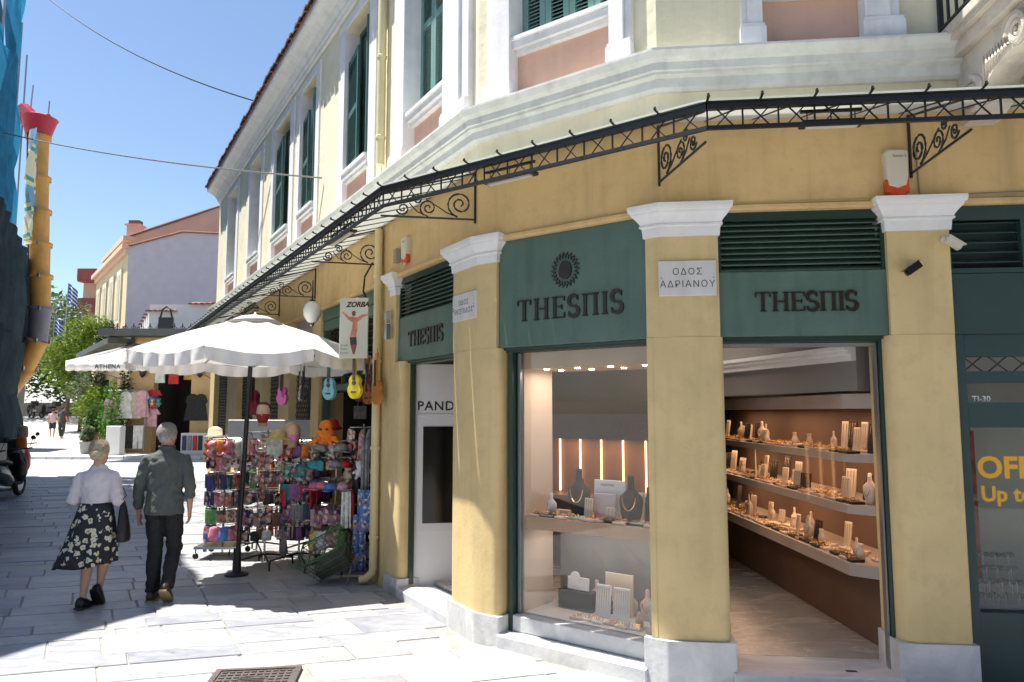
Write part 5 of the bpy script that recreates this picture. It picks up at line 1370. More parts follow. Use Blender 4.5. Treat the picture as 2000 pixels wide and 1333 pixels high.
# overhead wires
ra = FA @ Vector((-8.18, -.35, 7.56)); cable([ra, Vector((-13.73, 20, 14.0)), ], .014, BLACK, 'overhead wire running from the eaves up to the left', 'overhead_wire', .35, 'wire', 24)
wb_ = FA @ Vector((-4.73, -.03, 5.18)); cable([wb_, Vector((-11.64, 16, 8.17))], .013, CABLE, 'overhead wire crossing the street in front of the debris chute', 'overhead_wire', .12, 'wire', 24)

# ================================================================ UMBRELLA
um = empty('market_umbrella', (-3.12, 8.45, 0), 'large white octagonal umbrella on a dark pole over the souvenir racks', 'umbrella')
UC = Vector((-3.0, 8.42, 0)); ZR, ZA = 2.485, 2.93
MB().tube([(-3.12, 8.45, 0), (-3.02, 8.43, 2.92)], .026, 10).build('pole', mat('dark_pole', (.02, .022, .025), .4, .05), um)
MB().lathe([(.13, 0), (.13, .02), (.05, .04), (.04, .3)], 18, T(-3.12, 8.45, 0)).build('base', mat('dark_pole', (.02, .022, .025)), um, auto=40)
vv = [UC + Vector((1.37 * math.cos(PI / 4 * k), 1.37 * math.sin(PI / 4 * k), 0)) for k in range(8)]
top = MB(); N = 8
for k in range(8):
    a, b = vv[k], vv[(k + 1) % 8]
    idx = {}
    rows = []
    for j in range(N + 1):
        t_ = j / N; row = []
        for i in range(N + 1):
            s_ = i / N; p = a.lerp(b, s_); q = UC.lerp(p, t_)
            z = ZA - (ZA - ZR) * (t_ ** 1.25) - .06 * math.sin(PI * s_) * t_ + (.007 * math.sin(9 * s_ + k) + .008 * math.sin(17 * s_ + 4 * k) * math.sin(PI * s_)) * t_ ** 2
            row.append((q.x, q.y, z))
        rows.append(row)
    mb = MB(); mb.v = [p for r_ in rows for p in r_]; mb.f = [(j * (N + 1) + i, j * (N + 1) + i + 1, (j + 1) * (N + 1) + i + 1, (j + 1) * (N + 1) + i) for j in range(N) for i in range(N)]
    mb.build('canopy_panel', CANV, um, smooth=True, fix=False)
    va = MB(); M_ = 24; vr = []
    for j in range(4):
        row = []
        for i in range(M_ + 1):
            s_ = i / M_; p = a.lerp(b, s_); o_ = (p - UC).normalized() * (.012 * math.sin(i * 1.3 + k) * j)
            row.append((p.x + o_.x, p.y + o_.y, ZR - .06 * math.sin(PI * s_) - .04 * j - (.02 * abs(math.sin(PI * s_ * 2)) if j == 3 else 0)))
        vr.append(row)
    va.v = [p for r_ in vr for p in r_]; va.f = [(j * (M_ + 1) + i, j * (M_ + 1) + i + 1, (j + 1) * (M_ + 1) + i + 1, (j + 1) * (M_ + 1) + i) for j in range(3) for i in range(M_)]
    va.build('valance', CANV, um, smooth=True, fix=False)
    MB().tube([(UC.x, UC.y, ZA - .04), (a.x, a.y, ZR - .015)], .011, 5).build('rib', mat('pale_rib', (.45, .42, .36), .5, .05), um)
    m_ = UC.lerp(a, .55); MB().tube([(UC.x, UC.y, 2.36), (m_.x, m_.y, ZA - (ZA - ZR) * .5 - .03)], .009, 5).build('strut', mat('pale_rib', (.45, .42, .36)), um)
MB().lathe([(.33, 0), (.16, .075), (.02, .1), (.005, .13)], 16, T(UC.x, UC.y, ZA - .06)).build('top_cap', CANV, um, smooth=True)

# ================================================================ SOUVENIR RACKS AND GOODS
COLS = dict(pink=(.7, .2, .3), red=(.5, .03, .03), navy=(.03, .04, .14), teal=(.04, .3, .32), white=(.68, .68, .66), black=(.02, .02, .02), purple=(.25, .1, .28), orange=(.75, .2, .03),
            brown=(.2, .11, .06), yellow=(.7, .55, .08), blue=(.08, .2, .5), green=(.12, .35, .1), grey=(.25, .25, .27), beige=(.5, .42, .32), rose=(.6, .35, .38), denim=(.1, .14, .22))
def cm(c): return mat('merch_' + c, COLS[c], .55, .35, 22, .15, 40)
def printed(c):
    """a printed pattern in the item's own colours"""
    nm = 'print_' + c
    if nm in MATS: return MATS[nm]
    m = bpy.data.materials.new(nm); m.use_nodes = True; n = m.node_tree.nodes; l = m.node_tree.links
    tc = n.new('ShaderNodeTexCoord'); v = n.new('ShaderNodeTexVoronoi'); v.inputs['Scale'].default_value = 34; l.new(tc.outputs['Object'], v.inputs['Vector'])
    cr = n.new('ShaderNodeValToRGB'); cr.color_ramp.interpolation = 'CONSTANT'; e = cr.color_ramp.elements
    e[0].color = (*COLS[c], 1); e[1].position = .5; e[1].color = (.6, .55, .5, 1)
    x = e.new(.68); x.color = (*[k * .4 for k in COLS[c]], 1); x = e.new(.84); x.color = (.45, .2, .15, 1)
    sp = n.new('ShaderNodeSeparateColor'); l.new(v.outputs['Color'], sp.inputs[0]); l.new(sp.outputs[0], cr.inputs[0]); l.new(cr.outputs[0], n['Principled BSDF'].inputs['Base Color'])
    n['Principled BSDF'].inputs['Roughness'].default_value = .45
    MATS[nm] = m; return m
def item_mesh(kind, m):
    b = MB()
    if kind == 'card pack': b.bbox(-.038, .038, -.006, .006, -.13, -.012, .003); b.box(-.006, .006, -.002, .002, -.012, .012)
    elif kind == 'pouch': b.loft([((0, 0, -.012), .02, .01, (1, 0, 0), (0, 1, 0)), ((0, 0, -.02), .04, .012, (1, 0, 0), (0, 1, 0)), ((0, 0, -.03), .046, .014, (1, 0, 0), (0, 1, 0)), ((0, 0, -.09), .052, .02, (1, 0, 0), (0, 1, 0)), ((0, 0, -.112), .05, .017, (1, 0, 0), (0, 1, 0)), ((0, 0, -.12), .04, .008, (1, 0, 0), (0, 1, 0))], 8)
    elif kind == 'tote bag':
        b.bbox(-.07, .07, -.014, .014, -.2, -.06, .006); b.tube([(-.035, 0, -.06), (-.02, 0, -.01), (.02, 0, -.01), (.035, 0, -.06)], .004, 4)
    elif kind == 'plush toy':
        b.lathe([(.01, -.16), (.04, -.15), (.05, -.115), (.03, -.085), (.042, -.065), (.045, -.04), (.03, -.015), (.008, -.01)], 10)
        for s_ in (1, -1): b.tube([(s_ * .03, 0, -.1), (s_ * .07, -.01, -.13)], [.016, .012], 6); b.tube([(s_ * .02, 0, -.15), (s_ * .03, -.03, -.18)], [.018, .013], 6); b.lathe([(.012, -.012), (.014, 0), (.004, .014)], 6, T(s_ * .035, 0, -.018))
    elif kind == 'keyring': b.tube([(.01 * math.cos(a), 0, -.02 + .012 * math.sin(a)) for a in [k * PI / 4 for k in range(8)]], .002, 4, closed=True); b.bbox(-.018, .018, -.004, .004, -.085, -.034, .002)
    elif kind == 'scarf': 
        b.loft([((0, 0, -.01), .012, .008, (1, 0, 0), (0, 1, 0)), ((0, 0, -.06), .03, .016, (1, 0, 0), (0, 1, 0)), ((.005, 0, -.18), .035, .012, (1, 0, 0), (0, 1, 0)), ((0, 0, -.3), .042, .01, (1, 0, 0), (0, 1, 0))], 8)
    elif kind == 'cap': b.lathe([(.075, -.09), (.078, -.07), (.06, -.03), (.02, -.01)], 12); b.prism([(-.06, -.06), (.06, -.06), (.05, -.14), (0, -.16), (-.05, -.14)], -.092, -.086)
    elif kind == 'notebook': b.bbox(-.05, .05, -.008, .008, -.145, -.01, .002)
    return b
IM = {}
def item(kind, c, M, label, grp, pr=False):
    key = (kind, c, pr)
    if key not in IM: IM[key] = item_mesh(kind, None).mesh(kind.replace(' ', '_'), printed(c) if pr else cm(c), smooth=kind in ('pouch', 'plush toy', 'scarf', 'cap'))
    return link(kind.replace(' ', '_'), IM[key], None, M, label=label, cat=kind, group=grp)
RINGM = {}
def rack(x, y, top, rname, tiers, r, seed, feet='legs'):
    random.seed(seed)
    e = empty('display_rack', (x, y, 0), rname, 'display rack', 'souvenir racks under the umbrella')
    MB().tube([(x, y, .05), (x, y, top)], .013, 8).build('pole', CHROME, e)
    if feet == 'legs':
        for k in range(4):
            a = PI / 2 * k + .5; MB().tube([(x, y, .14), (x + .1 * math.cos(a), y + .1 * math.sin(a), .13), (x + .33 * math.cos(a), y + .33 * math.sin(a), .08), (x + .34 * math.cos(a), y + .34 * math.sin(a), .0)], .012, 6).build('leg', BLACK, e)
    else:
        MB().box(x - .26, x + .26, y - .26, y + .26, .13, .16).build('base_tray', CHROME, e)
        for sx in (-1, 1):
            for sy in (-1, 1): MB().lathe([(.03, -.012), (.04, 0), (.03, .012)], 10, T(x + sx * .24, y + sy * .24, .045) @ Matrix.Rotation(R(90), 4, 'X')).tube([(x + sx * .24, y + sy * .24, .045), (x + sx * .24, y + sy * .24, .13)], .008, 4).build('caster', BLACK, e)
            
    for (z, *_r) in tiers:
        t_ = MB(); pts = [(x + r * math.cos(2 * PI * k / 12), y + r * math.sin(2 * PI * k / 12), z) for k in range(12)]
        t_.tube(pts, .005, 4, closed=True)
        for k in range(4):
            a = PI / 2 * k; t_.tube([(x, y, z), (x + r * math.cos(a), y + r * math.sin(a), z)], .004, 4)
        t_.build('wire_ring', CHROME, e)
    return e
def fill(x, y, r, z, n, kinds, cols, rn, tn, pr=.4, grp='souvenirs hanging on the racks', only_front=True, sc=1.):
    n = int(n * 1.25); sc *= 1.3
    for k in range(n):
        a = 2 * PI * k / n + random.uniform(-.08, .08)
        if only_front and math.sin(a) > .55: continue
        kd = random.choice(kinds); c = random.choice(cols); p = random.random() < pr
        M = T(x + r * math.cos(a), y + r * math.sin(a), z + random.uniform(-.01, .005)) @ Matrix.Rotation(a + PI / 2 + random.uniform(-.25, .25), 4, 'Z') @ Matrix.Rotation(random.uniform(-.08, .08), 4, 'Y') @ Matrix.Scale(sc * random.uniform(.9, 1.12), 4)
        side = 'left side' if math.cos(a) < -.35 else 'right side' if math.cos(a) > .35 else 'front'
        item(kd, c, M, f"{'patterned ' if p else ''}{c} {kd}, {side} of the {tn} tier, {rn}", grp, p)
TN = ['top', 'second', 'third', 'fourth', 'fifth', 'sixth']
def full_rack(x, y, top, rname, short, r, seed, spec, feet='legs'):
    tiers = [(z,) for z, *_ in spec]
    e = rack(x, y, top, rname, tiers, r, seed, feet)
    for i, (z, n, kinds, cols, pr, sc) in enumerate(spec): fill(x, y, r, z, n, kinds, cols, short, TN[i], pr, sc=sc)
    return e
PC = ['pink', 'rose', 'white', 'beige', 'yellow', 'orange']; DK = ['navy', 'black', 'denim', 'purple', 'brown', 'grey']; MX = ['red', 'navy', 'teal', 'white', 'pink', 'brown', 'blue', 'black', 'rose', 'green', 'grey', 'orange']
full_rack(-3.72, 9.55, 1.55, 'wheeled wire rack of notebooks and toys at the left end of the row', 'leftmost rack', .21, 31,
          [(1.5, 10, ['pouch', 'plush toy'], PC, .3, 1.1), (1.28, 13, ['notebook', 'keyring', 'pouch'], MX, .4, 1.0), (1.06, 14, ['notebook'], ['navy', 'teal', 'brown', 'green', 'red', 'grey'], .4, 1.), (.84, 14, ['notebook'], MX, .5, 1.), (.62, 14, ['notebook', 'card pack'], ['white', 'grey', 'green', 'brown', 'rose'], .5, 1.), (.42, 10, ['pouch', 'tote bag'], ['blue', 'pink', 'white', 'purple'], .6, 1.25)], 'wheels')
full_rack(-2.98, 8.95, 1.62, 'chrome rack of purses on black legs beside the umbrella pole', 'purse rack', .26, 32,
          [(1.6, 11, ['card pack', 'tote bag'], ['white', 'blue', 'pink', 'beige', 'rose'], .5, 1.), (1.36, 14, ['pouch', 'card pack', 'keyring'], ['denim', 'black', 'brown', 'blue', 'grey', 'red'], .6, .9), (1.13, 14, ['pouch', 'scarf', 'card pack'], DK + ['rose', 'white'], .6, .85), (.9, 14, ['pouch', 'keyring'], DK, .5, 1.), (.68, 13, ['pouch', 'card pack'], DK + ['blue', 'grey'], .6, 1.), (.47, 9, ['pouch'], ['grey', 'black', 'white'], .4, .9)])
full_rack(-2.58, 9.0, 1.5, 'chrome rack of small toys and pencil packs in the middle of the row', 'middle rack', .22, 33,
          [(1.46, 10, ['plush toy', 'pouch'], ['red', 'orange', 'brown', 'teal', 'purple'], .4, 1.), (1.24, 12, ['plush toy', 'pouch', 'keyring'], ['purple', 'beige', 'yellow', 'teal', 'rose'], .3, 1.), (1.0, 12, ['tote bag', 'notebook'], ['teal', 'navy', 'purple', 'red'], .3, 1.), (.76, 18, ['card pack'], ['denim', 'navy', 'purple', 'grey', 'brown'], .4, 1.1), (.5, 20, ['card pack', 'scarf'], ['grey', 'purple', 'denim', 'rose', 'black'], .4, .95)])
full_rack(-2.08, 8.7, 1.5, 'chrome rack of pink and blue caps right of the middle rack', 'cap rack', .25, 34,
          [(1.5, 10, ['plush toy', 'cap'], ['rose', 'white', 'red', 'grey', 'pink'], .5, .85), (1.3, 12, ['pouch', 'cap'], ['white', 'rose', 'red', 'grey', 'teal'], .4, .85), (1.05, 10, ['cap'], ['blue', 'pink', 'pink', 'rose'], .0, .8), (.74, 14, ['card pack', 'keyring', 'notebook'], ['purple', 'orange', 'green', 'grey', 'rose'], .5, 1.05), (.5, 11, ['plush toy', 'pouch'], ['green', 'yellow', 'rose', 'grey', 'white'], .4, 1.1)])
full_rack(-3.35, 9.75, 1.5, 'back rack of hats and bags behind the purse rack', 'left back rack', .24, 41,
          [(1.46, 9, ['cap', 'tote bag'], ['white', 'beige', 'navy', 'red'], .3, .9), (1.2, 10, ['tote bag', 'scarf'], MX, .5, .9), (.92, 10, ['tote bag', 'card pack'], DK, .5, .95), (.62, 9, ['scarf', 'tote bag'], MX, .5, .95)])
full_rack(-2.66, 9.75, 1.5, 'back rack of bags half hidden behind the middle rack', 'middle back rack', .24, 42,
          [(1.46, 9, ['tote bag', 'plush toy'], MX, .4, .9), (1.2, 10, ['tote bag', 'scarf'], MX, .5, .9), (.92, 10, ['tote bag', 'notebook'], DK, .5, .95), (.62, 9, ['scarf', 'tote bag'], MX, .5, .95)])
# tall stand of scarves and towels next to the pier
ts = rack(-1.74, 8.62, 1.7, 'tall stand of scarves and blue patterned towels beside the downpipe', [(1.66,), (1.3,), (.98,)], .17, 35)
random.seed(36)
fill(-1.74, 8.62, .17, 1.66, 10, ['scarf', 'pouch'], ['white', 'grey', 'black', 'rose'], 'scarf rack', 'top', .4)
fill(-1.74, 8.62, .17, 1.3, 10, ['scarf', 'plush toy'], ['black', 'beige', 'grey', 'white', 'teal'], 'scarf rack', 'second', .3)
fill(-1.74, 8.62, .17, .98, 10, ['scarf'], ['blue', 'teal', 'white', 'red'], 'scarf rack', 'third', .5)
def towel(x, y, z0, z1, w, c, label, ang=0, pr=True, seed=0, m=None):
    rows = []; random.seed(seed); nz_ = 12
    for j in range(nz_ + 1):
        v = j / nz_; rows.append([(w * (i / 10 - .5) * (1 + .12 * v), .03 * math.sin(i * 1.3 + seed) * (.4 + v) , z1 + (z0 - z1) * v) for i in range(11)])
    mb = MB(); mb.v = [p for r_ in rows for p in r_]; mb.f = [(j * 11 + i, j * 11 + i + 1, (j + 1) * 11 + i + 1, (j + 1) * 11 + i) for j in range(nz_) for i in range(10)]
    o = mb.build('towel', m or (printed(c) if pr else cm(c)), None, T(x, y, 0) @ Matrix.Rotation(ang, 4, 'Z'), smooth=True, fix=False, label=label, cat='towel', group='towels hung beside the downpipe')
    s_ = o.modifiers.new('thickness', 'SOLIDIFY'); s_.thickness = .012
    return o
towel(-1.58, 8.2, .52, .98, .3, 'blue', 'wide blue patterned towel hanging lowest beside the downpipe', R(-20), True, 1)
towel(-1.7, 8.25, .1, .7, .14, 'blue', 'narrow blue towel reaching almost to the ground', R(-10), True, 2)
towel(-1.66, 8.35, .75, 1.55, .08, 'grey', 'long plain grey scarf hanging beside the downpipe', R(0), False, 3)
towel(-1.86, 8.3, .55, .95, .1, 'white', 'short white towel left of the wide blue one', R(10), False, 4)
towel(-1.52, 8.36, .95, 1.2, .22, 'navy', 'navy patterned towel above the wide blue one', R(-15), True, 5)
# grey board behind the racks
MB().bbox(0, 1.9, 0, .03, 1.0, 1.72, .01).build('grey_board', GREYP, None, fr(Vector((-4.35, 11.2, 0)), (1, -.25)), label='plain grey board standing behind the leftmost racks', cat='board')
MB().bbox(0, .2, 0, .03, .9, 1.85, .01).build('grey_board', GREYP, None, fr(Vector((-1.7, 8.95, 0)), (1, -.2)), label='narrow grey board behind the rightmost rack', cat='board')
# wire basket tipped on its side
bk = empty('wire_basket', (-1.95, 7.95, .05), 'tilted green edged wire basket lying on the paving in front of the racks', 'basket')
MBk = T(-1.98, 8.02, .3) @ Matrix.Rotation(R(-14), 4, 'Z') @ Matrix.Rotation(R(-28), 4, 'Y') @ Matrix.Rotation(R(38), 4, 'X')
c8 = [(-.25, -.17), (.25, -.17), (.25, .17), (-.25, .17)]
bw = MB()
for z_, s_ in ((-.16, .8), (-.06, .87), (.04, .94), (.13, 1.0)): bw.tube([(a * s_, b * s_, z_) for a, b in c8], .005, 4, closed=True)
for k in range(11):
    x_ = -.25 + .05 * k
    bw.tube([(x_, -.17, .15), (x_ * .8, -.136, -.16), (x_ * .8, .136, -.16), (x_, .17, .15)], .003, 3)
for k in range(7):
    y_ = -.15 + .05 * k; bw.tube([(-.25, y_, .15), (-.2, y_ * .8, -.16), (.2, y_ * .8, -.16), (.25, y_, .15)], .003, 3)
bw.build('basket_wires', mat('dull_wire', (.07, .09, .06), .5, .1), bk, MBk, kind='stuff')
MB().tube([(a * 1.02, b * 1.02, .155) for a, b in c8], .009, 6, closed=True).build('basket_rim', mat('green_plastic', (.04, .16, .04), .4, .1), bk, MBk)
MB().box(-.19, .19, -.12, .12, -.155, -.05).build('basket_lining', mat('dark_cloth', (.06, .07, .05), .9, .3, 10), bk, MBk)
for kx in (-.2, .2): MB().tube([MBk @ Vector((kx, -.14, -.16)), Vector((-1.98 + kx * 1.1, 7.95, .005))], .008, 5).build('basket_leg', STEEL, bk)
MB().tube([(-1.9, 8.3, .02), (-1.62, 8.2, .05), (-1.5, 8.25, .05)], .012, 5).build('white_hook_rod', WPLAS, None, label='white metal rod foot on the paving beside the basket', cat='rod')

# masks and mannequin heads on top of the racks
def head(M, skin, label, name='mannequin_head', s=1.0):
    b = MB(); X = (1, 0, 0); Y = (0, 1, 0)
    b.loft([((0, .0, -.16), .05, .05, X, Y), ((0, 0, -.1), .05, .052, X, Y), ((0, -.012, -.085), .06, .075, X, Y), ((0, -.012, -.05), .07, .088, X, Y), ((0, -.004, 0), .077, .096, X, Y), ((0, .004, .05), .077, .097, X, Y), ((0, .01, .09), .062, .08, X, Y), ((0, .012, .115), .03, .04, X, Y)], 16)
    o = b.build(name, skin, None, M @ Matrix.Scale(s, 4), smooth=True, label=label, cat='mannequin head')
    nb = MB(); nb.tube([(0, -.095, .01), (0, -.115, -.025), (0, -.1, -.035)], [.006, .012, .006], 6).tube([(-.02, -.09, -.058), (0, -.098, -.056), (.02, -.09, -.058)], .005, 5)
    for sx in (-1, 1): nb.tube([(sx * .078, .01, .015), (sx * .085, .015, .0), (sx * .077, .01, -.025)], .008, 5)
    nb.build('face_details', skin, o, M @ Matrix.Scale(s, 4), smooth=True)
    return o
SKM = mat('pale_mannequin', (.6, .42, .32), .5, .03)
hd1 = head(T(-2.98, 8.75, 1.83) @ Matrix.Rotation(R(10), 4, 'Z'), SKM, 'mannequin head with dark red face covering on top of the second rack')
Mh = WM[hd1]
MB().loft([((0, .02, .0), .084, .09, (1, 0, 0), (0, 1, 0)), ((0, .015, .06), .084, .1, (1, 0, 0), (0, 1, 0)), ((0, .01, .1), .07, .09, (1, 0, 0), (0, 1, 0)), ((0, .01, .13), .03, .04, (1, 0, 0), (0, 1, 0))], 14).build('hair', mat('dark_red_hair', (.06, .01, .008), .8, .2, 20, .4, 60), hd1, Mh @ T(0, .025, 0), smooth=True)
MB().loft([((0, -.025, -.12), .045, .06, (1, 0, 0), (0, 1, 0)), ((0, -.02, -.07), .07, .088, (1, 0, 0), (0, 1, 0)), ((0, -.012, -.03), .078, .096, (1, 0, 0), (0, 1, 0)), ((0, -.01, -.012), .074, .09, (1, 0, 0), (0, 1, 0))], 14).build('face_covering', mat('crimson_cloth', (.28, .015, .02), .6, .1), hd1, Mh, smooth=True)
hd2 = head(T(-2.62, 8.75, 1.58) @ Matrix.Rotation(R(28), 4, 'Z'), SKM, 'mannequin head with blond wig and pink mask above the middle rack')
Mh = WM[hd2]
MB().loft([((0, .06, -.13), .09, .07, (1, 0, 0), (0, 1, 0)), ((0, .04, -.05), .105, .1, (1, 0, 0), (0, 1, 0)), ((0, .02, .04), .105, .105, (1, 0, 0), (0, 1, 0)), ((0, .015, .1), .085, .09, (1, 0, 0), (0, 1, 0)), ((0, .01, .14), .03, .04, (1, 0, 0), (0, 1, 0))], 14).build('wig', mat('blond_hair', (.55, .38, .17), .7, .2, 30, .5, 80), hd2, Mh @ T(0, .03, 0), smooth=True)
MB().loft([((0, -.03, -.1), .04, .06, (1, 0, 0), (0, 1, 0)), ((0, -.03, -.06), .06, .085, (1, 0, 0), (0, 1, 0)), ((0, -.025, -.01), .06, .09, (1, 0, 0), (0, 1, 0))], 12).build('pink_mask', mat('pink_cloth', (.7, .22, .5), .6, .05), hd2, Mh, smooth=True)
pl = MB(); OP = mat('orange_plush', (.85, .22, .02), .9, .1, 20, .5, 70)
pl.lathe([(.02, -.12), (.09, -.1), (.11, -.03), (.1, .03), (.07, .07), (.08, .1), (.06, .15), (.02, .17)], 14, T(-2.16, 8.5, 1.58), 1, .8)
for a in range(7): pl.tube([(-2.16 + .08 * math.cos(a * PI / 6), 8.44, 1.54), (-2.16 + .17 * math.cos(a * PI / 6), 8.42, 1.5 + .05 * math.sin(a * 2))], [.03, .02], 6)
po_ = pl.build('octopus_plush', OP, None, smooth=True, label='bright orange plush octopus on top of the second rack from the right', cat='plush toy')
for sx in (-1, 1): MB().lathe([(.016, -.01), (.018, 0), (.01, .012)], 8, T(-2.16 + sx * .035, 8.4, 1.64)).build('eye', BLACK, po_)
MB().lathe([(.1, 0), (.13, .02), (.09, .06), (.07, .12), (.02, .14)], 14, T(-2.2, 8.95, 1.62)).build('felt_hat', mat('red_felt', (.4, .02, .02), .8, .1), None, smooth=True, label='dark red hat behind the orange plush octopus', cat='hat')
MB().lathe([(.2, 0), (.2, .008), (.09, .02), (.08, .09), (.03, .12)], 18, T(-2.78, 8.7, 1.52)).build('straw_hat', mat('straw', (.6, .48, .2), .8, .15, 20, .3, 60), None, smooth=True, label='yellow straw hat between the purse rack and the blond head', cat='hat')
MB().lathe([(.13, 0), (.13, .01), (.09, .02), (.085, .1), (.03, .13)], 18, T(-3.85, 9.5, 1.52)).build('straw_hat', mat('cream_straw', (.7, .62, .45), .8, .15, 20, .3, 60), None, smooth=True, label='cream hat on top of the leftmost rack', cat='hat')

# ---------------- instruments hanging in the opening
rail = MB().tube([FA @ Vector((-7.0, -.32, 2.55)), FA @ Vector((-2.45, -.32, 2.55))], .01, 6)
rail.build('hanging_rail', BLACK, None, label='dark rail under the umbrella edge that carries the ukuleles', cat='rail')
def guitar(M, col, label, s=1., back=False, grp='small guitars hanging under the umbrella edge', stripes=False):
    """front faces -Y, hangs from the head at the origin"""
    S_ = Matrix.Scale(s, 4); M = M @ S_
    out = []
    for k in range(28):
        a = 2 * PI * k / 28; z = -.41 + .13 * math.cos(a); w = .085 + .0 * a
        zz = (z + .54) / .26; w = .088 * math.sin(PI * min(1, max(0, zz)) ) ** .45 * (1.05 - .32 * math.exp(-((zz - .6) / .13) ** 2)) * (1 - .12 * zz)
        out.append((w * (1 if math.sin(a) >= 0 else -1), z))
    n = len(out); b = MB()
    b.add([(x, -.025, z) for x, z in out] + [(x, .03, z) for x, z in out], [tuple(range(n)), tuple(range(2 * n - 1, n - 1, -1))] + [(i, (i + 1) % n, n + (i + 1) % n, n + i) for i in range(n)])
    o = b.build('ukulele', col, None, M, label=label, cat='ukulele', group=grp)
    dk = mat('dark_fretboard', (.03, .02, .015), .5, .1)
    MB().box(-.017, .017, -.034, -.026, -.34, -.06).build('fretboard', dk, o, M)
    MB().box(-.015, .015, -.025, .0, -.3, -.06).build('neck', col, o, M)
    MB().prism([(-.017, -.06), (.017, -.06), (.03, -.005), (.026, .02), (-.026, .02), (-.03, -.005)], 0, .018, M=Matrix.Rotation(R(90), 4, 'X')).build('headstock', col, o, M)
    if not back:
        MB().lathe([(.026, 0), (.026, .003)], 16, T(0, -.026, -.37) @ Matrix.Rotation(R(90), 4, 'X')).build('sound_hole', dk, o, M)
        MB().box(-.032, .032, -.034, -.025, -.475, -.46).build('bridge', dk, o, M)
        st_ = MB()
        for k in range(4): st_.tube([(-.012 + .008 * k, -.037, -.465), (-.012 + .008 * k, -.037, -.04)], .0008, 3)
        st_.build('strings', CHROME, o, M, kind='stuff')
    pg = MB()
    for sx in (-1, 1):
        for zz in (-.02, .005): pg.tube([(sx * .026, -.01, zz), (sx * .042, -.01, zz)], .004, 5)
    pg.build('tuning_pegs', CHROME, o, M, kind='stuff')
    MB().tube([(0, -.005, .015), (0, -.005, .07)], .003, 4).build('hanger', BLACK, o, M)
    return o
FV = Matrix.Rotation(R(-22), 4, 'Z')
def gm(x, y, z, rz=-22): return Matrix.Translation(FA @ Vector((x, y, 0)) + Vector((0, 0, z))) @ Matrix.Rotation(R(rz), 4, 'Z')
BLU = mat('light_blue_lacquer', (.22, .55, .68), .3, .03); YLW = mat('yellow_lacquer', (.8, .62, .02), .3, .03); PNK = mat('pink_lacquer', (.6, .15, .4), .35, .04); MAR = mat('maroon_lacquer', (.14, .015, .03), .3, .05); BRN = mat('brown_lacquer', (.28, .1, .03), .3, .15)
guitar(gm(-3.0, -.36, 2.52), BLU, 'light blue ukulele facing the street under the umbrella edge', 1.0)
guitar(gm(-2.14, -.34, 2.52), YLW, 'yellow ukulele hanging below the poster', 1.0)
guitar(gm(-5.2, -.38, 2.5), PNK, 'pink ukulele hanging alone in front of a yellow pier', 1.05, True)
guitar(gm(-6.6, -.5, 2.62, -30), MAR, 'dark maroon guitar hanging above the red mannequin head', 1.55, True)
guitar(gm(-4.3, -.36, 2.42, -60), mat('black_white_lacquer', (.5, .5, .5), .3, .9, 14), 'black and white striped ukulele between the pink and the blue one', .8)
guitar(gm(-4.12, -.36, 2.42, -50), mat('dark_print_lacquer', (.06, .06, .08), .3, .8, 14), 'small dark ukulele beside the striped one', .8)
for i, (x, z, s_) in enumerate(((-2.95, 2.45, .85), (-2.7, 2.5, 1.0), (-2.55, 2.44, .95), (-2.12, 2.46, 1.0), (-2.4, 2.42, .9))):
    guitar(gm(x, -.05 - .05 * (i % 2), z, -30 - 8 * i), [BRN, mat('dark_brown_lacquer', (.1, .03, .015), .3, .1), BRN, mat('amber_lacquer', (.5, .2, .04), .3, .1), BRN][i], ['brown ukulele half hidden behind the light blue one', 'dark brown ukulele between the blue and the yellow one', 'brown ukulele left of the yellow one, seen edge on', 'amber ukulele just right of the yellow one', 'brown ukulele directly behind the yellow one'][i], s_, i % 2 == 1)
# clothes and bags in the dark recess
random.seed(50)
for k in range(14):
    p = FA @ Vector((-4.4 + .15 * k, .5 + .2 * (k % 3), 0))
    c = random.choice(['red', 'black', 'navy', 'grey', 'brown', 'teal'])
    item('scarf' if k % 2 else 'tote bag', c, T(p.x, p.y, 2.0 - .25 * (k % 4)) @ Matrix.Scale(1.3, 4), f"{c} {'scarf' if k % 2 else 'tote bag'} hanging in the dark shop recess behind the racks", 'goods inside the dark recess')

# ---------------- ZORBA poster
MZ = gm(-1.99, -.42, 0, -8)
zb = MB().bbox(-.155, .155, 0, .02, 2.4, 3.04, .004).build('poster_sign', mat('cream_poster', (.62, .6, .48), .6, .06, 3), None, MZ, label='cream ZORBA poster with a dancing figure hanging beside the downpipe', cat='poster')
text('lettering', 'ZORBA', .075, mat('brown_ink', (.05, .02, .015), .7, 0), zb, MZ @ T(-.085, -.001, 2.945) @ Matrix.Rotation(R(90), 4, 'X'), .0005, shear=.3, offset=.003)
for k, t_ in enumerate(('Sirtaki', 'Music', 'Dance')): text('lettering', t_, .034, mat('grey_ink', (.2, .2, .18), .7, 0), zb, MZ @ T(-.14, -.001, 2.53 - .04 * k) @ Matrix.Rotation(R(90), 4, 'X'), .0004)
FLE = mat('orange_flesh_print', (.6, .22, .12), .7, .3, 12)
def flat(pts, m, name, dy=-.0015):
    n = len(pts); o = MB(); o.add([(x, dy, z) for x, z in pts], [tuple(range(n))]); return o.build(name, m, zb, MZ, fix=False)
flat([(.03, 2.62), (.045, 2.72), (.04, 2.78), (.1, 2.83), (.15, 2.85), (.15, 2.87), (.09, 2.86), (.03, 2.83), (0, 2.84), (-.05, 2.84), (-.12, 2.9), (-.13, 2.89), (-.06, 2.81), (-.01, 2.78), (-.02, 2.7), (-.04, 2.62)], FLE, 'printed_figure')
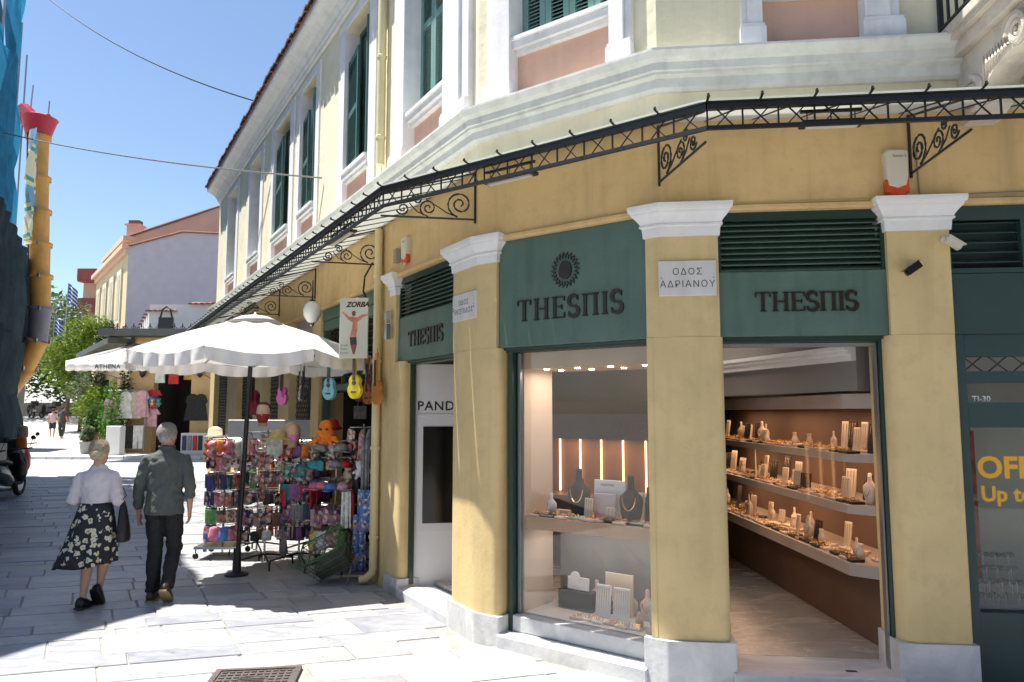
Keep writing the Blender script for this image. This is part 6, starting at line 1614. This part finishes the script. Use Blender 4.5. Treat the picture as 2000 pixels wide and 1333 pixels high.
flat([(.0 + .022 * math.cos(a), 2.875 + .03 * math.sin(a)) for a in [k * PI / 6 for k in range(12)]], mat('brown_print', (.2, .07, .04), .7, .2), 'printed_head', -.002)
flat([(-.04, 2.62), (.035, 2.625), (.04, 2.55), (-.03, 2.54)], mat('dark_print', (.05, .05, .05), .7, .2), 'printed_trunks', -.002)
flat([(-.03, 2.54), (.04, 2.55), (.02, 2.45), (0, 2.44)], mat('rust_print', (.3, .1, .06), .7, .3), 'printed_legs', -.002)

# ---------------- clothes at the far souvenir shop
def garment_mesh(kind, seed):
    random.seed(seed); b = MB()
    if kind == 'tshirt': pts = [(-.22, 0), (-.2, .58), (-.26, .5), (-.36, .52), (-.24, .72), (-.08, .78), (0, .74), (.08, .78), (.24, .72), (.36, .52), (.26, .5), (.2, .58), (.22, 0)]
    elif kind == 'dress': pts = [(-.32, 0), (-.2, .7), (-.28, .8), (-.2, 1.05), (-.07, 1.12), (.07, 1.12), (.2, 1.05), (.28, .8), (.2, .7), (.32, 0)]
    else: pts = [(-.2, 0), (-.2, .95), (.2, .95), (.2, 0), (.03, 0), (0, .55), (-.03, 0)]
    n = len(pts); b.add([(x, -.03 - .02 * math.sin(5 * x + seed), z) for x, z in pts] + [(x, .03, z) for x, z in pts], [tuple(range(n)), tuple(range(2 * n - 1, n - 1, -1))] + [(i, (i + 1) % n, n + (i + 1) % n, n + i) for i in range(n)])
    return b
for kind, x, y, z, c, lab in (('tshirt', 1.95, -.15, 3.0, 'red', 'red T-shirt hanging in the doorway of the far shop'), ('tshirt', 1.35, -.12, 3.05, 'white', 'white T-shirt left of the red one in the far shop doorway'), ('tshirt', 2.4, .3, 3.2, 'yellow', 'small yellow T-shirt deep in the far shop doorway'),
        ('dress', .15, -.5, 1.55, 'white', 'white dress at the left of the far shop clothes rail'), ('dress', .5, -.5, 1.55, 'beige', 'beige dress in the middle of the far shop clothes rail'), ('dress', .85, -.5, 1.6, 'rose', 'dusty pink dress at the right of the clothes rail'),
        ('trousers', -.1, -.6, .35, 'navy', 'navy trousers under the white dress'), ('trousers', .35, -.6, .3, 'black', 'black trousers under the beige dress'), ('trousers', .8, -.6, .3, 'white', 'white trousers at the right end of the lower rail'),
        ('dress', 2.95, -.5, 1.45, 'black', 'black dress left on the right pier of the far shop'), ('dress', 3.3, -.5, 1.45, 'black', 'black dress on the right pier next to the yellow building'), ('tshirt', 1.2, -.3, 2.0, 'red', 'red top hanging low at the doorway edge'), ('tshirt', 1.2, -.35, 1.2, 'rose', 'pink top under the low red one'),
        ('dress', -.45, -.55, 1.3, 'rose', 'pale pink dress hanging at the corner of the far shop')):
    garment_mesh(kind, int(x * 10)).build(kind.replace('tshirt', 't_shirt'), mat('cloth_' + c, COLS[c], .85, .25, 6, .4, 12), None, FS2 @ T(x, y, z), label=lab, cat={'tshirt': 'T-shirt', 'dress': 'dress', 'trousers': 'trousers'}[kind])
MB().tube([(-.6, -.5, 2.72), (1.1, -.5, 2.72)], .02, 5).tube([(-.5, -.6, .1), (-.5, -.6, 2.7)], .02, 5).tube([(1.05, -.6, .1), (1.05, -.6, 2.7)], .02, 5).build('clothes_rail', STEEL, None, FS2, label='metal clothes rail in front of the left ochre pier', cat='clothes rail')
random.seed(61)
for k in range(5):
    c = ['blue', 'yellow', 'red', 'navy', 'teal'][k]
    item('plush toy', c, FS2 @ T(1.15 + .08 * k, -.4, 2.5 - .1 * (k % 3)) @ Matrix.Scale(2.0, 4), f'{c} toy hanging at the left edge of the far shop doorway', 'toys at the far shop doorway')
MB().bbox(2.7, 3.7, -.9, -.5, .1, .95, .02).build('display_box', mat('white_cabinet', (.7, .7, .7)), None, FS2, label='low white display box under the black dresses', cat='box')
for k in range(4): 
    MB().bbox(2.78 + k * .22, 2.94 + k * .22, -.95, -.9, .25, .85, .01).build('book', cm(['navy', 'grey', 'red', 'black'][k]), None, FS2, label=['navy', 'grey', 'red', 'black'][k] + ' folder on the front of the white display box', cat='folder')
# strings of shells and masks hung on the side wall piers
for k in range(7):
    M = FSL @ T(-.5 - (k % 3) * 2.4, -.15, 3.1 - .7 * (k // 3))
    b = MB(); 
    for j in range(6): b.lathe([(.02, -.05), (.09, 0), (.02, .05)], 6, M @ T(.12 * math.cos(j * 1.7), 0, -.12 * j))
    b.build('wind_chime', mat('dark_wood_carving', (.06, .035, .02), .8, .2), None, label=f"dark hanging ornament string on the side piers under the awning, {['upper', 'middle', 'lower'][k // 3]} row", cat='ornament', group='ornaments hung on the side piers')

# ================================================================ SCOOTERS
def scooter(M, body, label, topbox=True):
    e = empty('parked_scooter', (0, 0, 0), label, 'scooter', 'scooters parked along the street')
    e.matrix_basis = M; WM[e] = M
    rub = mat('tyre_rubber', (.015, .015, .015), .8, .1)
    for y in (-.62, .62):
        t_ = MB(); t_.tube([(0, y + .2 * math.cos(2 * PI * k / 20), .26 + .2 * math.sin(2 * PI * k / 20)) for k in range(20)], .055, 8, closed=True)
        w = t_.build('wheel', rub, e, M, smooth=True)
        MB().lathe([(.15, -.03), (.15, .03)], 16, T(0, y, .26) @ Matrix.Rotation(R(90), 4, 'Y')).build('rim', STEEL, w, M)
    X = (1, 0, 0)
    def lf(secs, n=10): 
        b = MB(); b.loft([((0, y, z), rx, rz_, X, ax) for y, z, rx, rz_, ax in secs], n); return b
    lf([(-.75, .62, .06, .07, (0, 0, 1)), (-.55, .62, .14, .16, (0, 0, 1)), (-.25, .55, .17, .2, (0, 0, 1)), (0, .4, .15, .16, (0, 0, 1)), (.15, .33, .12, .08, (0, 0, 1))]).build('rear_body', body, e, M, smooth=True)
    lf([(.1, .3, .15, .05, (0, 0, 1)), (.4, .3, .16, .05, (0, 0, 1))]).build('floorboard', rub, e, M)
    lf([(.45, .3, .14, .06, (0, 1, .2)), (.5, .5, .2, .07, (0, 1, .2)), (.5, .75, .19, .07, (0, 1, .2)), (.44, .95, .12, .08, (0, 1, .2))]).build('leg_shield', body, e, M, smooth=True)
    lf([(.78, .42, .06, .02, (0, 0, 1)), (.62, .5, .085, .05, (0, 0, 1)), (.45, .48, .07, .05, (0, 0, 1))]).build('front_mudguard', body, e, M, smooth=True)
    lf([(-.68, .78, .1, .04, (0, 0, 1)), (-.4, .82, .15, .06, (0, 0, 1)), (-.05, .76, .13, .06, (0, 0, 1)), (.08, .74, .08, .04, (0, 0, 1))]).build('seat', mat('black_vinyl_seat', (.02, .02, .02), .5, .05), e, M, smooth=True)
    MB().tube([(-.33, .3, 1.06), (-.2, .42, 1.04), (0, .46, 1.02), (.2, .42, 1.04), (.33, .3, 1.06)], .016, 6).build('handlebar', BLACK, e, M)
    MB().tube([(0, .62, .26), (0, .46, 1.0)], .03, 6).build('fork', STEEL, e, M)
    MB().lathe([(.08, -.03), (.09, .02), (.05, .05)], 12, T(0, .53, .95) @ Matrix.Rotation(R(-80), 4, 'X')).build('headlight', mat('lamp_lens', (.5, .5, .5), .15, .05), e, M)
    for sx in (-1, 1): MB().tube([(sx * .25, .38, 1.06), (sx * .32, .34, 1.25)], .007, 4).lathe([(.045, -.01), (.05, 0), (.03, .015)], 10, T(sx * .33, .33, 1.28) @ Matrix.Rotation(R(90), 4, 'X')).build('mirror', BLACK, e, M)
    MB().box(-.1, .1, -.84, -.82, .45, .6).build('number_plate', mat('plate_white', (.6, .6, .6), .6, .25, 12), e, M)
    MB().box(-.08, .08, -.8, -.74, .64, .72).build('tail_light', mat('tail_red', (.4, .02, .02), .3, .05), e, M)
    if topbox:
        MB().bbox(-.22, .22, -.95, -.6, .86, 1.2, .03).build('top_box', BLACK, e, M)
    MB().tube([(.12, -.1, .25), (.15, -.5, .28), (.15, -.8, .32)], [.02, .045, .045], 8).build('exhaust', STEEL, e, M)
    return e
sc1 = scooter(Matrix.Translation((-10.7, 15.6, 0)) @ Matrix.Rotation(R(12), 4, 'Z'), mat('black_body', (.015, .016, .018), .25, .05, coat=.5), 'black scooter with top box and white number plate nearest on the left edge')
s2 = scooter(Matrix.Translation((-12.1, 18.0, 0)) @ Matrix.Rotation(R(25), 4, 'Z'), mat('red_body', (.35, .02, .03), .3, .05, coat=.5), 'dark red scooter behind the black one by the netting')
s3 = copy_tree(sc1, Matrix.Translation((-10.3, 14.3, 0)) @ Matrix.Rotation(R(30), 4, 'Z'), None, 'black scooter lowest at the left edge of the picture, in front of the others')
far = ((-36.0, 52.4, 'white scooter parked at the left end of the far stone wall', 'silver_body', (.5, .5, .52)), (-34.6, 52.6, 'dark scooter second from the left at the far stone wall', None, None), (-33.2, 52.3, 'dark scooter third from the left at the far stone wall', None, None), (-31.6, 52.8, 'dark scooter at the right end of the far stone wall', None, None))
for i, (x, y, lab, nm, c) in enumerate(far):
    M = Matrix.Translation((x, y, gz(y) - .03)) @ Matrix.Rotation(R(20 + 25 * i), 4, 'Z')
    if c: scooter(M, mat(nm, c, .3, .05), lab, False)
    else: copy_tree(sc1, M, None, lab)
# bags of goods beside the scooters
random.seed(71)
for k, (x, y, z, c) in enumerate(((-11.35, 17.0, 1.25, 'beige'), (-11.3, 16.9, 1.0, 'orange'), (-11.5, 17.1, .7, 'red'), (-11.2, 16.8, .5, 'rose'))):
    item('pouch', c, T(x, y, z + .3) @ Matrix.Scale(2.6, 4), f'{c} bag piled on the scooters at the left edge', 'bags on the scooters')

# ================================================================ PEOPLE
SKIN = mat('skin', (.5, .28, .2), .55, .06, 8); SKIN2 = mat('fair_skin', (.55, .33, .25), .55, .06, 8)
def limb(b, pts, n=12):
    """pts: (pos, rx, ry) chained; ellipse axes across the limb direction, rx along X"""
    secs = []
    for i, (p, rx, ry) in enumerate(pts):
        a = Vector(pts[max(i - 1, 0)][0]); c = Vector(pts[min(i + 1, len(pts) - 1)][0]); d = (c - a).normalized()
        x = Vector((1, 0, 0)); x = (x - d * x.dot(d)).normalized(); y = d.cross(x)
        secs.append((p, rx, ry, x, y))
    return b.loft(secs, n)
def hand(b, w, d, side, curl=.35, s=1.):
    """w wrist, d direction of the fingers; side +1 right, -1 left: palm turned to the body"""
    w = Vector(w); d = Vector(d).normalized(); inn = Vector((-side, 0, 0)); inn = (inn - d * inn.dot(d)).normalized(); fw = d.cross(inn) * side
    if fw.y < 0: fw = -fw
    limb(b, [(w, .024 * s, .03 * s), (w + d * .04 * s, .017 * s, .038 * s), (w + d * .09 * s, .014 * s, .042 * s), (w + d * .1 * s, .01 * s, .038 * s)], 10)
    for k, L in enumerate((.07, .08, .075, .058)):
        o = w + d * .085 * s + fw * (.03 - .02 * k) * s
        p1 = o + d * L * .5 * s + inn * curl * .02 * s; p2 = p1 + (d * .7 + inn * curl * 1.4).normalized() * L * .32 * s; p3 = p2 + (d * .3 + inn * curl * 2).normalized() * L * .25 * s
        b.tube([o, p1, p2, p3], [.0095 * s, .009 * s, .008 * s, .0065 * s], 7)
    o = w + d * .03 * s + fw * .028 * s; b.tube([o, o + d * .03 * s + fw * .022 * s + inn * .008, o + d * .065 * s + fw * .024 * s + inn * .018], [.012 * s, .011 * s, .008 * s], 7)
def head_body(b, c, s=1., tilt=0):
    X = (1, 0, 0); Y = Vector((0, math.cos(tilt), math.sin(tilt))); c = Vector(c)
    def q(z, y): return c + Vector((0, y, z)) * s
    b.loft([(q(-.125, .02), .045 * s, .05 * s, X, Y), (q(-.1, .03), .055 * s, .065 * s, X, Y), (q(-.06, .022), .066 * s, .085 * s, X, Y), (q(-.01, .008), .074 * s, .098 * s, X, Y), (q(.04, 0), .076 * s, .1 * s, X, Y), (q(.08, -.003), .066 * s, .088 * s, X, Y), (q(.11, -.002), .035 * s, .05 * s, X, Y)], 16)
    b.tube([q(.0, .1), q(-.03, .118), q(-.04, .1)], [.008, .013, .006], 6)             # nose, on the far side
    b.tube([q(-.068, .085), q(-.066, .095), q(-.068, .085) + Vector((.02, 0, 0))], .007, 5)
    for sx in (-1, 1):
        e = [q(.02, .0) + Vector((sx * .078 * s, 0, 0)), q(.01, -.014) + Vector((sx * .09 * s, 0, 0)), q(-.02, -.008) + Vector((sx * .086 * s, 0, 0)), q(-.035, .0) + Vector((sx * .074 * s, 0, 0))]
        b.tube(e, [.008, .01, .01, .007], 6)
def finish(b, name, m, parent, M, vox=.009, sm=4, wr=0., wsc=.15, **kw):
    o = b.build(name, m, parent, M, smooth=True, **kw)
    r_ = o.modifiers.new('remesh', 'REMESH'); r_.mode = 'VOXEL'; r_.voxel_size = vox; r_.use_smooth_shade = True
    s_ = o.modifiers.new('smooth', 'SMOOTH'); s_.iterations = sm; s_.factor = .5
    if wr:
        tx = bpy.data.textures.new('folds', 'CLOUDS'); tx.noise_scale = wsc; tx.noise_depth = 3
        d_ = o.modifiers.new('folds', 'DISPLACE'); d_.texture = tx; d_.strength = wr; d_.mid_level = .5; d_.texture_coords = 'LOCAL'
    if wr > .02 and name in ('shirt', 'blouse', 'trousers'):
        t2 = bpy.data.textures.new('creases', 'WOOD'); t2.wood_type = 'BANDNOISE'; t2.noise_scale = .09; t2.turbulence = 9
        d2 = o.modifiers.new('creases', 'DISPLACE'); d2.texture = t2; d2.strength = .009; d2.mid_level = .5; d2.texture_coords = 'LOCAL'
    return o
def strands(parent, M, c, s, m, n, seed, back=.03):
    random.seed(seed); b = MB(); c = Vector(c)
    for i in range(n):
        th = random.uniform(0, 2 * PI); ph = random.uniform(.05, 1.75)
        if math.sin(th) > .25 and ph > .9: continue
        d = Vector((math.sin(ph) * math.cos(th) * .088, math.sin(ph) * math.sin(th) * .1 - .012, math.cos(ph) * .1 + .03)) * s
        t_ = Vector((math.cos(ph) * math.cos(th), math.cos(ph) * math.sin(th), -math.sin(ph))).normalized(); L = random.uniform(.015, .04) * s; sd_ = t_.cross(d).normalized() * .0016
        nr = d.normalized(); sw = sd_ * random.uniform(-5, 5)
        p = c + d; b.add([p - sd_, p + sd_, p + t_ * L * .5 + nr * .004 + sw + sd_, p + t_ * L * .5 + nr * .004 + sw - sd_, p + t_ * L + nr * .003 + sw * 2], [(0, 1, 2, 3), (3, 2, 4)])
    return b.build('hair_strands', m, parent, M, fix=False, kind='stuff')

# --- the man: grey hair, grey-green shirt, black trousers, seen from behind in mid-stride
MM = Matrix.Translation((-3.47, 7.38, 0)) @ Matrix.Rotation(R(8), 4, 'Z')
J = dict(hipL=(-.085, 0, .9), hipR=(.085, 0, .9), kneeL=(-.075, .03, .5), kneeR=(.095, .07, .49), ankL=(-.07, -.03, .09), ankR=(.1, -.15, .16),
         shL=(-.18, 0, 1.375), shR=(.18, 0, 1.375), elL=(-.235, -.03, 1.11), elR=(.24, -.02, 1.11), wrL=(-.255, .05, .86), wrR=(.235, .03, .87))
b = MB()
limb(b, [((0, 0, .86), .13, .1), ((0, 0, .98), .125, .085), ((0, 0, 1.15), .12, .085), ((0, 0, 1.32), .135, .085), ((0, 0, 1.39), .12, .07), ((0, .0, 1.45), .06, .06), ((0, .01, 1.56), .055, .058)], 14)
for s_ in 'LR':
    limb(b, [(J['hip' + s_], .085, .09), (J['knee' + s_], .055, .06), (Vector(J['knee' + s_]).lerp(Vector(J['ank' + s_]), .3), .052, .058), (J['ank' + s_], .035, .04)])
    limb(b, [((J['sh' + s_][0] * .85, 0, J['sh' + s_][2] - .03), .03, .035), (J['el' + s_], .034, .036), (Vector(J['el' + s_]).lerp(Vector(J['wr' + s_]), .35), .036, .038), (J['wr' + s_], .024, .028)])
    sd = 1 if s_ == 'R' else -1
    hand(b, J['wr' + s_], (-.02 * sd, .12, -1), sd, .4)
head_body(b, (0, 0, 1.605))
man = finish(b, 'person', SKIN, None, MM, .0085, 3, label='man with short grey hair in a grey green shirt and black trousers, walking away', cat='person')
b = MB()
limb(b, [((0, 0, .835), .186, .142), ((0, 0, .92), .184, .14), ((0, 0, 1.05), .168, .126), ((0, 0, 1.2), .17, .122), ((0, 0, 1.32), .188, .124), ((0, -.005, 1.385), .178, .105), ((0, -.003, 1.42), .145, .09), ((0, 0, 1.455), .09, .075), ((0, .0, 1.485), .068, .07), ((0, .002, 1.5), .064, .066)], 20)
for s_ in 'LR':
    el = Vector(J['el' + s_]); wr_ = Vector(J['wr' + s_]); e_ = 1.0 if s_ == 'L' else .5
    limb(b, [((J['sh' + s_][0] * .6, 0, 1.395), .035, .05), (J['sh' + s_], .05, .066), (Vector(J['sh' + s_]).lerp(el, .18), .058, .07), (Vector(J['sh' + s_]).lerp(el, .5), .058, .066), (el, .056, .06), (el.lerp(wr_, .5 * e_), .05, .055), (el.lerp(wr_, .93 * e_), .046 if e_ < 1 else .036, .05 if e_ < 1 else .04)], 14)
    if e_ < 1: limb(b, [(el.lerp(wr_, .38), .056, .06), (el.lerp(wr_, .52), .058, .062)], 14)
shm = mat('grey_green_shirt', (.08, .092, .086), .85, .12, 5, .5, 18)
finish(b, 'shirt', shm, man, MM, .0095, 2, .028, .11)
b = MB(); b.tube([(.068 * math.cos(a), .003 + .07 * math.sin(a), 1.495) for a in [2 * PI * k / 16 for k in range(16)]], .014, 6, closed=True)
b.build('collar', shm, man, MM, smooth=True)
b = MB()
limb(b, [((0, 0, .97), .155, .115), ((0, 0, .9), .165, .125), ((0, 0, .84), .165, .125)], 18)
for s_ in 'LR':
    kn = Vector(J['knee' + s_]); an = Vector(J['ank' + s_])
    limb(b, [(Vector(J['hip' + s_]) + Vector((0, 0, .02)), .092, .115), (Vector(J['hip' + s_]).lerp(kn, .4), .088, .1), (kn, .07, .078), (kn.lerp(an, .4), .066, .074), (kn.lerp(an, .85), .062, .07), (kn.lerp(an, 1.02), .064, .072)], 14)
finish(b, 'trousers', mat('black_trousers', (.014, .014, .016), .85, .15, 6, .3, 20), man, MM, .0095, 2, .022, .09)
def shoe(J_, rx, M, m, parent, sole=None, L=.27):
    b = MB(); X = (1, 0, 0); MS = M @ Matrix.Translation(J_) @ Matrix.Rotation(rx, 4, 'X')
    b.loft([((0, -.075, -.045), .03, .04, X, (0, 0, 1)), ((0, -.05, -.035), .04, .055, X, (0, 0, 1)), ((0, .02, -.035), .043, .05, X, (0, 0, 1)), ((0, .1, -.05), .048, .035, X, (0, 0, 1)), ((0, .17, -.06), .042, .025, X, (0, 0, 1)), ((0, .2, -.065), .02, .014, X, (0, 0, 1))], 12)
    o = b.build('shoe', m, parent, MS, smooth=True)
    MB().prism([(-.035, -.085), (.035, -.085), (.045, 0), (.05, .1), (.03, .19), (-.03, .19), (-.05, .1), (-.045, 0)], -.09, -.072).build('sole', sole or m, o, MS)
SHB = mat('dark_brown_leather', (.05, .03, .02), .4, .1); SHT = mat('tan_sole', (.3, .22, .12), .8, .1)
shoe(Vector(J['ankL']), R(0), MM, SHB, man, SHT); shoe(Vector(J['ankR']), R(-38), MM, SHB, man, SHT)
b = MB(); X = (1, 0, 0); Y = (0, 1, 0); c = Vector((0, 0, 1.605))
b.loft([(c + Vector((0, -.045, -.065)), .055, .05, X, Y), (c + Vector((0, -.04, -.02)), .075, .07, X, Y), (c + Vector((0, -.025, .03)), .085, .088, X, Y), (c + Vector((0, -.005, .075)), .08, .1, X, Y), (c + Vector((0, .005, .11)), .06, .08, X, Y), (c + Vector((0, .005, .13)), .02, .03, X, Y)], 16)
finish(b, 'hair', mat('grey_hair', (.4, .37, .35), .9, .3, 40, .8, 90), man, MM, .008, 2, .02, .03)

strands(man, MM, (0, -.005, 1.605), 1.0, mat('grey_hair', (.4, .37, .35)), 2600, 5)
# --- the woman: white blouse, flowered skirt, black bag
MW = Matrix.Translation((-3.98, 7.08, 0)) @ Matrix.Rotation(R(6), 4, 'Z')
J = dict(hipL=(-.08, 0, .84), hipR=(.08, 0, .84), kneeL=(-.06, .04, .46), kneeR=(.06, .1, .47), ankL=(-.07, -.02, .09), ankR=(.015, .12, .15),
         shL=(-.15, 0, 1.24), shR=(.15, 0, 1.24), elL=(-.2, -.04, 1.0), elR=(.205, -.03, 1.0), wrL=(-.12, .17, 1.0), wrR=(.17, .14, .96))
b = MB()
limb(b, [((0, 0, .8), .13, .1), ((0, 0, .9), .115, .085), ((0, 0, 1.02), .1, .075), ((0, 0, 1.16), .11, .08), ((0, 0, 1.25), .09, .06), ((0, 0, 1.32), .048, .05), ((0, .02, 1.42), .046, .05)], 14)
for s_ in 'LR':
    limb(b, [(J['hip' + s_], .085, .09), (J['knee' + s_], .05, .055), (Vector(J['knee' + s_]).lerp(Vector(J['ank' + s_]), .3), .052, .06), (Vector(J['knee' + s_]).lerp(Vector(J['ank' + s_]), .75), .034, .038), (J['ank' + s_], .03, .034)])
    limb(b, [((J['sh' + s_][0] * .85, 0, J['sh' + s_][2] - .03), .025, .03), (J['el' + s_], .032, .034), (J['wr' + s_], .022, .024)])
    hand(b, J['wr' + s_], (-.1, 1, -.4), 1 if s_ == 'R' else -1, .5, .9)
head_body(b, (0, .02, 1.455), .93)
wom = finish(b, 'person', SKIN2, None, MW, .0085, 3, label='blonde woman in a white blouse and dark flowered skirt with a black bag, walking away', cat='person')
b = MB()
limb(b, [((0, 0, .94), .138, .112), ((0, 0, .98), .128, .105), ((0, 0, 1.06), .135, .108), ((0, 0, 1.18), .152, .115), ((0, 0, 1.235), .15, .1), ((0, 0, 1.27), .125, .082), ((0, .005, 1.3), .08, .065), ((0, .008, 1.335), .055, .055)], 18)
for s_ in 'LR':
    el = Vector(J['el' + s_]); wr_ = Vector(J['wr' + s_])
    limb(b, [((J['sh' + s_][0] * .6, 0, 1.26), .03, .045), (J['sh' + s_], .042, .055), (Vector(J['sh' + s_]).lerp(el, .2), .05, .058), (Vector(J['sh' + s_]).lerp(el, .6), .054, .058), (el, .054, .056), (el.lerp(wr_, .25), .055, .055)], 14)
finish(b, 'blouse', cloth_mat('white_blouse', (.74, .7, .74), .2, .5, 14), wom, MW, .0095, 2, .028, .1)
# skirt: flared, blown to the left
mb = MB(); NS = 72; ZS = 16
for j in range(ZS + 1):
    v = j / ZS; z = .98 - .58 * v
    for i in range(NS):
        a = 2 * PI * i / NS; r = .122 + .115 * v ** .8; fold = 1 + .11 * v * math.sin(9 * a + .8 * math.sin(2 * a)) + .05 * v * math.sin(17 * a)
        x = r * 1.1 * fold * math.cos(a); y = r * .85 * fold * math.sin(a)
        if x < 0: x *= 1 + .22 * v ** 1.6
        else: x *= 1 - .22 * v
        mb.v.append((x - .015 * v, y, z + .025 * v * math.cos(a) + .008 * math.sin(5 * a) * v))
mb.f = [(j * NS + i, j * NS + (i + 1) % NS, (j + 1) * NS + (i + 1) % NS, (j + 1) * NS + i) for j in range(ZS) for i in range(NS)]
fm = bpy.data.materials.new('flower_print'); fm.use_nodes = True; n_ = fm.node_tree.nodes; l_ = fm.node_tree.links; bs = n_['Principled BSDF']; bs.inputs['Roughness'].default_value = .7
tc = n_.new('ShaderNodeTexCoord'); nz_ = n_.new('ShaderNodeTexNoise'); nz_.inputs['Scale'].default_value = 34; nz_.inputs['Detail'].default_value = 1; l_.new(tc.outputs['Object'], nz_.inputs['Vector'])
md_ = n_.new('ShaderNodeMix'); md_.data_type = 'VECTOR'; md_.inputs[0].default_value = .05
l_.new(tc.outputs['Object'], md_.inputs[4]); l_.new(nz_.outputs['Color'], md_.inputs[5])
vo = n_.new('ShaderNodeTexVoronoi'); vo.inputs['Scale'].default_value = 15.5; l_.new(md_.outputs[1], vo.inputs['Vector'])
cr = n_.new('ShaderNodeValToRGB'); e = cr.color_ramp.elements; cr.color_ramp.interpolation = 'CONSTANT'
e[0].color = (.45, .25, .02, 1); e[1].position = .13; e[1].color = (.62, .57, .3, 1); x = e.new(.24); x.color = (.6, .6, .52, 1); x = e.new(.36); x.color = (.012, .012, .02, 1)
l_.new(vo.outputs['Distance'], cr.inputs[0]); l_.new(cr.outputs[0], bs.inputs['Base Color'])
sk = mb.build('skirt', fm, wom, MW, smooth=True, fix=False)
sd = sk.modifiers.new('thickness', 'SOLIDIFY'); sd.thickness = .004
shoe(Vector(J['ankL']), R(-8), MW, mat('black_leather', (.015, .015, .02), .35, .05), wom); shoe(Vector(J['ankR']) , R(-50), MW, mat('black_leather', (.015, .015, .02)), wom)
b = MB(); c = Vector((0, .02, 1.455))
b.loft([(c + Vector((0, -.045, -.07)), .05, .04, X, Y), (c + Vector((0, -.045, -.03)), .075, .065, X, Y), (c + Vector((0, -.03, .02)), .083, .085, X, Y), (c + Vector((0, -.01, .065)), .078, .092, X, Y), (c + Vector((0, 0, .1)), .055, .07, X, Y), (c + Vector((0, 0, .115)), .02, .03, X, Y)], 16)
b.loft([(c + Vector((.0, -.12, -.03)), .03, .02, X, Y), (c + Vector((.0, -.125, -.01)), .045, .035, X, Y), (c + Vector((0, -.12, .02)), .03, .02, X, Y)], 10)
finish(b, 'hair', mat('blond_grey_hair', (.52, .43, .3), .85, .3, 40, .7, 90), wom, MW, .008, 2, .018, .03)
strands(wom, MW, (0, .012, 1.455), .96, mat('blond_grey_hair', (.52, .43, .3)), 2600, 6)
# her bag hangs from the right elbow
bg_ = MB(); bg_.loft([((.235, .02, 1.0), .012, .02, X, Y), ((.24, .02, .9), .035, .05, X, Y), ((.25, .02, .75), .05, .085, X, Y), ((.255, .02, .64), .055, .1, X, Y), ((.255, .02, .61), .05, .095, X, Y)], 12)
bag = bg_.build('handbag', mat('black_bag', (.012, .012, .015), .5, .1), None, MW, smooth=True, label='black bag hanging from the right arm of the blonde woman', cat='bag')
MB().tube([(.235, .02, 1.0), (.22, -.0, 1.1), (.2, .02, 1.2)], .006, 5).tube([(.25, -.03, 1.0), (.29, -.05, 1.05), (.25, -.03, 1.12)], .006, 5).build('strap', BLACK, bag, MW)

# --- the two people far up the street
def far_person(x, y, h, shirt, legs, hair, label, rz, shorts):
    M = Matrix.Translation((x, y, gz(y) - .03)) @ Matrix.Rotation(rz, 4, 'Z') @ Matrix.Scale(h / 1.72, 4)
    b = MB()
    limb(b, [((0, 0, .88), .13, .1), ((0, 0, 1.15), .14, .1), ((0, 0, 1.35), .17, .1), ((0, 0, 1.46), .06, .06), ((0, .01, 1.54), .05, .05)], 10)
    for s_ in (-1, 1):
        limb(b, [((s_ * .085, 0, .9), .085, .09), ((s_ * .09, .05 * s_, .48), .055, .06), ((s_ * .09, -.06 * s_, .08), .035, .04), ((s_ * .09, -.06 * s_ + .08, .04), .04, .03)], 8)
        limb(b, [((s_ * .19, 0, 1.4), .05, .05), ((s_ * .25, 0, 1.12), .04, .04), ((s_ * .26, .08, .88), .026, .03)], 8); hand(b, (s_ * .26, .08, .88), (0, .1, -1), s_)
    head_body(b, (0, 0, 1.6))
    p = finish(b, 'person', SKIN, None, M, .018, 2, label=label, cat='person')
    b = MB(); limb(b, [((0, 0, .86), .16, .12), ((0, 0, 1.15), .155, .12), ((0, 0, 1.36), .18, .12), ((0, 0, 1.45), .1, .08)], 12)
    for s_ in (-1, 1): limb(b, [((s_ * .17, 0, 1.4), .07, .07), ((s_ * .24, 0, 1.2), .06, .065)], 10)
    finish(b, 'shirt', shirt, p, M, .018, 1)
    b = MB(); limb(b, [((0, 0, .95), .15, .115), ((0, 0, .85), .16, .12)], 12)
    for s_ in (-1, 1):
        k_ = [((s_ * .085, 0, .9), .1, .11), ((s_ * .09, .04 * s_, .55), .085, .09)]
        if not shorts: k_.append(((s_ * .09, -.05 * s_, .12), .06, .065))
        limb(b, k_, 10)
    finish(b, 'shorts' if shorts else 'trousers', legs, p, M, .018, 1)
    b = MB(); c = Vector((0, 0, 1.6)); b.loft([(c + Vector((0, -.04, -.05)), .07, .06, X, Y), (c + Vector((0, -.02, .03)), .085, .09, X, Y), (c + Vector((0, 0, .1)), .06, .08, X, Y), (c + Vector((0, 0, .125)), .02, .03, X, Y)], 12)
    finish(b, 'hair', hair, p, M, .014, 1)
far_person(-25.3, 40.3, 1.62, mat('pink_white_top', (.6, .45, .5), .8, .1), mat('dark_shorts', (.03, .03, .04), .8, .1), mat('dark_hair', (.03, .02, .015), .8, .2), 'distant person in a pale top and dark shorts, left of the pair up the street', R(10), True)
far_person(-24.6, 40.0, 1.74, mat('dark_grey_top', (.06, .065, .07), .8, .1), mat('dark_trousers', (.04, .045, .04), .8, .1), mat('dark_hair', (.03, .02, .015)), 'distant person in dark clothes, right of the pair up the street', R(-10), False)
